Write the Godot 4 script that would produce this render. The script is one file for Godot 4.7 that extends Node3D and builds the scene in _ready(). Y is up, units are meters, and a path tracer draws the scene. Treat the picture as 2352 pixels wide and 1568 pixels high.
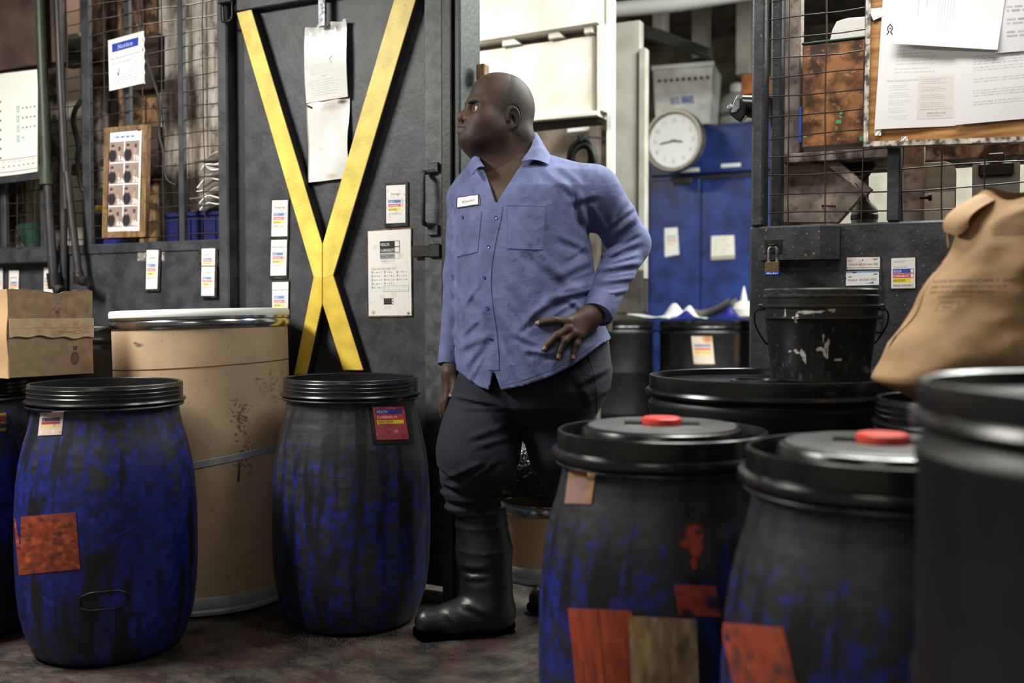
extends Node3D
# A dye works store: a man leans in a doorway between blue barrels, black drums and a wire-mesh partition.
# Metres, y up. The camera stands at the origin, one metre up; the partition runs across the view at an angle.
const F := 2286.67        # 35 mm lens on a 36 x 24 mm frame, in pixels of the 2352 x 1568 picture
const PITCH := -0.0314
const EYE := Vector3(0, 1.0, 0)
const ANG := 0.4538       # the partition's turn
var WALL := Transform3D(Basis(Vector3(cos(ANG), 0, sin(ANG)), Vector3.UP, Vector3(-sin(ANG), 0, cos(ANG))), Vector3(-0.17, 0, -3.42))
var M := {}               # materials
var T := {}               # textures
var used := {}
var rng := RandomNumberGenerator.new()


class Geo:
	# collects shapes; faces are given counter-clockwise as seen from outside
	var v := PackedVector3Array()
	var n := PackedVector3Array()
	var t := PackedVector2Array()
	var c := PackedColorArray()
	var ix := PackedInt32Array()
	var xf := Transform3D()
	var tint := Color.WHITE
	var tinted := false

	func put(p: Vector3, nn: Vector3, uv := Vector2.ZERO) -> int:
		v.append(xf * p)
		n.append((xf.basis * nn).normalized())
		t.append(uv)
		c.append(tint)
		return v.size() - 1

	func tri(a: int, b: int, d: int) -> void:
		ix.append(a); ix.append(d); ix.append(b)

	func quad(a: Vector3, b: Vector3, d: Vector3, e: Vector3, u0 := 0.0, v0 := 0.0, u1 := 1.0, v1 := 1.0) -> void:
		var nn := (b - a).cross(e - a)
		if nn.length_squared() < 1e-16: nn = (d - b).cross(e - b)
		nn = nn.normalized()
		var i := put(a, nn, Vector2(u0, v1))
		put(b, nn, Vector2(u1, v1)); put(d, nn, Vector2(u1, v0)); put(e, nn, Vector2(u0, v0))
		tri(i, i + 1, i + 2); tri(i, i + 2, i + 3)

	func face(pts: Array) -> void:
		var nn: Vector3 = (pts[1] - pts[0]).cross(pts[2] - pts[0]).normalized()
		var i0 := v.size()
		for p in pts: put(p, nn)
		for k in range(1, pts.size() - 1): tri(i0, i0 + k, i0 + k + 1)

	# a box with chamfered edges
	func box(lo: Vector3, hi: Vector3, b := 0.003) -> Geo:
		var m := (lo + hi) / 2; var h := (hi - lo) / 2
		b = minf(b, minf(h.x, minf(h.y, h.z)) * 0.9)
		var P := func(s: Vector3, ax: int) -> Vector3:
			var q := Vector3(s.x * (h.x - b), s.y * (h.y - b), s.z * (h.z - b))
			q[ax] = s[ax] * h[ax]
			return m + q
		for ax in 3:
			var a1 := (ax + 1) % 3; var a2 := (ax + 2) % 3
			for sg in [-1, 1]:
				var q := []
				for k in [[-1, -1], [1, -1], [1, 1], [-1, 1]]:
					var s := Vector3.ZERO
					s[ax] = sg; s[a1] = k[0] * sg; s[a2] = k[1]
					q.append(P.call(s, ax))
				quad(q[0], q[1], q[2], q[3])
			if b > 0:
				for s1 in [-1, 1]:
					for s2 in [-1, 1]:
						var s := Vector3.ZERO
						s[a1] = s1; s[a2] = s2
						var e := []
						for k in [[-1, a1], [1, a1], [1, a2], [-1, a2]]:
							s[ax] = k[0]
							e.append(P.call(s, k[1]))
						if s1 * s2 > 0: e.reverse()
						quad(e[0], e[1], e[2], e[3])
		if b > 0:
			for sx in [-1, 1]:
				for sy in [-1, 1]:
					for sz in [-1, 1]:
						var s := Vector3(sx, sy, sz)
						var e := [P.call(s, 0), P.call(s, 1), P.call(s, 2)]
						if sx * sy * sz < 0: e.reverse()
						face(e)
		return self

	# a flat outline (x, y) pushed from z0 to z1, its front edge chamfered
	func prism(poly: PackedVector2Array, z0: float, z1: float, b := 0.0) -> Geo:
		if Geometry2D.is_polygon_clockwise(poly): poly.reverse()
		var k := poly.size()
		var inn := PackedVector2Array()
		for i in k:
			var e1 := (poly[i] - poly[(i + k - 1) % k]).normalized(); var e2 := (poly[(i + 1) % k] - poly[i]).normalized()
			var n1 := Vector2(-e1.y, e1.x); var n2 := Vector2(-e2.y, e2.x)
			inn.append(poly[i] + (n1 + n2) / maxf(0.3, 1.0 + n1.dot(n2)) * b)
		var box2 := Rect2(poly[0], Vector2.ZERO)
		for p in poly: box2 = box2.expand(p)
		var tr := Geometry2D.triangulate_polygon(poly)
		for side in 2:
			var pts := inn if side == 0 else poly
			var i0 := v.size()
			for p in pts: put(Vector3(p.x, p.y, z1 if side == 0 else z0), Vector3(0, 0, 1 if side == 0 else -1), Vector2((p.x - box2.position.x) / box2.size.x, 1.0 - (p.y - box2.position.y) / box2.size.y))
			for j in range(0, tr.size(), 3):
				var a := pts[tr[j]]; var bb := pts[tr[j + 1]]; var d := pts[tr[j + 2]]
				var ccw := (bb - a).cross(d - a) > 0
				if ccw == (side == 0): tri(i0 + tr[j], i0 + tr[j + 1], i0 + tr[j + 2])
				else: tri(i0 + tr[j], i0 + tr[j + 2], i0 + tr[j + 1])
		for i in k:
			var j := (i + 1) % k
			quad(Vector3(poly[i].x, poly[i].y, z0), Vector3(poly[j].x, poly[j].y, z0), Vector3(poly[j].x, poly[j].y, z1 - b), Vector3(poly[i].x, poly[i].y, z1 - b))
			if b > 0: quad(Vector3(poly[i].x, poly[i].y, z1 - b), Vector3(poly[j].x, poly[j].y, z1 - b), Vector3(inn[j].x, inn[j].y, z1), Vector3(inn[i].x, inn[i].y, z1))
		return self

	# turned about y: (radius, height) from bottom outside to top; corners over 35 degrees stay sharp
	func lathe(pr: Array, seg := 48, a0 := 0.0, a1 := TAU, squash = null) -> Geo:
		var L := [0.0]
		for i in range(1, pr.size()): L.append(L[-1] + pr[i].distance_to(pr[i - 1]))
		var nr := []
		for i in range(1, pr.size()):
			var e: Vector2 = (pr[i] - pr[i - 1]).normalized()
			nr.append(Vector2(e.y, -e.x))
		for i in range(1, pr.size()):
			if pr[i].distance_to(pr[i - 1]) < 1e-6: continue
			var na: Vector2 = nr[i - 1]; var nb: Vector2 = nr[i - 1]
			if i > 1 and nr[i - 2].dot(na) > 0.82: na = (na + nr[i - 2]).normalized()
			if i < nr.size() and nr[i].dot(nb) > 0.82: nb = (nb + nr[i]).normalized()
			var i0 := v.size()
			for s in seg + 1:
				var a := lerpf(a0, a1, float(s) / seg)
				var d := Vector3(sin(a), 0, cos(a))
				for e in 2:
					var q: Vector2 = pr[i - 1 + e]; var m := na if e == 0 else nb
					var p := d * q.x + Vector3(0, q.y, 0)
					if squash != null: p = squash.call(p)
					put(p, d * m.x + Vector3(0, m.y, 0), Vector2(float(s) / seg, 1.0 - L[i - 1 + e] / L[-1]))
			for s in seg:
				var b := i0 + s * 2
				tri(b, b + 2, b + 3); tri(b, b + 3, b + 1)
		return self

	func tube(path: PackedVector3Array, r: Variant, seg := 8, caps := true, flat := 1.0) -> Geo:
		var k := path.size()
		var nx := Vector3.ZERO
		var i0 := v.size()
		var rings := []
		for i in k:
			var d := (path[mini(i + 1, k - 1)] - path[maxi(i - 1, 0)]).normalized()
			if i == 0: nx = d.cross(Vector3.UP if absf(d.y) < 0.9 else Vector3.RIGHT).normalized()
			nx = (nx - d * nx.dot(d)).normalized()
			var ny := d.cross(nx)
			var rr: float = r[i] if r is Array else r
			var ring := []
			for s in seg + 1:
				var a := TAU * s / seg
				var o := nx * cos(a) + ny * sin(a) * flat
				put(path[i] + o * rr, o, Vector2(float(s) / seg, float(i) / (k - 1)))
				ring.append(path[i] + o * rr)
			rings.append(ring)
		for i in k - 1:
			for s in seg:
				var b := i0 + i * (seg + 1) + s
				tri(b, b + 1, b + seg + 2); tri(b, b + seg + 2, b + seg + 1)
		if caps:
			var e: Array = rings[0].slice(0, seg); e.reverse(); face(e)
			face(rings[-1].slice(0, seg))
		return self

	# a curved sheet fn(u, v) -> point, u to the right and v downwards as seen from its front; th gives it a back
	func sheet(nu: int, nv: int, fn: Callable, th := 0.0) -> Geo:
		var g := []
		for j in nv + 1:
			for i in nu + 1: g.append(fn.call(float(i) / nu, float(j) / nv))
		var W := nu + 1
		var nm := []
		for j in nv + 1:
			for i in nu + 1:
				var du: Vector3 = g[j * W + mini(i + 1, nu)] - g[j * W + maxi(i - 1, 0)]
				var dv: Vector3 = g[mini(j + 1, nv) * W + i] - g[maxi(j - 1, 0) * W + i]
				nm.append(dv.cross(du).normalized())
		for side in (2 if th > 0 else 1):
			var i0 := v.size()
			for j in nv + 1:
				for i in nu + 1:
					var q: Vector3 = nm[j * W + i]
					put(g[j * W + i] - (q * th if side else Vector3.ZERO), -q if side else q, Vector2(float(i) / nu, float(j) / nv))
			for j in nv:
				for i in nu:
					var b := i0 + j * W + i
					if side == 0: tri(b, b + W, b + W + 1); tri(b, b + W + 1, b + 1)
					else: tri(b, b + W + 1, b + W); tri(b, b + 1, b + W + 1)
		if th > 0:
			var rim := []
			for i in nu + 1: rim.append(i)
			for j in range(1, nv + 1): rim.append(j * W + nu)
			for i in range(nu - 1, -1, -1): rim.append(nv * W + i)
			for j in range(nv - 1, -1, -1): rim.append(j * W)
			for k in rim.size() - 1:
				var a: int = rim[k]; var b: int = rim[k + 1]
				quad(g[b], g[b] - nm[b] * th, g[a] - nm[a] * th, g[a])
		return self

	func add(o: Geo) -> Geo:
		var k := v.size()
		v.append_array(o.v); n.append_array(o.n); t.append_array(o.t); c.append_array(o.c)
		for i in o.ix: ix.append(i + k)
		return self

	func mesh() -> ArrayMesh:
		var a := []
		a.resize(Mesh.ARRAY_MAX)
		a[Mesh.ARRAY_VERTEX] = v; a[Mesh.ARRAY_NORMAL] = n; a[Mesh.ARRAY_TEX_UV] = t; a[Mesh.ARRAY_INDEX] = ix
		if tinted: a[Mesh.ARRAY_COLOR] = c
		var m := ArrayMesh.new()
		m.add_surface_from_arrays(Mesh.PRIMITIVE_TRIANGLES, a)
		return m


class Pic:
	# a small picture to print on cards, sheets and bags
	static var fonts := {}
	var w: int
	var h: int
	var px := PackedByteArray()
	var clear := false

	func _init(ww: int, hh: int, col: Color, see_through := false) -> void:
		w = ww; h = hh
		px.resize(w * h * 4)
		var r := col.r8; var g := col.g8; var b := col.b8; var a := 0 if see_through else 255
		clear = see_through
		for i in w * h:
			px[i * 4] = r; px[i * 4 + 1] = g; px[i * 4 + 2] = b; px[i * 4 + 3] = a

	func dot(x: int, y: int, col: Color, a: float) -> void:
		if x < 0 or y < 0 or x >= w or y >= h or a <= 0.0: return
		var i := (y * w + x) * 4
		a = minf(a, 1.0)
		px[i] = int(lerpf(px[i], col.r8, a)); px[i + 1] = int(lerpf(px[i + 1], col.g8, a)); px[i + 2] = int(lerpf(px[i + 2], col.b8, a))
		if clear: px[i + 3] = maxi(px[i + 3], int(a * 255))

	func rect(x: float, y: float, ww: float, hh: float, col: Color, a := 1.0) -> Pic:
		for j in range(int(y), int(y + hh)):
			for i in range(int(x), int(x + ww)): dot(i, j, col, a)
		return self

	func blot(x: float, y: float, r: float, col: Color, a := 1.0, soft := 0.5, ry := 0.0) -> Pic:
		if ry == 0.0: ry = r
		for j in range(int(y - ry), int(y + ry) + 1):
			for i in range(int(x - r), int(x + r) + 1):
				var d := Vector2((i - x) / r, (j - y) / ry).length()
				dot(i, j, col, a * clampf((1.0 - d) / soft, 0, 1))
		return self

	func line(p: Vector2, q: Vector2, wd: float, col: Color, a := 1.0) -> Pic:
		var k := int(p.distance_to(q) * 1.5) + 1
		for s in k + 1:
			var o := p.lerp(q, float(s) / k)
			for j in range(int(o.y - wd), int(o.y + wd) + 1):
				for i in range(int(o.x - wd), int(o.x + wd) + 1):
					dot(i, j, col, a * clampf(wd - Vector2(i, j).distance_to(o) + 0.5, 0, 1))
		return self

	func text(x: float, y: float, s: String, size: int, col: Color, font := "Droid Sans", center := false, slant := 0.0, bold := false, stretch := 1.0) -> float:
		var key := font + str(bold)
		if not fonts.has(key):
			var sf := SystemFont.new()
			sf.font_names = PackedStringArray([font])
			if bold: sf.font_weight = 700
			fonts[key] = sf
		var ts := TextServerManager.get_primary_interface()
		var rid: RID = fonts[key].get_rids()[0]
		var sz := Vector2i(size, 0)
		var gl := []
		var wid := 0.0
		for k in s.length():
			var g := ts.font_get_glyph_index(rid, size, s.unicode_at(k), 0)
			ts.font_render_glyph(rid, sz, g)
			gl.append(g)
			wid += ts.font_get_glyph_advance(rid, size, g).x * stretch
		if center: x -= wid / 2
		for g in gl:
			var ti: int = ts.font_get_glyph_texture_idx(rid, sz, g)
			if ti >= 0:
				var im := ts.font_get_texture_image(rid, sz, ti)
				var uv := ts.font_get_glyph_uv_rect(rid, sz, g); var off := ts.font_get_glyph_offset(rid, sz, g)
				var dw := int(uv.size.x * stretch)
				for j in int(uv.size.y):
					for i in dw:
						var al := im.get_pixel(int(uv.position.x + i / stretch), int(uv.position.y) + j).a
						if al > 0.02: dot(int(x + off.x * stretch + i - slant * (off.y + j)), int(y + off.y + j), col, al)
			x += ts.font_get_glyph_advance(rid, size, g).x * stretch
		return x

	# rows of print too small to read
	func rows(x: float, y: float, ww: float, n: int, pitch: float, hgt: float, col: Color, sd: int, a := 0.6, ragged := 0.25) -> Pic:
		var r := RandomNumberGenerator.new()
		r.seed = sd
		for k in n:
			var e := x + ww * (1.0 - r.randf() * ragged)
			var q := x
			while q < e:
				var l := r.randf_range(1.2, 5.0) * hgt
				rect(q, y + k * pitch, minf(l, e - q), hgt, col, a * r.randf_range(0.55, 1.0))
				q += l + hgt * 0.8
		return self

	func dirt(sd: int, n: int, col: Color, a: float, big := 0.12) -> Pic:
		var r := RandomNumberGenerator.new()
		r.seed = sd
		for k in n: blot(r.randf() * w, r.randf() * h, w * big * r.randf_range(0.1, 1.0), col, a * r.randf(), 1.0)
		return self

	func tex() -> ImageTexture:
		return ImageTexture.create_from_image(Image.create_from_data(w, h, false, Image.FORMAT_RGBA8, px))


# ---- where a pixel of the photograph lies ----
func ray(px: float, py: float) -> Vector3:
	return Vector3((px - 1176.0) / F, (784.0 - py) / F, -1).rotated(Vector3.RIGHT, PITCH)

func at(px: float, py: float, depth: float) -> Vector3:
	var d := ray(px, py)
	return EYE + d * (depth / -d.z)

func wl(px: float, py: float, off := 0.0) -> Vector3:    # in the partition's own axes: along, up, out
	var d := ray(px, py)
	var nn := WALL.basis.z
	var p := EYE + d * (((WALL.origin - EYE).dot(nn) + off) / d.dot(nn))
	return Vector3((p - WALL.origin).dot(WALL.basis.x), p.y, off)

func wr(x0: float, y0: float, x1: float, y1: float, off := 0.0) -> Rect2:
	var a := wl(x0, (y0 + y1) / 2, off).x; var b := wl(x1, (y0 + y1) / 2, off).x
	var lo := wl((x0 + x1) / 2, y1, off).y; var hi := wl((x0 + x1) / 2, y0, off).y
	return Rect2(a, lo, b - a, hi - lo)

func wpoly(pts: Array, off := 0.0) -> PackedVector2Array:
	var q := PackedVector2Array()
	for p in pts:
		var o := wl(p[0], p[1], off)
		q.append(Vector2(o.x, o.y))
	return q


# ---- objects ----
func numbered(called: String) -> String:
	used[called] = used.get(called, -1) + 1
	return called if used[called] == 0 else "%s_%03d" % [called, used[called]]

func tag(o: Node3D, label: String, category: String, group := "", kind := "") -> Node3D:
	o.set_meta("label", label)
	o.set_meta("category", category)
	if group: o.set_meta("group", group)
	if kind: o.set_meta("kind", kind)
	return o

func thing(called: String, label: String, category: String, xf := Transform3D(), group := "", kind := "") -> Node3D:
	var o := Node3D.new()
	o.name = numbered(called)
	add_child(o, true)
	o.transform = xf
	return tag(o, label, category, group, kind)

func part(o: Node3D, called: String, g: Geo, m: Material, kind := "") -> MeshInstance3D:
	var i := MeshInstance3D.new()
	i.name = called
	i.mesh = g.mesh()
	i.material_override = m
	o.add_child(i, true)
	if kind: i.set_meta("kind", kind)
	return i

func solo(called: String, label: String, category: String, g: Geo, m: Material, xf := Transform3D(), group := "", kind := "") -> Node3D:
	var i := MeshInstance3D.new()
	i.name = numbered(called)
	i.mesh = g.mesh()
	i.material_override = m
	i.transform = xf
	add_child(i, true)
	tag(i, label, category, group, kind)
	return i

func wx(u: float, vv: float, off: float, roll := 0.0) -> Transform3D:
	return WALL * Transform3D(Basis(Vector3(0, 0, 1), roll), Vector3(u, vv, off))

func yx(p: Vector3, turn := 0.0, lean := Vector3.ZERO) -> Transform3D:
	return Transform3D(Basis.from_euler(Vector3(lean.x, turn, lean.z)), p)

func V3(a: float, b: float, c: float) -> Vector3:
	return Vector3(a, b, c)

func spline(pts: Array, per := 6) -> PackedVector3Array:
	var q := PackedVector3Array()
	for i in pts.size() - 1:
		for s in per:
			q.append(pts[i].cubic_interpolate(pts[i + 1], pts[maxi(i - 1, 0)], pts[mini(i + 2, pts.size() - 1)], float(s) / per))
	q.append(pts[-1])
	return q


# ---- materials ----
func noise_img(w: int, h: int, freq: float, sd: int, oct := 4, kind := FastNoiseLite.TYPE_SIMPLEX_SMOOTH) -> Image:
	var f := FastNoiseLite.new()
	f.seed = sd; f.frequency = freq; f.fractal_octaves = oct; f.noise_type = kind
	return f.get_seamless_image(w, h, false, false, 0.15, true)

func ramp(im: Image, stops: Array) -> ImageTexture:      # stops: [value, Color] ...
	var lut := PackedByteArray()
	for i in 256:
		var x := i / 255.0
		var cc: Color = stops[0][1]
		for k in stops.size() - 1:
			if x >= stops[k][0]: cc = stops[k][1].lerp(stops[k + 1][1], clampf((x - stops[k][0]) / (stops[k + 1][0] - stops[k][0]), 0, 1))
		lut.append_array(PackedByteArray([cc.r8, cc.g8, cc.b8, cc.a8]))
	var src := im.get_data()
	var k := src.size()
	var dst := PackedByteArray()
	dst.resize(k * 4)
	for i in k:
		var b := src[i] * 4
		dst[i * 4] = lut[b]; dst[i * 4 + 1] = lut[b + 1]; dst[i * 4 + 2] = lut[b + 2]; dst[i * 4 + 3] = lut[b + 3]
	return ImageTexture.create_from_image(Image.create_from_data(im.get_width(), im.get_height(), false, Image.FORMAT_RGBA8, dst))

func rgb(r: int, g: int, b: int) -> Color:
	return Color8(r, g, b)

func mat(col: Color, rough := 0.7, metal := 0.0, spec := 0.5) -> StandardMaterial3D:
	var m := StandardMaterial3D.new()
	m.albedo_color = col
	m.roughness = rough
	m.metallic = metal
	m.metallic_specular = spec
	return m

# a surface with a coarse and a fine pattern and some relief
func worn(col: Color, rough: float, tex: String, scale: float, over := "", oscale := 1.0, bump := "", bscale := 0.0, metal := 0.0) -> StandardMaterial3D:
	var m := mat(col, rough, metal)
	m.uv1_triplanar = true
	m.uv1_scale = Vector3.ONE * scale
	m.albedo_texture = T[tex]
	if over:
		m.detail_enabled = true
		m.detail_albedo = T[over]
		m.detail_uv_layer = BaseMaterial3D.DETAIL_UV_2
		m.detail_blend_mode = BaseMaterial3D.BLEND_MODE_MIX
		m.uv2_triplanar = true
		m.uv2_scale = Vector3.ONE * oscale
	if bump:
		m.heightmap_enabled = true
		m.heightmap_texture = T[bump]
		m.heightmap_scale = bscale
	return m

func printed(p: Pic, rough := 0.55, cut := false) -> StandardMaterial3D:
	var m := mat(Color.WHITE, rough)
	m.albedo_texture = p.tex()
	if cut:
		m.transparency = BaseMaterial3D.TRANSPARENCY_ALPHA
	return m


func _ready() -> void:
	rng.seed = 7
	# camera
	var cam := Camera3D.new()
	cam.name = "camera"
	cam.position = EYE
	cam.rotation = Vector3(PITCH, 0, 0)
	var ca := CameraAttributesPhysical.new()
	ca.frustum_focal_length = 35.0
	ca.frustum_focus_distance = 3.05
	ca.frustum_near = 0.05
	ca.frustum_far = 60.0
	ca.exposure_aperture = 2.0
	cam.attributes = ca
	add_child(cam)
	# air and exposure
	var env := Environment.new()
	env.background_mode = Environment.BG_COLOR
	env.background_color = Color(0.02, 0.02, 0.022)
	env.tonemap_mode = Environment.TONE_MAPPER_LINEAR
	env.tonemap_exposure = 1.0
	env.sdfgi_enabled = true
	env.ssao_enabled = true
	env.ssil_enabled = true
	var we := WorldEnvironment.new()
	we.name = "environment"
	we.environment = env
	add_child(we)
	make_materials()
	# lamps: fluorescent fittings under both ceilings
	fitting("ceiling_lamp", "twin tube fluorescent lamp hanging high on the left of the store", V3(-2.35, 2.62, -2.35), V3(0.25, 0, -1), 1.25, 0.36, 16.0, Color(1.0, 0.985, 0.95))
	fitting("ceiling_lamp", "twin tube fluorescent lamp hanging over the drums in front of the board", V3(0.7, 2.65, -2.25), V3(1, 0, 0.45), 1.25, 0.36, 2.8, Color(1.0, 0.98, 0.95))
	fitting("ceiling_lamp", "twin tube fluorescent lamp behind and above the viewer", V3(-0.9, 3.0, 1.2), V3(1, 0, 0.3), 1.25, 0.36, 2.0, Color(1.0, 0.97, 0.92))
	fitting("ceiling_lamp", "twin tube fluorescent lamp over the white tank in the back room", WALL * V3(1.2, 3.3, -1.35), WALL.basis.x, 1.5, 0.4, 15.0, Color(0.98, 1.0, 0.97))
	fitting("ceiling_lamp", "twin tube fluorescent lamp over the row of drums in the back room", WALL * V3(2.5, 3.35, -2.3), WALL.basis.x, 1.5, 0.4, 13.0, Color(0.98, 1.0, 0.97))
	fitting("ceiling_lamp", "twin tube fluorescent lamp behind the wire mesh on the left", WALL * V3(-2.0, 3.3, -0.75), WALL.basis.x, 1.25, 0.36, 15.0, Color(1.0, 0.97, 0.9))
	fitting("ceiling_lamp", "twin tube fluorescent lamp at the far end of the back room", WALL * V3(2.9, 3.4, -3.5), WALL.basis.x, 1.5, 0.4, 10.0, Color(0.98, 1.0, 0.97))
	fitting("ceiling_lamp", "twin tube fluorescent lamp behind the notice board", WALL * V3(2.0, 3.2, -0.85), WALL.basis.x, 1.25, 0.36, 5.0, Color(0.98, 1.0, 0.97))
	room()
	partition_left()
	door()
	partition_right()
	posted_left()
	posted_door()
	posted_right()
	behind_left()
	behind_right()
	back_room()
	drums()
	parcels()
	person()
	crumbs()


func fitting(called: String, label: String, p: Vector3, along: Vector3, l: float, w: float, energy: float, col: Color) -> void:
	var z := along.normalized()
	var x := Vector3.UP.cross(z).normalized()
	var o := thing(called, label, "lamp", Transform3D(Basis(x, Vector3.UP, z), p), "fluorescent lamps under the ceilings")
	var g := Geo.new()
	var hood := PackedVector2Array([Vector2(-w / 2, 0), Vector2(-w / 2 - 0.01, 0.01), Vector2(-0.06, 0.11), Vector2(0.06, 0.11), Vector2(w / 2 + 0.01, 0.01), Vector2(w / 2, 0), Vector2(0.05, 0.075), Vector2(-0.05, 0.075)])
	g.prism(hood, -l / 2, l / 2)
	part(o, "housing", g, M.white_metal)
	for s in [-1, 1]:
		var tg := Geo.new()
		tg.tube(PackedVector3Array([V3(s * w * 0.22, 0.022, -l / 2 + 0.03), V3(s * w * 0.22, 0.022, 0), V3(s * w * 0.22, 0.022, l / 2 - 0.03)]), 0.016, 10)
		part(o, "tube", tg, M.glow)
	for s in [-1, 1]:
		var cg := Geo.new()
		cg.tube(PackedVector3Array([V3(0, 0.11, s * l * 0.4), V3(0, 3.8 - p.y, s * l * 0.4)]), 0.006, 5)
		part(o, "hanger", cg, M.black_metal)
	var a := AreaLight3D.new()
	a.name = "light"
	a.area_size = Vector2(w, l - 0.05)
	a.light_energy = energy
	a.light_color = col
	a.shadow_enabled = true
	a.area_range = 14.0
	a.area_attenuation = 2.0
	a.rotation = Vector3(-PI / 2, 0, 0)
	a.position = V3(0, -0.012, 0)
	o.add_child(a)


func make_materials() -> void:
	var W := Color.WHITE
	var blotch := noise_img(512, 512, 0.012, 3, 5)
	var fine := noise_img(512, 512, 0.09, 5, 3)
	var streak := noise_img(512, 64, 0.03, 8, 4)
	streak.resize(512, 512, Image.INTERPOLATE_CUBIC)
	var grain := noise_img(64, 512, 0.04, 11, 4)
	grain.resize(512, 512, Image.INTERPOLATE_CUBIC)
	var fibre := noise_img(512, 512, 0.2, 15, 2)
	T.blotch = ramp(blotch, [[0.2, rgb(170, 170, 172)], [0.5, rgb(220, 220, 222)], [0.8, W]])
	T.faint = ramp(blotch, [[0.2, rgb(226, 224, 220)], [0.5, rgb(242, 241, 239)], [0.8, W]])
	T.strong = ramp(blotch, [[0.25, rgb(95, 92, 90)], [0.5, rgb(190, 188, 186)], [0.72, W]])
	T.fine = ramp(fine, [[0.2, rgb(195, 195, 195)], [0.6, rgb(240, 240, 240)], [0.9, W]])
	T.fibre = ramp(fibre, [[0.15, rgb(228, 228, 228)], [0.7, rgb(248, 248, 248)], [0.95, W]])
	T.grain = ramp(grain, [[0.2, rgb(120, 104, 90)], [0.45, rgb(205, 196, 186)], [0.7, W]])
	T.grain_y = ramp(streak, [[0.2, rgb(150, 138, 126)], [0.45, rgb(216, 209, 202)], [0.7, W]])
	T.soft_y = ramp(streak, [[0.2, rgb(190, 176, 160)], [0.5, rgb(228, 220, 212)], [0.75, W]])
	T.soft_x = ramp(grain, [[0.2, rgb(176, 158, 138)], [0.5, rgb(226, 217, 207)], [0.75, W]])
	T.bump = ramp(noise_img(512, 512, 0.06, 21, 4), [[0.1, Color.BLACK], [0.9, W]])
	T.lumps = ramp(noise_img(512, 512, 0.02, 23, 5), [[0.1, Color.BLACK], [0.9, W]])
	T.ply = ramp(grain, [[0.1, Color.BLACK], [0.9, W]])
	T.scuff = ramp(noise_img(512, 512, 0.035, 31, 5), [[0.0, Color(0.42, 0.42, 0.44, 0.0)], [0.62, Color(0.42, 0.42, 0.44, 0.0)], [0.9, Color(0.42, 0.42, 0.44, 0.2)]])
	T.chips = ramp(noise_img(512, 512, 0.07, 37, 3), [[0.0, Color(0.62, 0.55, 0.42, 0.0)], [0.86, Color(0.62, 0.55, 0.42, 0.0)], [0.88, Color(0.62, 0.55, 0.42, 1.0)]])
	T.rust = ramp(noise_img(512, 512, 0.03, 41, 5), [[0.0, Color(0.3, 0.16, 0.09, 0.0)], [0.55, Color(0.3, 0.16, 0.09, 0.0)], [0.75, Color(0.22, 0.13, 0.09, 0.45)]])
	T.soot = ramp(noise_img(512, 512, 0.02, 43, 5), [[0.0, Color(0.09, 0.08, 0.075, 0.0)], [0.42, Color(0.09, 0.08, 0.075, 0.0)], [0.68, Color(0.09, 0.08, 0.075, 0.85)]])
	T.dirt = ramp(noise_img(512, 512, 0.024, 47, 5), [[0.0, Color(0.16, 0.12, 0.09, 0.0)], [0.55, Color(0.16, 0.12, 0.09, 0.0)], [0.85, Color(0.16, 0.12, 0.09, 0.6)]])
	T.splash = ramp(noise_img(512, 512, 0.03, 53, 5), [[0.0, Color(0.75, 0.74, 0.68, 0.0)], [0.66, Color(0.75, 0.74, 0.68, 0.0)], [0.76, Color(0.75, 0.74, 0.68, 0.35)], [0.86, Color(0.85, 0.84, 0.8, 0.95)]])
	T.wine = ramp(noise_img(512, 512, 0.016, 59, 5), [[0.0, Color(0.2, 0.09, 0.09, 0.0)], [0.5, Color(0.2, 0.09, 0.09, 0.0)], [0.75, Color(0.2, 0.09, 0.09, 0.6)]])
	T.specks = ramp(noise_img(512, 512, 0.05, 63, 4), [[0.0, Color(0.2, 0.14, 0.08, 0.0)], [0.82, Color(0.2, 0.14, 0.08, 0.0)], [0.9, Color(0.2, 0.14, 0.08, 0.7)]])
	T.shirt_dirt = ramp(noise_img(512, 512, 0.018, 65, 5), [[0.0, Color(0.1, 0.11, 0.17, 0.0)], [0.66, Color(0.1, 0.11, 0.17, 0.0)], [0.95, Color(0.1, 0.11, 0.17, 0.6)]])
	var rid := FastNoiseLite.new()
	rid.seed = 83; rid.frequency = 0.012; rid.fractal_type = FastNoiseLite.FRACTAL_RIDGED; rid.fractal_octaves = 4; rid.domain_warp_enabled = true; rid.domain_warp_amplitude = 24.0
	T.wrinkle = ramp(rid.get_seamless_image(512, 512, false, false, 0.15, true), [[0.0, Color.BLACK], [1.0, W]])
	T.wash = ramp(blotch, [[0.15, rgb(196, 198, 204)], [0.5, rgb(228, 230, 234)], [0.85, W]])
	T.weave = ramp(noise_img(512, 512, 0.25, 61, 1), [[0.1, rgb(214, 216, 222)], [0.9, W]])
	T.copper = ramp(grain, [[0.2, rgb(120, 70, 36)], [0.5, rgb(190, 122, 70)], [0.75, rgb(226, 168, 112)]])
	T.copper_wear = ramp(noise_img(512, 512, 0.03, 67, 4), [[0.0, Color(0.2, 0.13, 0.07, 0.6)], [0.35, Color(0.2, 0.13, 0.07, 0.0)], [0.72, Color(0.8, 0.68, 0.45, 0.0)], [0.86, Color(0.7, 0.56, 0.36, 0.5)]])

	M.glow = mat(Color.WHITE, 0.5)
	M.glow.emission_enabled = true
	M.glow.emission = Color(1, 0.98, 0.94)
	M.glow.emission_energy_multiplier = 4.0
	M.white_metal = mat(rgb(225, 225, 220), 0.4)
	M.black_metal = mat(rgb(30, 30, 32), 0.45, 0.3)
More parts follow.
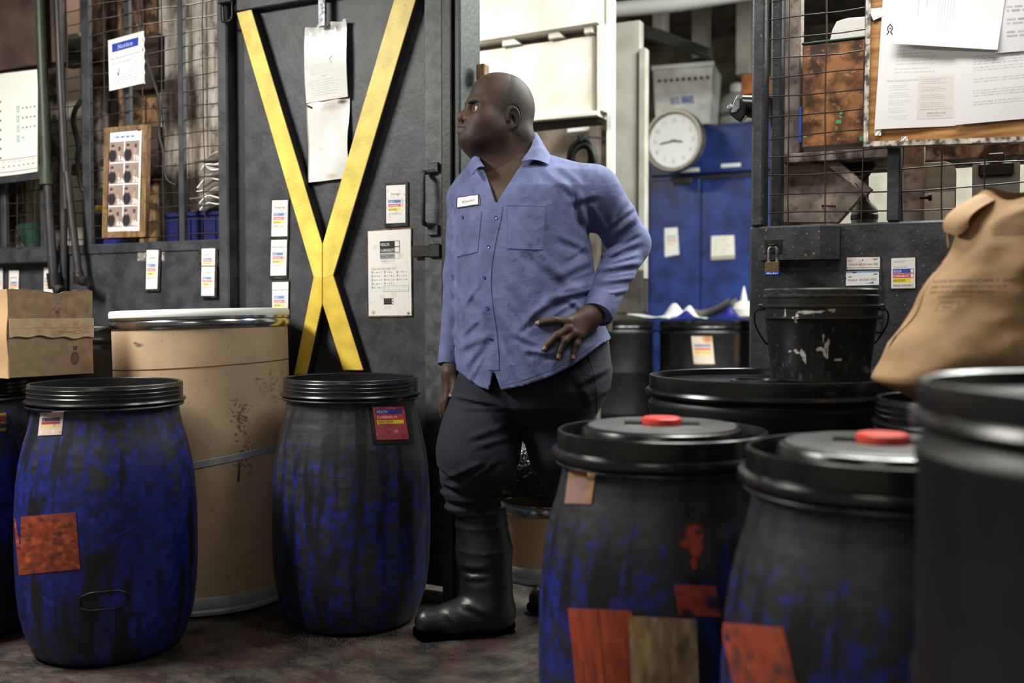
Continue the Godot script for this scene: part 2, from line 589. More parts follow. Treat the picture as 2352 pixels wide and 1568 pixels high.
	M.floor = worn(rgb(60, 53, 48), 0.62, "strong", 0.9, "wine", 0.55, "lumps", 1.2)
	M.ceiling = worn(rgb(120, 114, 104), 0.9, "blotch", 0.4)
	M.wall = worn(rgb(186, 180, 166), 0.85, "blotch", 0.35)
	M.dim_wall = worn(rgb(84, 78, 72), 0.85, "strong", 0.35)
	M.paint = worn(rgb(64, 65, 71), 0.5, "blotch", 1.3, "scuff", 2.2, "bump", 0.04)
	M.paint_rough = worn(rgb(62, 63, 69), 0.48, "blotch", 1.6, "chips", 2.6, "bump", 0.07)
	M.paint_green = worn(rgb(52, 60, 59), 0.5, "blotch", 1.3, "scuff", 2.9, "bump", 0.05)
	M.paint_worn = worn(rgb(92, 93, 97), 0.5, "blotch", 2.6, "scuff", 4.2, "bump", 0.03)
	M.yellow = worn(rgb(240, 217, 98), 0.45, "faint", 1.4, "specks", 2.6, "bump", 0.03)
	M.yellow_low = worn(rgb(233, 200, 76), 0.5, "faint", 1.4, "specks", 2.9, "bump", 0.03)
	M.board_white = worn(rgb(206, 200, 192), 0.8, "grain_y", 1.1, "dirt", 1.4)
	M.board_grey = worn(rgb(150, 138, 132), 0.85, "grain_y", 1.2, "soot", 1.1)
	M.board_brown = worn(rgb(150, 118, 84), 0.85, "grain_y", 1.2, "soot", 1.2)
	M.board_dark = worn(rgb(62, 52, 46), 0.9, "grain", 1.0)
	M.fascia = worn(rgb(92, 72, 62), 0.8, "blotch", 0.6)
	M.wood = worn(rgb(176, 130, 74), 0.6, "grain_y", 1.4, "dirt", 1.8)
	M.oak = worn(rgb(196, 148, 90), 0.45, "soft_x", 1.6)
	M.frame_wood = worn(rgb(138, 110, 74), 0.6, "soft_y", 2.0, "dirt", 3.0)
	M.wire = mat(rgb(52, 44, 38), 0.55, 0.3)
	M.pipe_green = worn(rgb(58, 74, 56), 0.5, "blotch", 2.0, "rust", 1.6)
	M.pipe_dark = worn(rgb(50, 50, 52), 0.5, "blotch", 2.0, "rust", 3.0)
	M.rubber = mat(rgb(24, 24, 25), 0.6)
	M.black = worn(rgb(25, 25, 26), 0.42, "blotch", 2.0)
	M.lid = mat(rgb(26, 26, 28), 0.28)
	M.lid_worn = worn(rgb(25, 25, 27), 0.25, "blotch", 1.5)
	M.lid_grey = worn(rgb(110, 110, 112), 0.24, "faint", 1.6)
	M.red = mat(rgb(214, 62, 50), 0.4)
	M.chrome = worn(rgb(200, 204, 210), 0.2, "blotch", 1.0)
	M.chrome.metallic = 1.0
	M.steel = worn(rgb(158, 166, 172), 0.4, "blotch", 1.6, "soot", 2.4, "", 0.0, 0.3)
	M.brass = worn(rgb(150, 128, 92), 0.4, "fine", 6.0, "", 1.0, "", 0.0, 0.8)
	M.lock_blue = mat(rgb(34, 52, 160), 0.4)
	M.white_plastic = mat(rgb(232, 232, 230), 0.4)
	M.paper = mat(rgb(236, 236, 234), 0.7)
	M.sleeve = worn(rgb(74, 72, 70), 0.3, "blotch", 6.0, "soot", 5.0)
	M.blue_dark = mat(rgb(20, 26, 84), 0.45)
	M.tarred = worn(rgb(38, 32, 30), 0.6, "blotch", 2.0)
	M.grimy_metal = worn(rgb(48, 47, 46), 0.42, "blotch", 5.0, "rust", 4.0, "bump", 0.04, 0.3)
	M.steel_white = worn(rgb(236, 234, 226), 0.6, "faint", 0.5)
	M.post_white = worn(rgb(176, 172, 163), 0.75, "faint", 0.7)
	M.brown_dim = worn(rgb(128, 116, 103), 0.9, "blotch", 0.7)
	M.blue_steel = worn(rgb(30, 58, 130), 0.42, "blotch", 0.7)
	M.blue_bin = mat(rgb(28, 38, 122), 0.4)
	M.tote = worn(rgb(222, 222, 220), 0.6, "faint", 1.2)
	M.galv = worn(rgb(166, 174, 180), 0.38, "faint", 2.0, "", 1.0, "", 0.0, 0.25)
	M.olive = worn(rgb(186, 182, 164), 0.85, "blotch", 0.5)
	M.beam_dark = mat(rgb(60, 58, 54), 0.8)
	M.clock_rim = mat(rgb(120, 116, 108), 0.35, 0.6)
	M.copper = worn(rgb(166, 110, 66), 0.5, "strong", 2.0, "copper_wear", 2.2)
	M.ply = worn(rgb(172, 156, 144), 0.85, "blotch", 1.4, "dirt", 1.5)
	M.ply_pale = worn(rgb(206, 204, 188), 0.85, "faint", 1.2)
	M.white_worn = worn(rgb(226, 220, 208), 0.6, "blotch", 3.0, "soot", 3.4)
	M.kraft = worn(rgb(190, 155, 114), 0.75, "fibre", 3.0, "", 1.0, "", 0.0)
	M.jute = mat(rgb(120, 86, 56), 0.8)
	M.cloth_white = mat(rgb(236, 236, 234), 0.9)
	M.cloth_olive = mat(rgb(118, 114, 104), 0.6)
	M.bag_black = worn(rgb(12, 12, 13), 0.22, "blotch", 3.0, "", 1.0, "lumps", 0.8)
	M.bottle = mat(rgb(222, 218, 208), 0.5)
	M.green_plastic = mat(rgb(40, 70, 58), 0.35)
	M.yellow_bit = mat(rgb(200, 170, 60), 0.6)


func room() -> void:
	# a shell in line with the partition
	var specs := [
		["floor", "dark stained concrete floor with dirt and wet patches", V3(-5, -0.2, -7.4), V3(6, 0, 5.2), "floor", M.floor],
		["ceiling", "dim painted ceiling over the store", V3(-5, 3.8, -7.4), V3(6, 4.0, 5.2), "ceiling", M.ceiling],
		["wall_rear", "far wall of the back room behind the blue machine", V3(-5, 0, -7.4), V3(6, 3.8, -7.2), "wall", M.olive],
		["wall_west", "left end wall of the store", V3(-5.2, 0, -7.4), V3(-5, 3.8, 5.2), "wall", M.wall],
		["wall_east", "right end wall of the store", V3(6, 0, -7.4), V3(6.2, 3.8, 5.2), "wall", M.wall],
		["wall_front", "wall behind the viewer", V3(-5, 0, 5.2), V3(6, 3.8, 5.4), "wall", M.wall],
	]
	for s in specs:
		var g := Geo.new()
		g.box(s[2], s[3], 0.0)
		solo(s[0], s[1], s[4], g, s[5], WALL, "", "structure")


# a mesh of wires over a rectangle (in the axes of its parent)
func mesh_of_wire(x0: float, x1: float, y0: float, y1: float, dx: float, dy: float, z: float, sd: int, broken := 0.0) -> Geo:
	var r := RandomNumberGenerator.new()
	r.seed = sd
	var g := Geo.new()
	var k := int((y1 - y0) / dy)
	for j in range(1, k + 1):
		var y := y0 + (j - 0.4) * dy
		var p := []
		var m := int((x1 - x0) / 0.11) + 2
		for i in m + 1: p.append(V3(lerpf(x0, x1, float(i) / m), y + r.randf_range(-0.0035, 0.0035) + 0.004 * sin(i * 0.8 + j), z + r.randf_range(-0.003, 0.003)))
		g.tube(PackedVector3Array(p), 0.0022, 5, false)
	k = int((x1 - x0) / dx) + 1
	for j in range(0, k):
		var x := x0 + (j + 0.55) * dx
		if x > x1: break
		var p := []
		for i in 15: p.append(V3(x + r.randf_range(-0.003, 0.003), lerpf(y0, y1, i / 14.0), z + 0.003 + r.randf_range(-0.002, 0.002)))
		g.tube(PackedVector3Array(p), 0.0022, 5, false)
	return g


func partition_left() -> void:
	# lower boards, rails, posts and mesh of the partition to the left of the door
	var o := thing("wall_left", "charcoal painted partition left of the door with bars and wire mesh above", "wall", WALL, "", "structure")
	var left := -3.6
	var edge := wl(512, 400).x
	var door_x := wl(556, 400).x
	var top := wl(360, 562).y
	var g := Geo.new()
	g.box(V3(left, 0, -0.05), V3(edge + 0.01, top, 0), 0.004)
	part(o, "lower_panel", g, M.paint)
	g = Geo.new()
	g.box(V3(left, top - 0.03, -0.07), V3(edge, top + 0.012, 0.006), 0.004)
	part(o, "sill", g, M.paint)
	var r := wr(-60, 575, 128, 606, 0.02)
	g = Geo.new()
	g.box(V3(left, r.position.y, 0), V3(r.end.x, r.end.y, 0.05), 0.005)
	part(o, "rail", g, M.paint)
	g = Geo.new()
	g.box(V3(edge, 0, -0.08), V3(door_x - 0.045, 3.79, 0.03), 0.006)
	part(o, "post", g, M.paint)
	g = Geo.new()
	g.box(V3(door_x - 0.045, 0, -0.1), V3(door_x + 0.02, 3.79, -0.02), 0.004)
	part(o, "rebate", g, M.rubber)
	for b in [[187, 205, 0.0], [286, 297, -0.02], [408, 420, 0.0], [88, 100, 0.0], [-2, 8, 0.0]]:
		var q := wr(b[0], 100, b[1], 300, b[2])
		g = Geo.new()
		g.box(V3(q.position.x, top, b[2] - 0.02), V3(q.end.x, 3.79, b[2] + 0.002), 0.003)
		part(o, "bar", g, M.paint)
	g = mesh_of_wire(left, edge, top, 2.75, 0.108, 0.057, -0.012, 4)
	part(o, "wire_mesh", g, M.wire, "stuff")
	# brown fascia over the far left
	var f := wr(-80, -60, 134, 158, 0.03)
	g = Geo.new()
	g.box(V3(left, f.position.y, -0.02), V3(f.end.x, f.end.y + 0.8, 0.03), 0.004)
	part(o, "fascia", g, M.fascia)
	# pipes in front of it
	var pg := Geo.new()
	pg.tube(PackedVector3Array([wl(90, -60, 0.07), wl(97, 150, 0.07), wl(107, 395, 0.07)]), 0.021, 14)
	var pipe := solo("pipe", "thick dull green pipe running down beside the white chart", "pipe", pg, M.pipe_green)
	pipe.transform = WALL
	pg = Geo.new()
	pg.tube(PackedVector3Array([wl(107, 390, 0.07), wl(108, 424, 0.07)]), 0.029, 14)
	part(pipe, "coupling", pg, M.pipe_green)
	pg = Geo.new()
	pg.tube(spline([wl(110, 424, 0.07), wl(115, 520, 0.07), wl(121, 610, 0.07), wl(127, 655, 0.07), wl(141, 668, 0.07)]), 0.019, 12)
	part(pipe, "lower_pipe", pg, M.pipe_dark)
	pg = Geo.new()
	pg.tube(PackedVector3Array([wl(122, 628, 0.07), wl(126, 662, 0.07)]), 0.027, 12)
	part(pipe, "elbow", pg, M.black_metal)
	pg = Geo.new()
	pg.tube(PackedVector3Array([wl(130, -50, 0.058), wl(139, 180, 0.058), wl(150, 400, 0.058), wl(152, 480, 0.058)]), 0.016, 12)
	solo("pipe", "thin charcoal pipe leaning between the green pipe and the first bar", "pipe", pg, M.pipe_dark, WALL)
	pg = Geo.new()
	pg.tube(PackedVector3Array([wl(146, 375, 0.018), wl(147, 700, 0.018)]), 0.018, 4)
	solo("post", "square black post behind the slanting pipe", "post", pg, M.pipe_dark, WALL)
	pg = Geo.new()
	pg.tube(PackedVector3Array([wl(154, 395, 0.075), wl(166, 510, 0.075), wl(181, 632, 0.075)]), 0.0155, 12)
	pipe = solo("pipe", "slanting charcoal pipe ending in a fitting above the cardboard box", "pipe", pg, M.pipe_dark, WALL)
	pg = Geo.new()
	pg.tube(spline([wl(179, 624, 0.075), wl(183, 640, 0.075), wl(192, 645, 0.08), wl(204, 646, 0.09)]), 0.021, 12)
	part(pipe, "fitting", pg, M.grimy_metal)
	pg = Geo.new()
	pg.tube(PackedVector3Array([wl(183, 634, 0.075), wl(182, 652, 0.075)]), 0.024, 10)
	part(pipe, "collar", pg, M.black_metal)


func door() -> void:
	var o := thing("door_1", "charcoal door leaf braced with a big yellow X", "door", WALL, "", "structure")
	var x0 := wl(557, 400).x
	var x1 := wl(1019, 500).x
	var g := Geo.new()
	g.box(V3(x0, 0.03, -0.06), V3(x1, 2.6, -0.01), 0.004)
	part(o, "leaf", g, M.paint)
	var q := wr(974, 100, 1017, 300, 0.004)
	g = Geo.new()
	g.box(V3(q.position.x, 0.05, -0.02), V3(x1 - 0.003, 2.6, 0.004), 0.003)
	part(o, "stile", g, M.paint_worn)
	var top := wl(640, 12, 0.02)
	g = Geo.new()
	g.box(V3(x0 - 0.01, top.y, -0.02), V3(x1, 2.62, 0.028), 0.004)
	part(o, "top_rail", g, M.paint)
	var offs := 0.0
	for b in [
		[[[543, 29], [577, 22], [739.5, 560], [739.5, 640], [720, 636]], M.yellow, 0.034, "upper_brace"],
		[[[903, 5], [911, -22], [961, -24], [765, 632], [740.5, 640], [740.5, 560]], M.yellow, 0.03, "upper_brace"],
		[[[720, 636], [739.5, 640], [739.5, 698], [704, 860], [675, 860]], M.yellow_low, 0.034, "lower_brace"],
		[[[765, 632], [834, 850], [788, 850], [740.5, 698], [740.5, 640]], M.yellow_low, 0.03, "lower_brace"]]:
		g = Geo.new()
		g.prism(wpoly(b[0], b[2]), -0.012, b[2] - 0.003, 0.0)
		var arm := part(o, b[3], g, M.tarred)
		g = Geo.new()
		g.prism(wpoly(b[0], b[2]), b[2] - 0.003, b[2], 0.0015)
		part(arm, "painted_face", g, b[1])
	# pull handle and strap hinge at its right edge
	g = Geo.new()
	for y in [377, 393, 535, 552]:
		pass
	for yy in [[374, 397], [516, 541]]:
		var r := wr(985, yy[0], 1010, yy[1], 0.004)
		g.box(V3(r.position.x, r.position.y, 0), V3(r.end.x, r.end.y, 0.016), 0.003)
	var hp := []
	for p in [[1000, 393, 0.01], [978, 396, 0.02], [972, 402, 0.045], [972, 455, 0.05], [972, 505, 0.045], [978, 515, 0.02], [1000, 518, 0.01]]: hp.append(wl(p[0], p[1], p[2]))
	g.tube(spline(hp, 5), 0.0085, 8)
	part(o, "pull_handle", g, M.paint_rough)
	var s := wr(945, 563, 1016, 590, 0.012)
	g = Geo.new()
	g.box(V3(s.position.x, s.position.y, 0), V3(s.end.x - 0.03, s.end.y, 0.008), 0.003)
	g.box(V3(s.end.x - 0.055, s.position.y - 0.003, 0), V3(s.end.x - 0.008, s.end.y + 0.004, 0.016), 0.004)
	part(o, "hasp_strap", g, M.grimy_metal)
	# the post between leaf and opening
	var t := thing("trim_1", "greenish black post on the hinge side of the doorway", "door frame", WALL, "", "structure")
	var a := wl(1020, 300, 0.03).x
	var b2 := wl(1057, 300, 0.06).x
	var m := wl(1036, 300, 0.05).x
	var m2 := wl(1046, 300, 0.05).x
	g = Geo.new()
	g.box(V3(a, 0, -0.1), V3(m, 3.79, 0.05), 0.004)
	part(t, "stop", g, M.paint_green)
	g = Geo.new()
	g.box(V3(m2, 0, -0.088), V3(b2, 3.79, 0.06), 0.006)
	part(t, "post", g, M.paint_green)
	g = Geo.new()
	g.box(V3(m - 0.002, 0, -0.1), V3(m2 + 0.002, 3.79, 0.02), 0.0)
	part(t, "groove", g, M.rubber)
	# lintel far above, and the floor strip
	g = Geo.new()
	g.box(V3(b2, 2.75, -0.1), V3(wl(1727, 300, 0.03).x, 3.79, 0.02), 0.005)
	var l := solo("trim_2", "dark lintel high above the doorway", "lintel", g, M.paint_green, WALL, "", "structure")
	l.set_meta("kind", "structure")
	q = wr(1099, 146, 1112, 182, -0.02)
	g = Geo.new()
	g.box(V3(q.position.x - 0.01, q.position.y, -0.06), V3(q.end.x, q.end.y, -0.02), 0.003)
	solo("wood_block", "small yellow wooden block on the edge of the door post above the head", "block", g, M.frame_wood, WALL)
	# black bracket on the post to the left of the X
	q = wr(507, -14, 540, 10, 0.03)
	var br := thing("bracket", "black bolted bracket on the post at the top left of the yellow X", "bracket", wx(q.get_center().x, q.get_center().y, 0.03))
	g = Geo.new()
	g.box(V3(-q.size.x / 2, -q.size.y / 2, 0), V3(q.size.x / 2, q.size.y / 2, 0.02), 0.004)
	part(br, "plate", g, M.black_metal)
	g = Geo.new()
	var hk := wr(512, 0, 538, 52, 0.03)
	var lo := hk.position - q.get_center()
	g.tube(spline([V3(lo.x, lo.y + hk.size.y, 0.012), V3(lo.x + 0.004, lo.y + 0.012, 0.014), V3(lo.x + hk.size.x * 0.5, lo.y, 0.016), V3(lo.x + hk.size.x, lo.y + 0.012, 0.014), V3(lo.x + hk.size.x, lo.y + hk.size.y, 0.012)], 5), 0.004, 7)
	part(br, "staple", g, M.black_metal)


func partition_right() -> void:
	var o := thing("wall_right", "charcoal painted half wall right of the doorway with posts and wire mesh", "wall", WALL, "", "structure")
	var x0 := wl(1726, 400, 0.0).x
	var top := wl(1960, 512).y
	var right := 3.9
	var g := Geo.new()
	g.box(V3(x0 - 0.004, 0, -0.06), V3(right, top, 0), 0.006)
	part(o, "lower_panel", g, M.paint_rough)
	g = Geo.new()
	g.box(V3(x0, top, -0.07), V3(wl(1755, 300).x, 3.79, 0.004), 0.006)
	part(o, "post", g, M.paint_rough)
	g = Geo.new()
	g.box(V3(wl(1757, 300).x, top - 0.02, -0.14), V3(wl(1797, 300, -0.1).x, 3.79, -0.075), 0.006)
	part(o, "inner_post", g, M.paint_rough)
	var q := wr(2037, 345, 2068, 500)
	g = Geo.new()
	g.box(V3(q.position.x, top, -0.07), V3(q.end.x, 3.79, 0.0), 0.005)
	part(o, "post", g, M.paint_rough)
	g = mesh_of_wire(wl(1762, 300).x, right, top, 2.75, 0.105, 0.058, -0.03, 9)
	part(o, "wire_mesh", g, M.wire, "stuff")


# a thin card between four pixels (top left, top right, bottom right, bottom left), about a centre in the partition's axes
func card4(q: Array, off: float, th: float, ctr: Vector3, curl = null, nu := 1, nv := 1) -> Geo:
	var a := wl(q[0][0], q[0][1], off) - ctr; var b := wl(q[1][0], q[1][1], off) - ctr
	var c := wl(q[2][0], q[2][1], off) - ctr; var d := wl(q[3][0], q[3][1], off) - ctr
	var g := Geo.new()
	return g.sheet(nu, nv, func(u, v):
		var p := a.lerp(b, u).lerp(d.lerp(c, u), v)
		if curl != null: p.z += curl.call(u, v)
		return p, th)

func mid(q: Array, off: float) -> Vector3:
	return wl((q[0][0] + q[2][0]) / 2.0, (q[0][1] + q[2][1]) / 2.0, off)

func grow(q: Array, l: float, t: float, r: float, b: float) -> Array:
	return [[q[0][0] - l, q[0][1] - t], [q[1][0] + r, q[1][1] - t], [q[2][0] + r, q[2][1] + b], [q[3][0] - l, q[3][1] + b]]


# a printed hazard card: a name and a blue, a red and a yellow bar
func hazard_pic(title: String, fade: float, sd: int, low := 0.0, stain := rgb(110, 80, 50), dirt := 0.35) -> Pic:
	var p := Pic.new(128, 256, rgb(232, 230, 226))
	var y := 92.0 + low
	p.text(64, y - 34, title, 17, rgb(60, 60, 64), "Droid Sans", true, 0.0, false, 0.82)
	var k := [[rgb(62, 98, 176), "HEALTH"], [rgb(206, 60, 66), "FLAMMABILITY"], [rgb(238, 218, 60), "REACTIVITY"]]
	for i in 3:
		p.rect(14, y + i * 27, 100, 20, (k[i][0] as Color).lerp(rgb(232, 230, 226), fade))
		p.text(18, y + i * 27 + 16, k[i][1], 15, rgb(236, 236, 236) if i < 2 else rgb(80, 76, 30), "Droid Sans", false, 0.0, true, 0.62)
		p.rect(98, y + i * 27 + 3, 13, 14, rgb(236, 234, 230))
	p.text(16, y + 98, "PERSONAL PROTECTION", 12, rgb(90, 90, 92), "Droid Sans", false, 0.0, false, 0.62)
	p.dirt(sd, 26, stain, dirt)
	return p


func hazard_card(q: Array, off: float, m: Material, label: String, group: String, marg := [2, 4, 5, 8], sleeve: Material = null) -> Node3D:
	var c := mid(q, off)
	var o := thing("hazard_card", label, "sign", WALL * Transform3D(Basis(), V3(c.x, c.y, off)), group)
	part(o, "card", card4(q, off + 0.007, 0.0012, c), m)
	part(o, "sleeve", card4(grow(q, marg[0], marg[1], marg[2], marg[3]), off + 0.0055, 0.0055, c), sleeve if sleeve else M.sleeve)
	return o


func posted_left() -> void:
	# wall chart at the far left
	var q := [[-92, 181], [87, 159], [87, 394], [-92, 416]]
	var p := Pic.new(360, 480, rgb(236, 236, 230))
	for r in 7:
		for k in 2:
			p.rect(34 + k * 100, 130 + r * 44 - 10, 22, 3, rgb(60, 60, 60), 0.8)
			for j in 3 - k: p.blot(66 + k * 100 + j * 22, 130 + r * 44, 6 + j, rgb(50, 50, 52), 0.8, 0.6)
	for r in 4:
		p.rect(264, 160 + r * 46, 11, 30, rgb(60, 150, 120), 0.75).rect(267, 164 + r * 46, 5, 22, rgb(236, 236, 230))
		for j in 4 - r / 3 * 3: p.blot(292 + j * 18, 172 + r * 46, 5 + j % 2, rgb(60, 60, 62), 0.75, 0.6)
	p.rect(0, 404, 360, 3, rgb(90, 90, 84), 0.8).rect(0, 462, 360, 3, rgb(70, 68, 62), 0.9)
	for j in 15: p.rect(12 + j * 23, 414, 14, 3, rgb(120, 120, 116), 0.6).blot(18 + j * 23, 438, 5, rgb(60, 60, 60), 0.8, 0.6)
	p.dirt(3, 14, rgb(120, 110, 90), 0.12)
	var c := mid(q, 0.05)
	var o := thing("wall_chart", "white chart of pictograms in a dark frame on the far left partition", "poster", wx(c.x, c.y, 0.05))
	part(o, "sheet", card4(q, 0.062, 0.004, c, func(u, v): return 0.006 * sin(u * 7.0) * v, 12, 6), printed(p, 0.25))
	part(o, "backing", card4(grow(q, 6, 3, 3, 3), 0.055, 0.03, c), M.board_dark)
	part(o, "frame_rail", card4([[-98, 418], [95, 396], [95, 410], [-98, 433]], 0.07, 0.03, c), M.paint)
	part(o, "frame_rail", card4([[87, 150], [94, 150], [95, 400], [87, 400]], 0.066, 0.02, c), M.board_dark)
	# notice with a blue heading
	q = [[248, 93], [328, 71], [329, 190], [251, 209]]
	p = Pic.new(240, 370, rgb(232, 234, 238))
	p.rect(28, 36, 184, 60, rgb(46, 74, 176))
	p.text(120, 82, "Notice", 40, rgb(236, 238, 244), "Droid Serif", true, 0.0, false, 0.9)
	p.text(120, 150, "The following must be done", 16, rgb(110, 112, 118), "Droid Serif", true)
	p.rows(26, 178, 190, 1, 20, 7, rgb(130, 132, 138), 4).rows(30, 290, 180, 3, 19, 6, rgb(130, 132, 138), 5)
	p.line(Vector2(74, 218), Vector2(70, 268), 1.5, rgb(70, 70, 76)).line(Vector2(62, 252), Vector2(66, 272), 3.0, rgb(60, 60, 66))
	p.line(Vector2(196, 196), Vector2(140, 258), 1.0, rgb(120, 120, 124))
	p.dirt(9, 10, rgb(150, 140, 120), 0.2)
	c = mid(q, 0.01)
	var nt := thing("notice", "white notice with a blue heading bar tied on the wire mesh", "sign", wx(c.x, c.y, 0.01))
	part(nt, "sheet", card4(q, 0.018, 0.004, c, func(u, v): return 0.004 * sin(v * 5.0) * u, 5, 6), printed(p, 0.35))
	part(nt, "torn_tape", card4([[322, 73], [331, 71], [332, 192], [324, 190]], 0.019, 0.001, c, func(u, v): return 0.003 * sin(v * 30.0), 2, 14), M.white_plastic)
	# framed sheet of numbered photographs
	q = [[246, 298], [322, 292], [316, 533], [240, 535]]
	p = Pic.new(256, 640, rgb(236, 236, 240))
	p.rows(16, 14, 60, 2, 9, 3, rgb(120, 124, 140), 2).rect(226, 10, 22, 10, rgb(60, 66, 80))
	for k in 4: p.blot(70 + k * 40, 48, 16, rgb(76, 104, 176), 0.75, 0.7, 11)
	p.rows(40, 44, 180, 1, 10, 8, rgb(90, 110, 170), 8, 0.7)
	for r in 4:
		for k in 2:
			var x := 14 + k * 118.0; var y := 76 + r * 134.0
			p.rect(x, y, 110, 126, rgb(150, 134, 124))
			p.blot(x + 22, y + 84, 34, rgb(48, 46, 50), 1.0, 0.25, 44)
			p.blot(x + 26 - r * 2, y + 36, 15, rgb(170, 140, 126), 1.0, 0.3, 19).blot(x + 22 - r * 2, y + 24, 15, rgb(60, 50, 46), 0.9, 0.3, 10)
			p.line(Vector2(x + 66, y + 118), Vector2(x + 72 + k * 8, y + 52 - k * 14), 6, rgb(186, 152, 138)).blot(x + 74 + k * 8, y + 44 - k * 14, 12, rgb(92, 62, 62) if r % 3 == 0 else rgb(150, 120, 108), 1.0, 0.3, 17)
			p.text(x + 64, y + 120, "%d%s" % [r + 1, "ab"[k]], 44, rgb(240, 240, 240), "Droid Sans", false, 0.0, true, 0.9)
	p.blot(128, 630, 120, rgb(110, 104, 96), 0.35, 1.0, 26)
	c = mid(q, 0.02)
	o = thing("picture_frame", "narrow wooden frame around a sheet of eight numbered photographs", "picture frame", wx(c.x, c.y, 0.012))
	var z := 0.02
	part(o, "sheet", card4(q, z + 0.004, 0.002, c), printed(p, 0.35))
	part(o, "backing", card4(grow(q, 4, 4, 4, 4), z, 0.012, c), M.board_dark)
	for e in [[[[235, 293], [335, 284], [334, 295], [235, 304]], 0.03], [[[231, 532], [331, 529], [330, 543], [230, 546]], 0.03], [[[237, 292], [247, 292], [241, 545], [230, 546]], 0.032], [[[322, 285], [335, 284], [330, 543], [316, 544]], 0.032]]:
		part(o, "frame_rail", card4(e[0], z + e[1] - 0.022, e[1] - 0.012, c), M.frame_wood)
	# black cable hanging along the mesh
	var cp := []
	for k in [[312, -40], [318, 40], [325, 75], [332, 120], [346, 165], [362, 215], [369, 250], [365, 305], [374, 345], [379, 398], [390, 418], [406, 425]]: cp.append(wl(k[0], k[1], 0.006))
	var g := Geo.new()
	g.tube(spline(cp, 5), 0.0052, 7)
	solo("cable", "black cable hanging down the wire mesh behind the notice", "cable", g, M.rubber, WALL)
	# hazard cards on the lower boards
	var gr := "hazard cards in plastic sleeves on the partition"
	var m1 := printed(hazard_pic("Acid Red B", 0.35, 11), 0.4)
	var m2 := printed(hazard_pic("Acid Blue 2R", 0.3, 12, 20), 0.4)
	var plate := [[317, 566], [378, 566], [377, 599], [316, 599]]
	c = mid(plate, 0.0)
	p = Pic.new(128, 72, rgb(150, 146, 138))
	p.dirt(21, 90, rgb(44, 42, 40), 0.8, 0.09).dirt(22, 60, rgb(226, 222, 212), 0.8, 0.07)
	solo("torn_label", "torn grey label remnant under a hazard card left of the fibre drum", "label", card4(plate, 0.002, 0.0018, V3(c.x, c.y, 0)), printed(p, 0.5), wx(c.x, c.y, 0))
	hazard_card([[337, 574], [364, 574], [361, 663], [335, 664]], 0.003, m1, "slim hazard card hanging from a torn label below the picture frame", gr, [1, 3, 5, 5])
	q = [[463, 571], [494, 570], [493, 620], [463, 620]]
	hazard_card(q, 0.0, m2, "upper hazard card of the overlapping pair left of the door", gr, [7, 4, 7, 6])
	hazard_card([[463, 612], [493, 612], [492, 679], [462, 679]], 0.008, m1, "lower hazard card of the overlapping pair left of the door", gr, [1, 2, 5, 4])
	hazard_card([[21, 621], [43, 621], [42, 680], [20, 680]], 0.0, m2, "white hazard card standing up behind the middle of the cardboard box", gr, [1, 2, 1, 2])
	hazard_card([[101, 614], [119, 613], [121, 680], [100, 680]], 0.0, m1, "pale hazard card half hidden by the foot of the green pipe", gr, [1, 2, 1, 2])
	hazard_card([[-22, 616], [6, 616], [6, 680], [-22, 680]], 0.0, m2, "grimy hazard card at the very left edge above the cardboard box", gr, [1, 2, 2, 2])


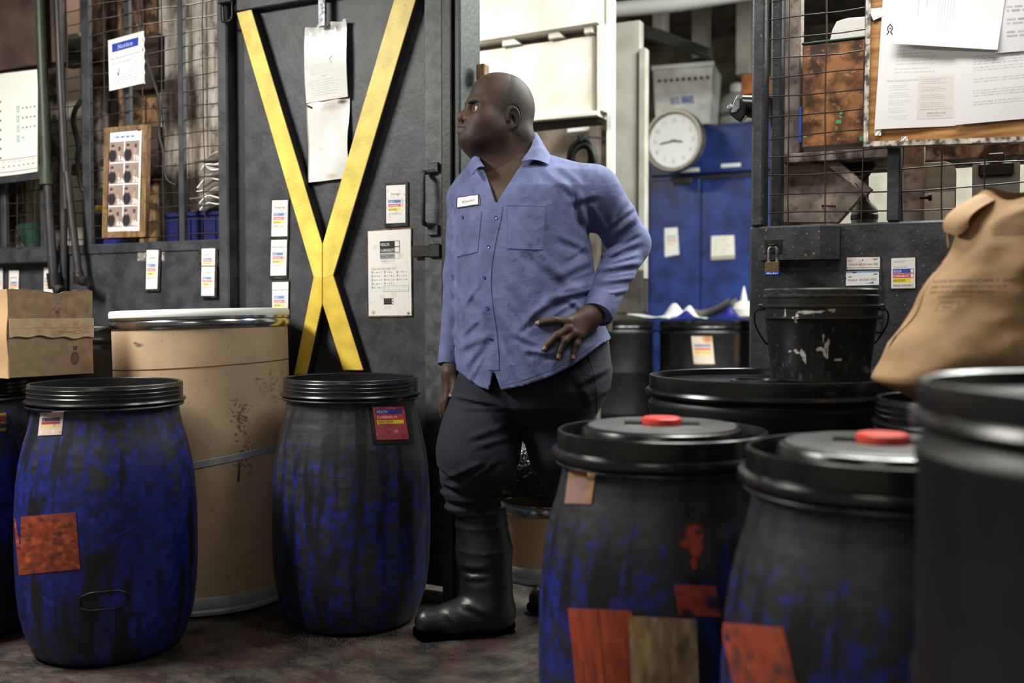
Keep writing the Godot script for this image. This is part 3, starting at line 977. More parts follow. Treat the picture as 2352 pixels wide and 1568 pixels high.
func posted_door() -> void:
	var d := -0.01
	var gr := "hazard cards in plastic sleeves on the partition"
	hazard_card([[625, 460], [661, 459], [660, 542], [623, 543]], d, printed(hazard_pic("Brasol Orange", 0.25, 31), 0.4), "top hazard card of the column left of the yellow X", gr, [2, 3, 3, 6])
	hazard_card([[623, 551], [659, 550], [657, 632], [621, 633]], d, printed(hazard_pic("Brasol Orange CR", 0.25, 32), 0.4), "middle hazard card of the column left of the yellow X, scribbled at its foot", gr, [2, 3, 3, 8])
	hazard_card([[625, 648], [662, 647], [661, 735], [625, 735]], d, printed(hazard_pic("Brasol Orange PGA", 0.3, 33, 0, rgb(150, 140, 130), 0.1), 0.4), "bottom hazard card of the column, standing just above the white drum lid", gr, [1, 2, 2, 4])
	hazard_card([[887, 426], [931, 424], [931, 511], [887, 513]], d, printed(hazard_pic("Dermagen", 0.15, 34, 8), 0.4), "stained hazard card in a crumpled sleeve above the big hazard sheet", gr, [3, 6, 6, 8])
	# big black and white hazard sheet
	var q := [[845, 531], [943, 526], [945, 724], [847, 725]]
	var p := Pic.new(300, 600, rgb(234, 233, 228))
	var K := rgb(26, 26, 28)
	p.rect(84, 76, 140, 82, K).rect(190, 80, 30, 34, rgb(234, 233, 228)).rect(190, 120, 30, 34, rgb(234, 233, 228))
	p.text(88, 110, "HEALTH", 28, rgb(230, 230, 228), "Droid Sans", false, 0.0, true, 0.62)
	p.text(88, 150, "FLAMMABILITY", 27, rgb(230, 230, 228), "Droid Sans", false, 0.0, true, 0.5)
	p.rect(84, 162, 140, 40, K, 0.55).rect(86, 164, 102, 36, rgb(190, 190, 188), 0.7).rect(190, 164, 32, 36, rgb(234, 233, 228))
	p.text(90, 194, "REACTIVITY", 28, rgb(40, 40, 42), "Droid Sans", false, 0.0, true, 0.6)
	p.text(90, 222, "PERSONAL PROTECTION", 13, rgb(120, 120, 120), "Droid Sans", false, 0.0, false, 0.7)
	p.rows(92, 232, 110, 1, 6, 2, rgb(150, 150, 150), 6)
	p.text(24, 276, "PERSONAL PROTECTION EQUIPMENT CODES", 12, rgb(90, 90, 90), "Droid Sans", false, 0.0, false, 0.7)
	for e in [[18, 262, 266, 1], [18, 428, 266, 1], [18, 262, 1, 167], [284, 262, 1, 167]]: p.rect(e[0], e[1], e[2], e[3], rgb(140, 140, 140))
	for r in 5:
		for k in 3:
			if k == 2 and r > 2 or k == 1 and r > 3: continue
			var x := 30 + k * 88.0; var y := 294 + r * 27.0
			p.rect(x - 5, y - 8, 9, 14, K).rect(x - 3, y - 5, 5, 7, rgb(234, 233, 228))
			for j in [4, 3, 4, 4, 4][(r + k) % 5]: p.blot(x + 16 + j * 15, y, 3 + (j * 2 + r) % 3, K, 0.9, 0.5)
	p.rect(108, 390, 176, 2, rgb(60, 110, 104)).rect(108, 430, 176, 2, rgb(60, 110, 104)).rect(108, 390, 2, 42, rgb(60, 110, 104)).rect(282, 390, 2, 42, rgb(60, 110, 104))
	for j in 10: p.blot(118 + j * 17, 416, 3, K, 0.9, 0.5).rect(114 + j * 17, 400, 8, 2, rgb(130, 130, 130))
	p.rect(108, 478, 68, 44, K).rect(164, 482, 10, 16, rgb(234, 233, 228)).rect(164, 502, 10, 16, rgb(234, 233, 228)).rows(110, 486, 46, 2, 18, 4, rgb(190, 190, 190), 3).rows(110, 534, 56, 3, 10, 3, rgb(150, 150, 150), 7)
	p.dirt(5, 26, rgb(160, 130, 96), 0.25, 0.1).dirt(6, 30, rgb(120, 90, 60), 0.5, 0.02)
	p.blot(280, 586, 14, rgb(120, 90, 60), 0.9, 0.6).blot(34, 578, 20, rgb(170, 150, 110), 0.7, 0.8)
	var c := mid(q, d)
	var o := thing("hazard_sheet", "large white hazard sheet with black bars and pictogram rows beside the yellow X", "poster", wx(c.x, c.y, d))
	part(o, "sheet", card4(q, d + 0.006, 0.002, c), printed(p, 0.4))
	part(o, "backing", card4(grow(q, 2, 3, 2, 3), d + 0.0045, 0.0045, c), M.board_brown)
	# two laminated white sheets hanging inside the X
	q = [[700, 66], [797, 44], [799, 222], [704, 237]]
	p = Pic.new(200, 380, rgb(236, 236, 234))
	p.rows(28, 196, 140, 5, 11, 4, rgb(190, 190, 188), 21, 0.5).rows(80, 256, 40, 1, 9, 4, rgb(150, 150, 150), 23).rows(30, 276, 140, 7, 12, 4, rgb(176, 176, 176), 22, 0.5)
	p.line(Vector2(120, 180), Vector2(134, 168), 2, rgb(90, 90, 92)).line(Vector2(120, 182), Vector2(132, 200), 1, rgb(120, 120, 122))
	p.blot(150, 30, 30, rgb(90, 86, 80), 0.5, 1.0).dirt(41, 14, rgb(120, 110, 96), 0.18)
	c = mid(q, d)
	o = thing("laminated_sheet", "upper laminated white sheet, its torn top hung under a metal bar inside the yellow X", "poster", wx(c.x, c.y, d), "laminated sheets hanging inside the yellow X")
	part(o, "sheet", card4(q, d + 0.02, 0.003, c, func(u, v): return 0.008 * sin(v * 3.0) + (0.012 * maxf(0.0, 0.08 - v) / 0.08 * sin(u * 21.0)), 16, 18), printed(p, 0.16))
	q = [[704, 238], [801, 224], [799, 408], [709, 420]]
	p = Pic.new(200, 380, rgb(232, 232, 230))
	p.blot(120, 30, 90, rgb(150, 130, 110), 0.35, 1.0, 26).blot(170, 14, 26, rgb(80, 60, 44), 0.8, 0.8, 14).line(Vector2(6, 12), Vector2(30, 26), 4, rgb(60, 46, 36)).rect(0, 0, 6, 380, rgb(120, 110, 96), 0.5)
	p.dirt(43, 16, rgb(150, 140, 124), 0.25).blot(120, 362, 40, rgb(190, 176, 140), 0.7, 1.0, 18)
	c = mid(q, d)
	o = thing("laminated_sheet", "lower laminated white sheet, wrinkled and stained, between the arms of the yellow X", "poster", wx(c.x, c.y, d), "laminated sheets hanging inside the yellow X")
	part(o, "sheet", card4(q, d + 0.014, 0.003, c, func(u, v): return 0.004 * sin(v * 7.0 + u * 4.0) + 0.003 * sin(u * 11.0 - v * 6.0), 14, 18), printed(p, 0.2))
	part(o, "backing", card4(grow(q, 1, 1, 1, 2), d + 0.006, 0.006, c), M.board_dark)
	# flat bar above them
	var r := wr(730, -60, 746, 61, 0.035)
	var g := Geo.new()
	g.box(V3(-r.size.x / 2, -r.size.y / 2, -0.012), V3(r.size.x / 2, r.size.y / 2, 0.0), 0.002)
	o = thing("metal_bar", "grey flat metal bar clamping the top of the laminated sheets", "bar", wx(r.get_center().x, r.get_center().y, 0.035))
	part(o, "bar", g, M.steel)
	g = Geo.new()
	g.box(V3(-0.012, r.size.y * 0.3, -0.05), V3(0.012, r.size.y * 0.45, -0.01), 0.002)
	part(o, "spacer", g, M.black_metal)


func posted_right() -> void:
	# notice board with its papers
	var c := wl(2200, 130, 0.0)
	var o := thing("notice_board", "wood grained notice board with a chipped white edge at the upper right", "notice board", wx(c.x, c.y, 0))
	part(o, "panel", card4([[1992, -120], [2480, -135], [2480, 314], [1986, 332]], 0.028, 0.025, c), M.oak)
	part(o, "edge_strip", card4([[1991, -120], [2003, -120], [1994, 324], [1983, 337]], 0.038, 0.036, c), M.white_worn)
	part(o, "edge_strip", card4([[1983, 337], [1994, 325], [2480, 309], [2480, 321]], 0.0385, 0.036, c), M.white_worn)
	var G := rgb(176, 176, 182)
	var sheets := []
	# left sheet with the two columns and the web address
	var p := Pic.new(512, 820, rgb(238, 238, 240))
	for k in [[rgb(30, 30, 34)]]:
		for s in [-1, 1]:
			var pts := [Vector2(62, 158), Vector2(62 + s * 15, 176), Vector2(62 + s * 16, 190), Vector2(62 + s * 6, 206), Vector2(62 + s * 18, 222)]
			for i in 4: p.line(pts[i], pts[i + 1], 3.4, k[0])
		p.blot(62, 184, 8, k[0], 1.0, 0.3)
		p.text(62, 189, "A", 14, rgb(238, 238, 240), "Droid Sans", true)
	p.rows(120, 300, 300, 6, 22, 8, G, 31, 0.5).rows(110, 440, 300, 2, 24, 8, G, 32, 0.5)
	p.text(66, 524, "Kiosk Locations and Times", 18, rgb(150, 150, 156), "Droid Sans")
	for k in 5: p.rows(84, 548 + k * 48, 150, 3, 12, 4, rgb(160, 160, 166), 40 + k, 0.6, 0.4)
	p.rect(268, 500, 232, 270, rgb(228, 226, 222))
	for k in 4: p.rows(290, 516 + k * 50, 180, 3, 12, 4, rgb(140, 140, 146), 50 + k, 0.6, 0.4)
	p.rows(282, 706, 214, 1, 12, 4, rgb(140, 140, 146), 60, 0.7)
	p.text(390, 738, "www.iufco.org", 18, rgb(110, 110, 116), "Droid Sans", true)
	p.rows(330, 748, 120, 1, 12, 5, rgb(130, 130, 136), 61, 0.7).rect(268, 768, 232, 2, rgb(150, 150, 156))
	sheets.append([[[2028, 0], [2200, -8], [2195, 289], [2009, 298]], 0.032, p, "white sheet with a small black emblem and two columns of kiosk times"])
	p = Pic.new(512, 420, rgb(236, 236, 240))
	for k in 5: p.rows(78, 56 + k * 62, 400, [4, 2, 2, 3, 2][k], 14, 6, rgb(164, 164, 172), 70 + k, 0.6, 0.3)
	sheets.append([[[2196, 110], [2470, 84], [2470, 262], [2195, 288]], 0.033, p, "letter sheet of numbered paragraphs at the lower right of the notice board"])
	p = Pic.new(256, 320, rgb(226, 226, 232))
	for k in 5: p.rows(40, 60 + k * 46, 150, 2, 14, 8, rgb(140, 140, 150), 80 + k, 0.7, 0.5)
	sheets.append([[[2284, -80], [2470, -90], [2470, 108], [2284, 124]], 0.036, p, "grey shadowed list sheet at the right edge of the notice board"])
	p = Pic.new(512, 340, rgb(240, 240, 243))
	for k in 4:
		p.rect(110 + k * 20, 40, 4, [190, 120, 160, 130][k], rgb(170, 170, 178), 0.8)
	for k in 6: p.rect(210 + k * 14, 10, 3, 270 - 26 * (k % 3), rgb(186, 186, 192), 0.8)
	sheets.append([[[2066, -110], [2322, -92], [2291, 117], [2052, 104]], 0.042, p, "loose white sheet with sideways print pinned over the other papers"])
	for s in sheets:
		c = mid(s[0], s[1])
		var sh := solo("paper_sheet", s[3], "paper", card4(s[0], s[1], 0.0008, c, func(u, v): return 0.004 + 0.003 * sin(u * 4.0 + 1.0) * v + 0.012 * (maxf(0, v - 0.7) / 0.3) * float(s[1] > 0.04), 8, 8), printed(s[2], 0.6), wx(c.x, c.y, s[1]), "papers on the notice board")
	for k in [[[[1994, 20], [2027, 17], [2030, 36], [2006, 47]], "large torn scrap of tape at the upper left of the notice board"], [[[2009, 298], [2024, 298], [2023, 311], [2009, 311]], "small tape tab under the lower left corner of the emblem sheet"], [[[2071, 314], [2085, 313], [2084, 323], [2069, 323]], "torn paper scrap stuck on the lower edge of the notice board"]]:
		c = mid(k[0], 0.034)
		solo("tape_scrap", k[1], "tape", card4(k[0], 0.036, 0.001, c, func(u, v): return 0.002 * sin(u * 9.0 + v * 5.0), 5, 3), M.paper, wx(c.x, c.y, 0.034), "scraps of tape on the notice board")
	# dye name cards above the bucket
	p = Pic.new(256, 110, rgb(234, 230, 222))
	p.text(20, 74, "Levolfast Brown FM", 27, rgb(50, 48, 48), "Droid Sans", false, 0.0, false, 0.93)
	p.rect(8, 30, 34, 5, rgb(60, 50, 40)).blot(122, 26, 7, rgb(40, 34, 28)).blot(220, 20, 26, rgb(150, 110, 70), 0.8, 0.8, 14).rect(0, 94, 256, 4, rgb(50, 40, 34), 0.8).dirt(7, 16, rgb(140, 110, 80), 0.35)
	var gd := "dye name cards on the right half wall"
	var q := [[1945, 591], [2021, 590], [2021, 618], [1945, 619]]
	c = mid(q, 0.0)
	o = thing("name_card", "upper white name card for Levolfast Brown above the bucket", "sign", wx(c.x, c.y, 0), gd)
	part(o, "card", card4(q, 0.004, 0.001, c), printed(p, 0.4))
	part(o, "sleeve", card4(grow(q, 1, 1, 3, 8), 0.003, 0.003, c), M.sleeve)
	p = Pic.new(256, 130, rgb(232, 234, 236))
	p.rect(0, 0, 256, 16, rgb(92, 130, 190), 0.8)
	p.text(16, 90, "Avacor Brown KSS", 29, rgb(46, 46, 50), "Droid Sans", false, 0.0, false, 0.93)
	p.rect(20, 48, 26, 8, rgb(60, 54, 50)).rect(214, 28, 30, 9, rgb(60, 54, 50))
	q = [[1943, 623], [2019, 621], [2019, 654], [1943, 656]]
	c = mid(q, 0.0)
	o = thing("name_card", "lower white name card for Avacor Brown, half hidden by the bucket rim", "sign", wx(c.x, c.y, 0), gd)
	part(o, "card", card4(q, 0.0065, 0.001, c), printed(p, 0.4))
	part(o, "sleeve", card4([[1941, 626], [2026, 620], [2026, 762], [1942, 762]], 0.0055, 0.0055, c, func(u, v): return 0.0015 * sin(v * 20.0 + u * 6.0), 4, 10), M.sleeve)
	p = Pic.new(170, 220, rgb(236, 234, 232))
	p.text(20, 34, "Araclor", 24, rgb(140, 140, 146), "Droid Sans", false, 0.25)
	p.text(16, 72, "Grey  B-Kn", 20, rgb(150, 150, 156), "Droid Sans", false, 0.25)
	var bars := [[rgb(52, 82, 178), "HEALTH"], [rgb(208, 58, 66), "FLAMMABILITY"], [rgb(244, 226, 60), "REACTIVITY"]]
	for i in 3:
		p.rect(12, 78 + i * 34, 150, 32, bars[i][0])
		p.text(16, 104 + i * 34, bars[i][1], 25, rgb(238, 238, 238) if i < 2 else rgb(90, 84, 20), "Droid Sans", false, 0.0, true, 0.62)
		p.rect(138, 82 + i * 34, 20, 24, rgb(238, 236, 234))
	p.text(14, 206, "PERSONAL PROTECTION", 20, rgb(40, 40, 44), "Droid Sans", false, 0.0, true, 0.55)
	p.rect(140, 186, 18, 20, rgb(200, 200, 200)).dirt(9, 12, rgb(150, 110, 80), 0.25, 0.06).rect(0, 214, 170, 6, rgb(150, 110, 90), 0.6)
	q = [[2047, 593], [2102, 591], [2102, 662], [2047, 663]]
	c = mid(q, 0.0)
	o = thing("hazard_card", "bright hazard card with handwriting on top, left of the paper sack", "sign", wx(c.x, c.y, 0), "hazard cards in plastic sleeves on the partition")
	part(o, "card", card4(q, 0.004, 0.001, c), printed(p, 0.4))
	part(o, "sleeve", card4(grow(q, 1, 1, 1, 1), 0.003, 0.003, c), M.sleeve)
	# lock block, hasp and padlock
	var r := wr(1742, 518, 1926, 596, 0.05)
	var ctr := V3(r.get_center().x, r.position.y, 0)
	o = thing("lock_block", "chipped black wooden lock block on the edge of the half wall", "block", wx(ctr.x, ctr.y, 0))
	var g := Geo.new()
	g.xf = Transform3D(Basis(Vector3.RIGHT, Vector3(0, 0, -1), Vector3(0, 1, 0)), Vector3.ZERO)
	var h := r.size.x / 2
	var fx := wl(1884, 550, 0.05).x - ctr.x
	g.prism(PackedVector2Array([Vector2(-h, 0), Vector2(-h, -0.055), Vector2(fx, -0.055), Vector2(h, -0.03), Vector2(h, 0)]), 0.0, r.size.y, 0.004)
	part(o, "body", g, M.paint_rough)
	var chip := [[1796, 521], [1881, 532], [1870, 582], [1850, 586], [1755, 578], [1760, 527]]
	for k in chip.size():
		var pc := Geo.new()
		var w0 := wl(chip[k][0], chip[k][1], 0.055) - ctr
		var ring := PackedVector2Array()
		var cr := RandomNumberGenerator.new()
		cr.seed = k + 3
		for s in 8: ring.append(Vector2(w0.x, w0.y) + Vector2.from_angle(TAU * s / 8) * cr.randf_range(0.002, 0.0055))
		pc.prism(ring, 0.0535, 0.0558)
		part(o, "bare_chip", pc, M.frame_wood)
	g = Geo.new()
	var hp := wr(1757, 549, 1797, 582, 0.055)
	var hc := hp.get_center() - Vector2(ctr.x, ctr.y)
	g.box(V3(hc.x - hp.size.x / 2, hc.y - hp.size.y / 2, 0.054), V3(hc.x + hp.size.x / 2, hc.y + hp.size.y / 2, 0.058), 0.002)
	part(o, "hasp_plate", g, M.grimy_metal)
	g = Geo.new()
	var st := wl(1776, 563, 0.055) - ctr
	g.tube(spline([V3(st.x - 0.008, st.y + 0.004, 0.056), V3(st.x - 0.006, st.y, 0.074), V3(st.x + 0.006, st.y, 0.074), V3(st.x + 0.008, st.y + 0.004, 0.056)], 5), 0.003, 7)
	part(o, "staple", g, M.grimy_metal)
	r = wr(1758, 601, 1792, 632, 0.07)
	o = thing("padlock", "brass laminated padlock with a blue base hanging on the lock block", "padlock", wx(r.get_center().x, r.position.y, 0.07))
	var w2 := r.size.x / 2; var hh := r.size.y
	g = Geo.new()
	for k in 9: g.box(V3(-w2 * 0.94, hh * (0.26 + k * 0.082), -0.011), V3(w2 * 0.94, hh * (0.26 + k * 0.082 + 0.07), 0.011), 0.0015)
	g.box(V3(-w2 * 0.9, hh * 0.25, -0.0095), V3(w2 * 0.9, hh * 0.98, 0.0095), 0.001)
	part(o, "body", g, M.brass)
	g = Geo.new()
	g.box(V3(-w2, 0, -0.013), V3(w2, hh * 0.27, 0.013), 0.002)
	part(o, "base", g, M.lock_blue)
	p = Pic.new(128, 36, rgb(34, 52, 160))
	p.text(64, 29, "Master", 32, rgb(240, 240, 244), "Droid Sans", true, 0.25, true, 1.05)
	g = Geo.new()
	g.sheet(1, 1, func(u, v): return V3(lerpf(-w2 * 0.92, w2 * 0.92, u), lerpf(hh * 0.25, hh * 0.03, v), 0.0135))
	part(o, "lettering", g, printed(p, 0.4))
	g = Geo.new()
	var sh2 := wl(1776, 566, 0.07).y - r.position.y
	var sp := []
	for k in 13:
		var a := PI * k / 12.0
		sp.append(V3(-cos(a) * w2 * 0.55, sh2 - w2 * 0.55 + sin(a) * w2 * 0.55, 0))
	sp.push_front(V3(-w2 * 0.55, hh * 0.9, 0)); sp.append(V3(w2 * 0.55, hh * 0.9, 0))
	g.tube(PackedVector3Array(sp), 0.0042, 9)
	part(o, "shackle", g, M.steel)
	# black roller catch on the post
	o = thing("door_catch", "black roller door catch bolted behind the right door post", "door catch", wx(wl(1700, 245, -0.03).x, wl(1700, 245, -0.03).y, -0.03))
	ctr = wl(1700, 245, -0.03)
	var rel := func(pts, off):
		var a := wpoly(pts, off)
		for i in a.size(): a[i] -= Vector2(ctr.x, ctr.y)
		return a
	g = Geo.new()
	g.prism(rel.call([[1671, 250], [1676, 236], [1694, 220], [1708, 232], [1710, 262], [1700, 277], [1689, 274], [1675, 262]], -0.0), -0.012, 0.02, 0.004)
	part(o, "housing", g, M.lid)
	g = Geo.new()
	g.prism(rel.call([[1675, 252], [1692, 218], [1699, 216], [1697, 248], [1690, 257], [1680, 259]], 0.0), 0.02, 0.026, 0.002)
	part(o, "arm", g, M.steel)
	g = Geo.new()
	var a1 := wl(1700, 243, -0.075) - ctr; var a2 := wl(1764, 248, -0.075) - ctr
	g.tube(PackedVector3Array([a1, a1.lerp(a2, 0.08), a1.lerp(a2, 0.5), a2]), [0.022, 0.032, 0.034, 0.034], 20)
	part(o, "roller", g, M.lid)
	g = Geo.new()
	g.xf = Transform3D(Basis(Vector3.RIGHT, PI / 2), wl(1681, 251, 0.0) - ctr + V3(0, 0, 0.026))
	g.lathe([Vector2(0.009, 0), Vector2(0.009, 0.003), Vector2(0.006, 0.0045), Vector2(0.0045, 0.007), Vector2(0, 0.007)], 14)
	part(o, "bolt", g, M.steel)


func wbox(x0: float, y0: float, x1: float, y1: float, off: float, depth: float, b := 0.003, ctr := Vector3.ZERO) -> Geo:
	var r := wr(x0, y0, x1, y1, off)
	var g := Geo.new()
	return g.box(V3(r.position.x, r.position.y, off - depth) - ctr, V3(r.end.x, r.end.y, off) - ctr, b)


func behind_left() -> void:
	var o := thing("wall_left_inner", "weathered upright boards of white, grey and brown behind the left wire mesh", "wall", WALL, "", "structure")
	for b in [
		[-120, -40, M.board_dark], [-38, 18, M.board_dark], [19, 51, M.board_grey], [53, 104, M.board_white], [106, 149, M.board_grey], [151, 186, M.steel_white], [188, 206, M.board_dark], [207, 246, M.board_grey],
		[248, 269, M.board_dark], [271, 299, M.board_brown], [301, 333, M.board_brown], [335, 364, M.board_brown], [366, 409, M.board_white], [411, 440, M.board_white], [441, 474, M.board_white], [475, 524, M.board_white], [526, 560, M.board_grey]]:
		part(o, "plank", wbox(b[0], -90, b[1], 700, -0.28 - 0.012 * (int(b[0]) % 3), 0.03, 0.004), b[2])
	part(o, "backing", wbox(-140, -100, 580, 760, -0.36, 0.03, 0.0), M.board_dark)
	for b in [[302, 80, 363, 205], [302, 292, 363, 405], [206, 430, 300, 562]]:
		part(o, "batten", wbox(b[0], b[1], b[2], b[3], -0.24, 0.035, 0.004), M.board_dark)
	# what hangs and lies behind the mesh
	var g := Geo.new()
	var a := wl(143, 112, -0.17); var b2 := wl(196, 112, -0.17)
	var k := (b2.x - a.x) / 2
	g.xf = Transform3D(Basis(Vector3(0, 0, 1), -PI / 2), Vector3(-k, 0, 0))
	g.lathe([Vector2(0, 0), Vector2(0.04, 0.0), Vector2(0.052, 0.012), Vector2(0.055, 0.03), Vector2(0.055, 2 * k - 0.03), Vector2(0.052, 2 * k - 0.012), Vector2(0.04, 2 * k), Vector2(0, 2 * k)], 24)
	var t := thing("gas_bottle", "short dark green bottle lying behind the mesh between the first two bars", "bottle", wx((a.x + b2.x) / 2, a.y, -0.17))
	part(t, "body", g, M.green_plastic)
	g = Geo.new()
	g.box(V3(-k - 0.02, -0.075, -0.07), V3(k + 0.02, -0.055, 0.06), 0.003)
	part(t, "bracket", g, M.black_metal)
	var hp := []
	for p in [[186, 232], [174, 250], [168, 275], [172, 300], [180, 335], [178, 370], [184, 410], [190, 440]]: hp.append(wl(p[0], p[1], -0.15))
	g = Geo.new()
	g.tube(spline(hp, 5), 0.011, 10)
	solo("hose", "grey green hose curving down behind the mesh below the green bottle", "hose", g, M.pipe_green, WALL)
	g = wbox(162, 375, 184, 402, -0.16, 0.05, 0.006, wl(173, 402, -0.18))
	solo("wood_offcut", "small yellow wood offcut behind the slanting pipe", "block", g, M.frame_wood, WALL * Transform3D(Basis(), wl(173, 402, -0.18)))
	# green funnel shaped can low on the left
	var c := wl(78, 572, -0.1)
	t = thing("watering_can", "dark green plastic can tilted behind the mesh above the left rail", "can", wx(c.x, c.y, -0.1, 0.25))
	g = Geo.new()
	g.lathe([Vector2(0, 0), Vector2(0.03, 0), Vector2(0.036, 0.01), Vector2(0.055, 0.105), Vector2(0.058, 0.11), Vector2(0.052, 0.11), Vector2(0.03, 0.012), Vector2(0, 0.01)], 24)
	part(t, "body", g, M.green_plastic)
	g = Geo.new()
	g.tube(spline([V3(-0.04, 0.09, 0.0), V3(-0.075, 0.07, 0.01), V3(-0.07, 0.03, 0.01), V3(-0.035, 0.015, 0.0)], 5), 0.007, 8)
	part(t, "handle", g, M.rubber)
	# crumpled sheets heaped on a blue crate
	var top := wl(440, 484, -0.13)
	var rr := RandomNumberGenerator.new()
	rr.seed = 77
	var heap := "crumpled sheets heaped on the blue crate behind the mesh"
	for i in 9:
		var w := rr.randf_range(0.17, 0.24); var dd := rr.randf_range(0.12, 0.18)
		var y := i * 0.0235
		var ph := rr.randf() * 6.0; var amp := rr.randf_range(0.005, 0.009); var sl := rr.randf_range(-0.05, 0.12)
		g = Geo.new()
		g.sheet(14, 8, func(u, v): return V3((u - 0.5) * w, amp * sin(u * 9.0 + ph) * (0.4 + v) + sl * (u - 0.5) * 0.5 - 0.012 * pow(absf(u - 0.5) * 2, 3), (v - 0.5) * dd + 0.01 * sin(u * 5.0 + ph)), 0.004)
		var s := solo("crumpled_sheet", ["lowest", "second lowest", "third lowest", "fourth lowest", "middle", "fourth from top", "third from top", "second from top", "topmost"][i] + " crumpled grey white sheet in the heap on the blue crate", "paper", g, [M.paper, M.cloth_white, M.board_white][i % 3], wx(wl(474, 484).x + rr.randf_range(-0.02, 0.025), top.y + 0.018 + y, -0.12), heap)
		s.rotate_object_local(Vector3.UP, rr.randf_range(-0.3, 0.3))
	var r := wr(368, 486, 512, 556, -0.06)
	t = thing("crate", "dark blue plastic crate behind the mesh left of the door post", "crate", wx(r.get_center().x, r.position.y - 0.06, -0.17))
	var hw := r.size.x / 2; var hh := r.size.y + 0.06
	g = Geo.new()
	g.box(V3(-hw, 0, 0.07), V3(hw, hh, 0.08), 0.003); g.box(V3(-hw, 0, -0.1), V3(hw, hh, -0.09), 0.003)
	g.box(V3(-hw, 0, -0.09), V3(-hw + 0.01, hh, 0.07), 0.003); g.box(V3(hw - 0.01, 0, -0.09), V3(hw, hh, 0.07), 0.003); g.box(V3(-hw, 0, -0.09), V3(hw, 0.01, 0.07), 0.0)
	part(t, "body", g, M.blue_dark)
	for x in [-0.6, -0.2, 0.2, 0.6]:
		g = Geo.new()
		g.box(V3(hw * x - 0.006, 0.01, 0.078), V3(hw * x + 0.006, hh - 0.02, 0.086), 0.002)
		part(t, "rib", g, M.blue_dark)
	g = Geo.new()
	g.box(V3(-hw - 0.004, hh - 0.016, 0.07), V3(hw + 0.004, hh + 0.002, 0.088), 0.003)
	part(t, "rim", g, M.blue_dark)
	part(t, "board", Geo.new().box(V3(-hw * 0.2, hh + 0.002, -0.09), V3(hw, hh + 0.012, 0.08), 0.003), M.board_dark)
	var c2 := wl(232, 488, -0.12)
	g = Geo.new()
	g.box(V3(-0.022, 0, -0.02), V3(0.02, 0.03, 0.02), 0.006)
	solo("sponge", "small yellow scrap of sponge behind the wooden picture frame", "sponge", g, M.yellow_bit, wx(c2.x, c2.y, -0.12))
	g = Geo.new()
	g.box(V3(-0.09, -0.05, -0.05), V3(0.09, 0.015, 0.05), 0.006)
	c2 = wl(258, 560, -0.12)
	solo("parts_tray", "blue parts tray just showing under the wooden picture frame", "tray", g, M.blue_bin, wx(c2.x, c2.y, -0.12))
	# the shelf that carries them
	r = wr(196, 557, 520, 566, -0.02)
	g = Geo.new()
	g.box(V3(-2.6, wl(360, 562).y - 0.055, -0.3), V3(wl(515, 500).x, wl(360, 562).y - 0.03, -0.075), 0.003)
	solo("trim_3", "narrow shelf board behind the left wire mesh", "shelf", g, M.board_dark, WALL, "", "structure")


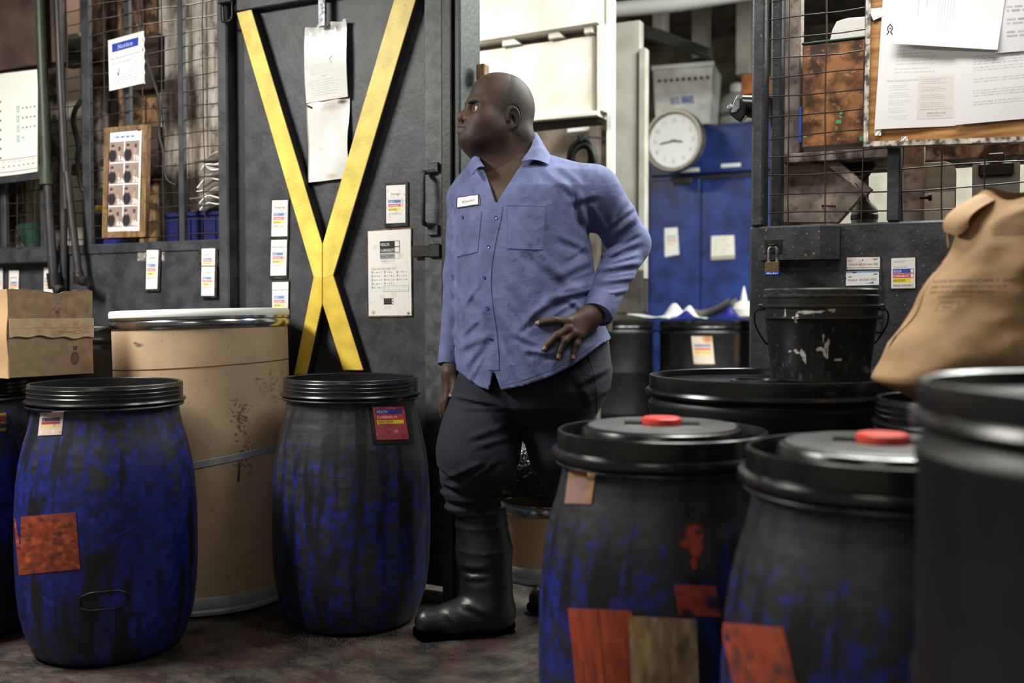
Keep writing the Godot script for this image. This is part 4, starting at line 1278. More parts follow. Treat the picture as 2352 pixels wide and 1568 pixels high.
func behind_right() -> void:
	var g := wbox(1797, -120, 1838, 515, -0.16, 0.06, 0.004)
	solo("post", "pale bare wooden post behind the mesh right of the doorway", "post", g, M.ply, WALL)
	# gusset boards
	g = Geo.new()
	g.prism(wpoly([[1797, 368], [1870, 366], [1990, 440], [1925, 512], [1797, 512]], -0.13), -0.16, -0.13, 0.003)
	var o := solo("gusset", "wide pale plywood gusset with streaks under the copper coloured cabinet", "board", g, M.ply, WALL)
	g = Geo.new()
	g.prism(wpoly([[1870, 355], [1905, 352], [2006, 436], [1990, 452]], -0.12), -0.125, -0.105, 0.003)
	part(o, "cleat", g, M.ply)
	g = Geo.new()
	g.prism(wpoly([[1905, 350], [2012, 376], [1975, 432]], -0.15), -0.17, -0.15, 0.002)
	part(o, "web", g, M.board_dark)
	for n in [[1888, 472, 1918, 474], [1960, 408, 1986, 404]]:
		g = Geo.new()
		g.tube(PackedVector3Array([wl(n[0], n[1], -0.13), wl((n[0] + n[2]) / 2.0, (n[1] + n[3]) / 2.0, -0.105), wl(n[2], n[3], -0.085)]), [0.0028, 0.0028, 0.0034], 7)
		part(o, "nail", g, M.wire)
	g = Geo.new()
	g.tube(PackedVector3Array([wl(1964, 420, -0.026), wl(1980, 440, -0.02), wl(1997, 461, -0.015)]), 0.002, 5)
	solo("loose_wire", "loose black end of wire sticking out of the right mesh below the cabinet", "wire", g, M.wire, WALL)
	# shelf, cabinet, papers
	g = wbox(1778, 345, 2075, 384, -0.08, 0.32, 0.004)
	g = Geo.new()
	var s0 := wl(1800, 353, -0.08); var s1 := wl(2075, 340, -0.08)
	g.box(V3(s0.x, s0.y - 0.03, -0.42), V3(s1.x - 0.02, s0.y, -0.08), 0.003)
	solo("shelf", "grimy shelf board carrying the copper coloured cabinet", "shelf", g, M.board_grey, WALL)
	var r := wr(1842, 92, 1994, 345, -0.09)
	var cy := s0.y
	o = thing("cabinet", "worn copper coloured steel cabinet with green flecks behind the right mesh", "cabinet", wx(r.get_center().x, cy, -0.09))
	var hw := r.size.x / 2; var hh := r.end.y - cy
	part(o, "body", Geo.new().box(V3(-hw, 0.0, -0.28), V3(hw + 0.1, hh, -0.012), 0.004), M.board_dark)
	part(o, "front", Geo.new().box(V3(-hw, 0.014, -0.012), V3(hw + 0.1, hh - 0.004, 0.0), 0.004), M.copper)
	part(o, "top_edge", Geo.new().box(V3(-hw - 0.002, hh - 0.004, -0.28), V3(hw + 0.1, hh + 0.003, 0.003), 0.002), M.green_plastic)
	part(o, "foot", Geo.new().box(V3(-hw + 0.005, 0.0, -0.01), V3(hw + 0.1, 0.02, 0.001), 0.002), M.board_dark)
	for f in [[1925, 280, 10], [1932, 258, 7], [1850, 313, 6], [1980, 318, 9], [1931, 269, 5]]:
		g = Geo.new()
		var w0 := wl(f[0], f[1], -0.09) - V3(r.get_center().x, cy, -0.09)
		var ring := PackedVector2Array()
		var cr := RandomNumberGenerator.new()
		cr.seed = f[0]
		for s in 9: ring.append(Vector2(w0.x, w0.y) + Vector2.from_angle(TAU * s / 9) * cr.randf_range(0.4, 1.0) * f[2] * 0.0011)
		g.prism(ring, -0.002, 0.0008)
		part(o, "green_fleck", g, mat(rgb(76, 170, 116), 0.5))
	for i in 4:
		g = Geo.new()
		g.prism(wpoly([[1907 + i * 2, 92], [1912 + i * 3, 70], [1922 + i * 5, 50 - i], [1936 + i * 4, 45 - i], [2010, 40 - i], [2010, 92]], -0.2 - i * 0.006), -0.2 - i * 0.006, -0.196 - i * 0.006)
		solo("paper", ["frontmost", "second", "third", "rearmost"][i] + " white sheet of the bundle standing on the copper coloured cabinet", "paper", g, M.paper, WALL, "sheets standing on the cabinet")
	g = wbox(1834, 246, 1842, 328, -0.1, 0.2, 0.002)
	solo("folder", "blue folder standing between the wooden post and the cabinet", "folder", g, mat(rgb(38, 92, 214), 0.5), WALL)
	# second bay: post, clipboards, trays
	g = wbox(2072, 330, 2122, 515, -0.12, 0.05, 0.004)
	o = solo("post", "rough wooden upright behind the mesh under the notice board", "post", g, M.ply, WALL)
	g = Geo.new()
	g.xf = Transform3D(Basis(Vector3.RIGHT, PI / 2), wl(2130, 453, -0.1))
	g.tube(PackedVector3Array([V3(-0.02, 0, 0), V3(0.0, 0, 0), V3(0.004, 0, 0), V3(0.012, 0, 0)]), [0.004, 0.005, 0.011, 0.01], 10)
	part(o, "bolt", g, M.black_metal)
	g = Geo.new()
	g.box(V3(wl(2122, 340, -0.2).x, wl(2200, 366, -0.2).y, -0.4), V3(4.0, wl(2200, 320, -0.2).y, -0.2), 0.004)
	solo("shelf", "thick dark shelf board behind the mesh under the notice board", "shelf", g, M.board_grey, WALL)
	var clips := [[2112, 2196, 372, 545, "clipboard with a rounded grey top standing behind the mesh left of the sack", false], [2232, 2342, 370, 560, "clipboard with a black spring clip standing behind the mesh above the sack", true]]
	for q in clips:
		r = wr(q[0], q[2], q[1], q[3], -0.15)
		o = thing("clipboard", q[4], "clipboard", wx(r.get_center().x, r.position.y, -0.15), "clipboards behind the right mesh")
		hw = r.size.x / 2; hh = r.size.y
		var out := PackedVector2Array([Vector2(-hw, 0), Vector2(hw, 0)])
		for k in 9: out.append(Vector2(hw, hh) + Vector2(cos(k * PI / 16) - 1, sin(k * PI / 16) - 1) * (0.034 if not q[5] else 0.012))
		for k in 9: out.append(Vector2(-hw, hh) + Vector2(1 - sin(k * PI / 16), cos(k * PI / 16) - 1) * (0.014 if not q[5] else 0.006))
		part(o, "board", Geo.new().prism(out, -0.006, 0.0, 0.001), mat(rgb(146, 150, 150), 0.35))
		part(o, "paper", Geo.new().box(V3(-hw + 0.002, 0.0, 0.0), V3(hw - 0.004, hh * 0.6, 0.003), 0.0), M.paper)
		if q[5]:
			part(o, "clip", Geo.new().box(V3(-0.045, hh - 0.045, 0.0), V3(0.045, hh - 0.004, 0.018), 0.006), M.rubber)
			part(o, "clip_tab", Geo.new().box(V3(-0.02, hh - 0.008, 0.004), V3(0.02, hh + 0.022, 0.012), 0.003), M.rubber)
	# low pale board below, and a dim pot
	g = wbox(1900, 300, 2420, 560, -1.5, 0.02, 0.003)
	g.box(V3(wl(1900, 500, -1.5).x, 0, -1.52), V3(wl(1930, 500, -1.5).x, 1.2, -1.5)); g.box(V3(wl(2390, 500, -1.5).x, 0, -1.52), V3(wl(2420, 500, -1.5).x, 1.2, -1.5))
	solo("board", "wide cream board standing on legs far behind the gusset", "board", g, M.ply_pale, WALL)
	var pc := wl(1985, 512, -0.34)
	o = thing("pot", "blurred grey pot behind the mesh left of the square post", "pot", wx(pc.x, pc.y - 0.06, -0.34))
	g = Geo.new()
	g.lathe([Vector2(0, 0), Vector2(0.038, 0), Vector2(0.04, 0.006), Vector2(0.04, 0.1), Vector2(0.026, 0.125), Vector2(0.013, 0.135), Vector2(0.012, 0.24), Vector2(0, 0.24)], 20)
	part(o, "body", g, mat(rgb(84, 80, 70), 0.6))
	part(o, "band", Geo.new().lathe([Vector2(0.0405, 0.07), Vector2(0.042, 0.072), Vector2(0.042, 0.085), Vector2(0.0405, 0.087)], 20), M.black_metal)
	g = wbox(2046, 366, 2072, 505, -0.2, 0.004, 0.0)
	solo("paper", "narrow white sheet hanging beside the square post under the cabinet shelf", "paper", g, M.paper, WALL)
	# ledge that carries the clipboards
	g = Geo.new()
	g.box(V3(wl(1800, 512, -0.1).x, wl(1960, 512).y - 0.12, -0.5), V3(4.0, wl(1960, 512).y - 0.09, -0.062), 0.003)
	solo("trim_4", "ledge board along the inside of the right half wall", "ledge", g, M.board_dark, WALL, "", "structure")


func back_room() -> void:
	var k := -1.75
	# white steel tank with rebated lower edge
	var c := wl(1240, 262, k)
	var o := thing("tank", "big white painted steel hopper hanging at the upper left of the back room", "tank", wx(c.x, c.y, k))
	var pr := func(pts, z0, z1, b, off):
		var a := wpoly(pts, off)
		for i in a.size(): a[i] -= Vector2(c.x, c.y)
		return Geo.new().prism(a, z0, z1, b)
	part(o, "upper_panel", pr.call([[1010, -130], [1382, -130], [1382, 58], [1010, 116]], -0.12, 0.03, 0.01, k), M.steel_white)
	part(o, "lower_panel", pr.call([[1010, 130], [1364, 80], [1364, 262], [1010, 292]], -0.12, 0.0, 0.01, k), M.steel_white)
	part(o, "recess", pr.call([[1010, 110], [1366, 56], [1366, 90], [1010, 140]], -0.13, -0.06, 0.0, k), M.brown_dim)
	for p in [[1014, 1060], [1156, 1198], [1262, 1296], [1344, 1364]]:
		var s := 0.158
		part(o, "rib", pr.call([[p[0], 132 - (p[0] - 1010) * s], [p[0], 112 - (p[0] - 1010) * s], [p[0] + 20, 106 - (p[0] - 1010) * s], [p[1], 132 - (p[1] - 1010) * s]], -0.1, 0.015, 0.004, k), M.steel_white)
	part(o, "bottom_lip", pr.call([[1010, 288], [1380, 257], [1380, 268], [1010, 300]], -0.14, 0.035, 0.004, k), M.steel_white)
	part(o, "underside", pr.call([[1010, 301], [1370, 268], [1372, 276], [1010, 312]], -0.14, 0.0, 0.0, k), M.beam_dark)
	for e in [[1366, 64, 1372, 262]]:
		part(o, "corner_strip", pr.call([[1374, 60], [1390, 58], [1390, 256], [1374, 258]], -0.12, 0.02, 0.004, k), M.steel_white)
	# posts
	var g := wbox(1393, -140, 1408, 420, k - 0.02, 0.04, 0.004)
	solo("post", "slim white post at the corner of the hopper", "post", g, M.steel_white, WALL)
	g = wbox(1397, 50, 1470, 720, -2.45, 0.06, 0.008)
	o = solo("column", "broad pale column left of the blue machine", "column", g, M.post_white, WALL)
	part(o, "edge_board", wbox(1466, 110, 1482, 640, -2.42, 0.06, 0.004), M.post_white)
	part(o, "base", wbox(1392, 620, 1476, 720, -2.4, 0.1, 0.006), M.dim_wall)
	g = wbox(1100, 300, 1400, 760, -2.6, 0.05, 0.004)
	solo("partition_panel", "brown shaded panel below the white hopper", "partition", g, M.brown_dim, WALL)
	g = wbox(1302, 279, 1350, 303, -2.5, 0.05, 0.004)
	solo("plastic_sheet", "small white box seen under the hopper right of the head", "box", g, M.white_plastic, WALL)
	g = wbox(1352, 278, 1372, 1100, -2.45, 0.06, 0.004)
	solo("post", "dark upright under the right end of the hopper", "post", g, M.brown_dim, WALL)
	# coil of black hose
	var cc := wl(1380, 372, -2.33)
	o = thing("hose_coil", "black coiled hose hanging on the pale column behind the shoulder", "hose", wx(cc.x, cc.y, -2.1))
	for j in 5:
		var p := []
		var r := 0.055 + 0.012 * (j % 3)
		for i in 25:
			var a := TAU * i / 24.0
			p.append(V3(cos(a) * r + j * 0.012 - 0.03, sin(a) * r * 1.35 - 0.01 * j, 0.02 * j + 0.006 * sin(a * 3)))
		part(o, "loop", Geo.new().tube(PackedVector3Array(p), 0.012, 8, false), M.rubber)
	part(o, "hook", Geo.new().tube(spline([V3(0, 0.14, -0.275), V3(0, 0.12, -0.1), V3(0, 0.1, 0.02), V3(0, 0.07, 0.09), V3(0, 0.1, 0.11)], 4), 0.006, 6), M.black_metal)
	# ceiling beams and pipe
	for b in [[1498, -40, 1526, 76, -4.0, "short pale upright beside the white pipe"], [1588, -40, 1624, 132, -4.6, "pale upright above the mail tote"], [1690, -60, 1722, 170, -4.4, "pale upright next to the right door post"]]:
		g = wbox(b[0], b[1], b[2], b[3], b[4], 0.12, 0.006)
		solo("upright", b[5], "post", g, M.post_white, WALL, "uprights high in the back room")
	g = Geo.new()
	g.prism(wpoly([[1400, 40], [1430, 42], [1520, 68], [1630, 110], [1630, 132], [1560, 112], [1500, 92], [1400, 70]], -3.9), -3.995, -3.9, 0.005)
	solo("brace", "dark sloping brace under the ceiling of the back room", "beam", g, M.beam_dark, WALL)
	g = Geo.new()
	g.tube(PackedVector3Array([wl(1398, 24, -3.2), wl(1560, 8, -3.2), wl(1700, -14, -3.2), wl(1800, -30, -3.2)]), 0.05, 16)
	solo("pipe", "thick white lagged pipe crossing the top of the doorway", "pipe", g, M.white_plastic, WALL)
	g = wbox(1702, 168, 1760, 216, -4.2, 0.2, 0.01)
	solo("carton", "orange brown carton behind the roller catch", "box", g, worn(rgb(180, 104, 56), 0.8, "blotch", 1.0), WALL)
	# blue machine
	var bk := -4.6
	c = wl(1605, 712, bk)
	o = thing("machine", "tall royal blue steel machine cabinet beyond the drums", "machine", WALL * Transform3D(Basis(), V3(c.x, 0, bk)))
	var w := func(x0, y0, x1, y1, d, off):
		var r := wr(x0, y0, x1, y1, bk + off)
		return Geo.new().box(V3(r.position.x - c.x, r.position.y, off - d), V3(r.end.x - c.x, r.end.y, off), 0.008)
	var body: Rect2 = wr(1484, 284, 1820, 700, bk)
	part(o, "body", Geo.new().box(V3(body.position.x - c.x, 0.0, -0.8), V3(body.end.x - c.x, body.end.y, 0.0), 0.01), M.blue_steel)
	part(o, "upper_door", w.call(1492, 290, 1820, 396, 0.03, 0.025), M.blue_steel)
	part(o, "lower_door", w.call(1492, 412, 1606, 760, 0.03, 0.018), M.blue_steel)
	part(o, "lower_door", w.call(1610, 410, 1820, 760, 0.03, 0.018), M.blue_steel)
	part(o, "groove", w.call(1540, 398, 1820, 409, 0.01, 0.006), M.rubber)
	part(o, "latch", w.call(1545, 408, 1588, 424, 0.02, 0.03), M.beam_dark)
	for q in [[1563, 386, 1606, 395], [1656, 375, 1701, 384]]: part(o, "name_plate", w.call(q[0], q[1], q[2], q[3], 0.004, 0.031), M.white_plastic)
	var lp := Pic.new(64, 96, rgb(232, 230, 224))
	lp.rect(8, 40, 48, 8, rgb(220, 120, 120), 0.5).rect(8, 52, 48, 8, rgb(230, 210, 120), 0.5).rect(8, 28, 48, 8, rgb(130, 150, 200), 0.5)
	var lm := printed(lp, 0.6)
	for q in [[[1526, 524], [1556, 522], [1560, 584], [1527, 590], "narrow white hazard label on the blue machine below the clock"], [[1634, 542], [1686, 540], [1688, 594], [1633, 597], "square white label on the blue machine near the door post"]]:
		var mc := mid(q, bk + 0.02)
		solo("hazard_label", q[4], "label", card4(q, bk + 0.024, 0.003, mc), lm if q[0][0] < 1600 else printed(Pic.new(64, 64, rgb(232, 228, 216)).rows(6, 8, 50, 6, 9, 4, rgb(190, 180, 150), 5, 0.6).rect(0, 54, 64, 10, rgb(150, 140, 120), 0.7), 0.6), wx(mc.x, mc.y, bk + 0.02))
	# clock leaning out from the machine
	var cp := wl(1549, 324, bk + 0.35)
	var cr := 0.0
	cr = (wl(1549, 252, bk + 0.35).y - wl(1549, 396, bk + 0.35).y) / 2
	o = thing("clock", "round white wall clock with a dull metal rim on the blue machine", "clock", WALL * Transform3D(Basis(Vector3.UP, -0.08), V3(cp.x, cp.y, bk + 0.35)))
	g = Geo.new()
	g.xf = Transform3D(Basis(Vector3.RIGHT, PI / 2), V3(0, 0, -0.05))
	g.lathe([Vector2(0, 0), Vector2(cr * 0.98, 0), Vector2(cr, 0.02), Vector2(cr, 0.07), Vector2(cr * 0.97, 0.09), Vector2(cr * 0.9, 0.09), Vector2(cr * 0.84, 0.06), Vector2(0, 0.06)], 48)
	part(o, "rim", g, M.clock_rim)
	var fp := Pic.new(256, 256, rgb(236, 236, 236))
	for i in 12:
		var a := TAU * i / 12.0
		fp.text(128 + sin(a) * 96, 128 - cos(a) * 96 + 9, str(12 if i == 0 else i), 26, rgb(120, 120, 124), "Droid Sans", true)
	g = Geo.new()
	g.sheet(24, 6, func(u, v): return V3(sin(TAU * u) * (1 - v) * cr * 0.85, cos(TAU * u) * (1 - v) * cr * 0.85, 0.014))
	for i in g.v.size():
		g.n[i] = Vector3(0, 0, 1)
		g.t[i] = Vector2(0.5 + g.v[i].x / cr * 0.58, 0.5 - g.v[i].y / cr * 0.58)
	var fm := printed(fp, 0.4)
	fm.cull_mode = BaseMaterial3D.CULL_DISABLED
	part(o, "face", g, fm)
	for hd in [[-1.72, 0.46], [1.75, 0.3]]:
		g = Geo.new()
		g.xf = Transform3D(Basis(Vector3(0, 0, 1), -hd[0]), V3(0, 0, 0.016))
		g.box(V3(-0.006, -0.02, 0), V3(0.006, cr * hd[1], 0.003), 0.001)
		part(o, "hand", g, M.rubber)
	# mail tote on top
	var q2 := wr(1492, 148, 1626, 268, bk + 0.1)
	var base := body.end.y
	o = thing("mail_tote", "white corrugated plastic mail tote with blue letters on the blue machine", "tote", WALL * Transform3D(Basis(Vector3.UP, 0.12), V3(q2.get_center().x, base, bk - 0.15)))
	var hw := q2.size.x / 2; var hh := q2.end.y - base
	var flare := func(x, y, z): return V3(x * (0.9 + 0.1 * y / hh), y, z * (0.9 + 0.1 * y / hh))
	for s in 4:
		g = Geo.new()
		g.sheet(6, 4, func(u, v):
			var e: float = (u - 0.5) * 2
			var y: float = hh * (1 - v)
			return [flare.call(e * hw, y, 0.24), flare.call(hw, y, -e * 0.24), flare.call(-e * hw, y, -0.24), flare.call(-hw, y, e * 0.24)][s], 0.006)
		part(o, "side", g, M.tote)
	part(o, "bottom", Geo.new().box(V3(-hw * 0.9, 0.002, -0.21), V3(hw * 0.9, 0.01, 0.21)), M.tote)
	part(o, "rim", Geo.new().box(V3(-hw - 0.01, hh - 0.03, 0.235), V3(hw + 0.01, hh + 0.005, 0.255), 0.004), M.white_plastic)
	for i in 9: part(o, "slot", Geo.new().box(V3(-hw * 0.82 + i * hw * 0.2, hh * 0.73, 0.228), V3(-hw * 0.82 + i * hw * 0.2 + 0.022, hh * 0.78, 0.243), 0.004), M.dim_wall)
	var up := Pic.new(256, 64, rgb(214, 214, 212), true)
	up.text(128, 48, "U.S. MAIL", 44, rgb(66, 92, 200), "Droid Sans", true, 0.0, true)
	g = Geo.new()
	g.sheet(1, 1, func(u, v): return V3(lerpf(-hw * 0.5, hw * 0.52, u), hh * lerpf(0.52, 0.3, v), 0.232 + 0.006 * (1 - v)))
	part(o, "lettering", g, printed(up, 0.6, true))
	# grey tote with a white knob behind it
	q2 = wr(1640, 160, 1700, 268, bk - 0.3)
	o = thing("canister", "grey canister with a round white cap beside the mail tote", "canister", WALL * Transform3D(Basis(), V3(q2.get_center().x + 0.04, base, bk - 0.45)))
	part(o, "body", Geo.new().lathe([Vector2(0, 0), Vector2(0.13, 0), Vector2(0.135, 0.02), Vector2(0.13, 0.22), Vector2(0.1, 0.29), Vector2(0.05, 0.32), Vector2(0, 0.32)], 28), mat(rgb(176, 176, 168), 0.5))
	part(o, "cap", Geo.new().lathe([Vector2(0.03, 0.31), Vector2(0.05, 0.32), Vector2(0.055, 0.36), Vector2(0.045, 0.39), Vector2(0, 0.395)], 20), M.white_plastic)
	part(o, "band", Geo.new().lathe([Vector2(0.134, 0.12), Vector2(0.137, 0.125), Vector2(0.137, 0.15), Vector2(0.134, 0.155)], 28), M.clock_rim)
	# the row of black drums in the back room
	var gr := "black drums in a row in the back room"
	var i2 := 0
	for d in [[1412, "left black drum of the back room row, behind the elbow", true], [1597, "middle black drum of the back room row with a pale label", true], [1783, "right black drum of the back room row with an orange label", true]]:
		var dp := at(d[0], 735, 6.9)
		var dr := thing("drum", d[1], "drum", yx(V3(dp.x, 0, -6.9 + 0.16 * (i2 % 2)), 0.3 * i2), gr)
		drum_parts(dr, 0.266, 0.93, M.black, M.lid_worn)
		if d[2]:
			var lq := Pic.new(64, 96, rgb(226, 206, 186))
			lq.rect(6, 28, 52, 8, rgb(120, 130, 190)).rect(6, 40, 52, 8, rgb(214, 120, 90)).rect(6, 52, 52, 10, rgb(226, 196, 110)).blot(50, 6, 24, rgb(180, 110, 60), 0.9, 0.8).dirt(i2, 10, rgb(180, 120, 80), 0.5)
			var off: float = [-0.5, -0.1, -0.62][i2]
			var lg := Geo.new()
			var rr := 0.2685
			lg.sheet(6, 1, func(u, v):
				var a: float = off + (u - 0.5) * 0.5 - 0.3 * i2 + 0.07 * (v - 0.5)
				return V3(sin(a) * rr, lerpf(0.83, 0.65, v), cos(a) * rr))
			part(dr, "label", lg, printed(lq if i2 < 2 else lq.rect(0, 0, 64, 96, rgb(220, 140, 60), 0.45), 0.6))
		i2 += 1
	# things on the drums
	var tp := at(1560, 722, 6.95)
	g = Geo.new()
	g.sheet(44, 30, func(u, v): 
		var x: float = u - 0.5; var z: float = v - 0.5
		return V3(x * 0.3, 0.004 + 0.1 * exp(-pow((x + 0.13) / 0.17, 2) - pow(z / 0.26, 2)) + 0.085 * exp(-pow((x - 0.22) / 0.13, 2) - pow((z - 0.08) / 0.22, 2)) + 0.008 * sin(u * 17.0) * sin(v * 13.0) * (1 - 4 * x * x), z * 0.26), 0.006)
	solo("cloth", "crumpled white cloth heaped on the middle drum of the back row", "cloth", g, M.cloth_white, yx(V3(tp.x, 0.945, -6.95), 0.3))
	tp = at(1628, 722, 6.85)
	o = thing("scoop", "dull grey scoop lying on the middle drum beside the white cloth", "scoop", yx(V3(tp.x + 0.07, 0.945, -6.95), -0.5))
	g = Geo.new()
	g.sheet(18, 10, func(u, v):
		var a: float = (u - 0.5) * 2.6
		return V3((v - 0.5) * 0.24, 0.07 - cos(a) * 0.07 + 0.09 * v * v, sin(a) * 0.09), 0.004)
	part(o, "bowl", g, M.cloth_olive)
	part(o, "handle", Geo.new().tube(spline([V3(-0.11, 0.03, 0), V3(-0.16, 0.05, 0), V3(-0.2, 0.045, 0)], 4), 0.014, 10), M.cloth_olive)
	tp = at(1712, 722, 6.9)
	o = thing("bottle", "off white bottle with a pointed nozzle on the right drum of the back row", "bottle", yx(V3(tp.x, 0.94, -6.95)))
	part(o, "body", Geo.new().lathe([Vector2(0, 0), Vector2(0.06, 0), Vector2(0.085, 0.02), Vector2(0.088, 0.07), Vector2(0.06, 0.11), Vector2(0.03, 0.125), Vector2(0, 0.125)], 24), M.bottle)
	part(o, "nozzle", Geo.new().lathe([Vector2(0.024, 0.12), Vector2(0.022, 0.15), Vector2(0.01, 0.2), Vector2(0.005, 0.225), Vector2(0, 0.226)], 14), M.white_plastic)
	tp = at(1500, 718, 6.7)
	g = Geo.new()
	g.sheet(10, 6, func(u, v): return V3((u - 0.5) * 0.26, 0.012 * sin(u * 4.0 + v * 2.0) + 0.02, (v - 0.5) * 0.2), 0.004)
	solo("paper_sheet", "curled white paper lying on the left drum of the back row", "paper", g, M.paper, yx(V3(tp.x - 0.05, 0.945, -6.95), 0.2))
	for s in [[1570, -6.78, "blue rag hanging over the front of the middle drum", 0.05], [1672, -6.8, "crumpled blue bag between the middle and right drums of the back row", 0.08]]:
		tp = at(s[0], 720, 6.85)
		g = Geo.new()
		g.sheet(26, 20, func(u, v):
			var x: float = u - 0.5; var z: float = v - 0.5
			return V3(x * 0.2, 0.004 + s[3] * exp(-pow(x / 0.27, 2) - pow(z / 0.27, 2)) * (0.9 + 0.14 * sin(u * 9.0 + v * 5.0)), z * 0.16), 0.004)
		solo("rag", s[2], "rag", g, M.blue_bin, yx(V3(tp.x, 0.945, s[1]), 0.1))
	# low fibre drum and black bag in the doorway behind the legs
	tp = at(1262, 1165, 3.75)
	o = thing("fibre_drum", "low brown fibre drum standing in the doorway behind the boot", "drum", yx(V3(tp.x, 0, -3.78)))
	fibre_parts(o, 0.21, 0.31, M.kraft)
	g = Geo.new()
	g.lathe([Vector2(0, 0), Vector2(0.19, 0.0), Vector2(0.235, 0.03), Vector2(0.24, 0.08), Vector2(0.2, 0.16), Vector2(0.12, 0.22), Vector2(0.05, 0.25), Vector2(0, 0.26)], 40, 0, TAU, func(p: Vector3):
		var a := atan2(p.x, p.z)
		return p + Vector3(p.x, 0, p.z) * (0.06 * sin(a * 7.0 + p.y * 30.0) + 0.04 * sin(a * 15.0 - p.y * 50.0)) + Vector3(0, 0.006 * sin(a * 9.0), 0))
	o = thing("rubbish_bag", "shiny black rubbish bag slumped on the low fibre drum behind the legs", "bag", yx(V3(tp.x, 0.315, -3.78)))
	part(o, "bag", g, M.bag_black)
	part(o, "knot", Geo.new().tube(spline([V3(0, 0.25, 0), V3(0.02, 0.29, 0.01), V3(0.05, 0.31, 0.0)], 4), [0.03, 0.025, 0.02, 0.018, 0.02, 0.025, 0.03, 0.034, 0.036], 9), M.bag_black)


# ---- barrels and drums ----
func barrel_pic(sd: int, blue: float, black: float) -> ImageTexture:
	var W := 768; var H := 512
	var a := noise_img(W, H, 0.012, sd, 5).get_data()
	var s1 := noise_img(W, 64, 0.03, sd + 1, 4)
	s1.resize(W, H, Image.INTERPOLATE_CUBIC)
	var s := s1.get_data()
	var b := noise_img(W, H, 0.05, sd + 2, 4).get_data()
	var h1 := noise_img(48, H, 0.08, sd + 3, 3)
	h1.resize(W, H, Image.INTERPOLATE_CUBIC)
	var h := h1.get_data()
	var p := Pic.new(W, H, rgb(42, 42, 46))
	for y in H:
		var v := float(y) / H
		var bias := 0.26 * smoothstep(0.16, 0.5, v) - 0.2 * smoothstep(0.72, 0.98, v)
		for x in W:
			var i := y * W + x
			var m := (a[i] * 0.28 + s[i] * 0.36 + b[i] * 0.36) / 255.0 + bias + blue
			var k := clampf((m - 0.5) * 8.0, 0.0, 1.0)
			var lum := 0.7 + 0.6 * (b[i] / 255.0 - 0.5) + 0.5 * (a[i] / 255.0 - 0.5)
			var g := 0.82 + 0.5 * (h[i] / 255.0 - 0.5) + 0.3 * (b[i] / 255.0 - 0.5)
			var dk := clampf((s[i] / 255.0 * 0.6 + a[i] / 255.0 * 0.4 - 0.5 + black) * 7.0, 0.0, 1.0)
			var rr := lerpf(50 * g, 30 * lum, k); var gg := lerpf(51 * g, 44 * lum, k); var bb := lerpf(56 * g, 142 * lum, k)
			rr = lerpf(rr, 20, dk); gg = lerpf(gg, 20, dk); bb = lerpf(bb, 24, dk)
			p.px[i * 4] = int(clampf(rr, 0, 255)); p.px[i * 4 + 1] = int(clampf(gg, 0, 255)); p.px[i * 4 + 2] = int(clampf(bb, 0, 255))
	var r := RandomNumberGenerator.new()
	r.seed = sd
	for k in 40:
		var q := Vector2(r.randf() * W, r.randf_range(0.12, 0.9) * H)
		p.line(q, q + Vector2(r.randf_range(-36, 36), r.randf_range(-14, 14)), 0.7, rgb(52, 76, 200), r.randf_range(0.1, 0.4))
	return p.tex()


func barrel_profile(hgt := 0.788) -> Array:
	var k := hgt / 0.788
	var out := []
	for q in [[0, 0.004], [0.17, 0.004], [0.186, 0.0], [0.2, 0.004], [0.212, 0.018], [0.2235, 0.05], [0.236, 0.085], [0.2435, 0.12], [0.25, 0.18], [0.2535, 0.26], [0.254, 0.34], [0.2525, 0.42], [0.2475, 0.5], [0.239, 0.56], [0.227, 0.615], [0.216, 0.65], [0.207, 0.69], [0.2045, 0.712], [0.2055, 0.718], [0.2175, 0.7185], [0.2195, 0.722], [0.2175, 0.7265], [0.206, 0.727], [0.2, 0.735], [0.0, 0.735]]:
		out.append(Vector2(q[0], q[1] * k))
	return out


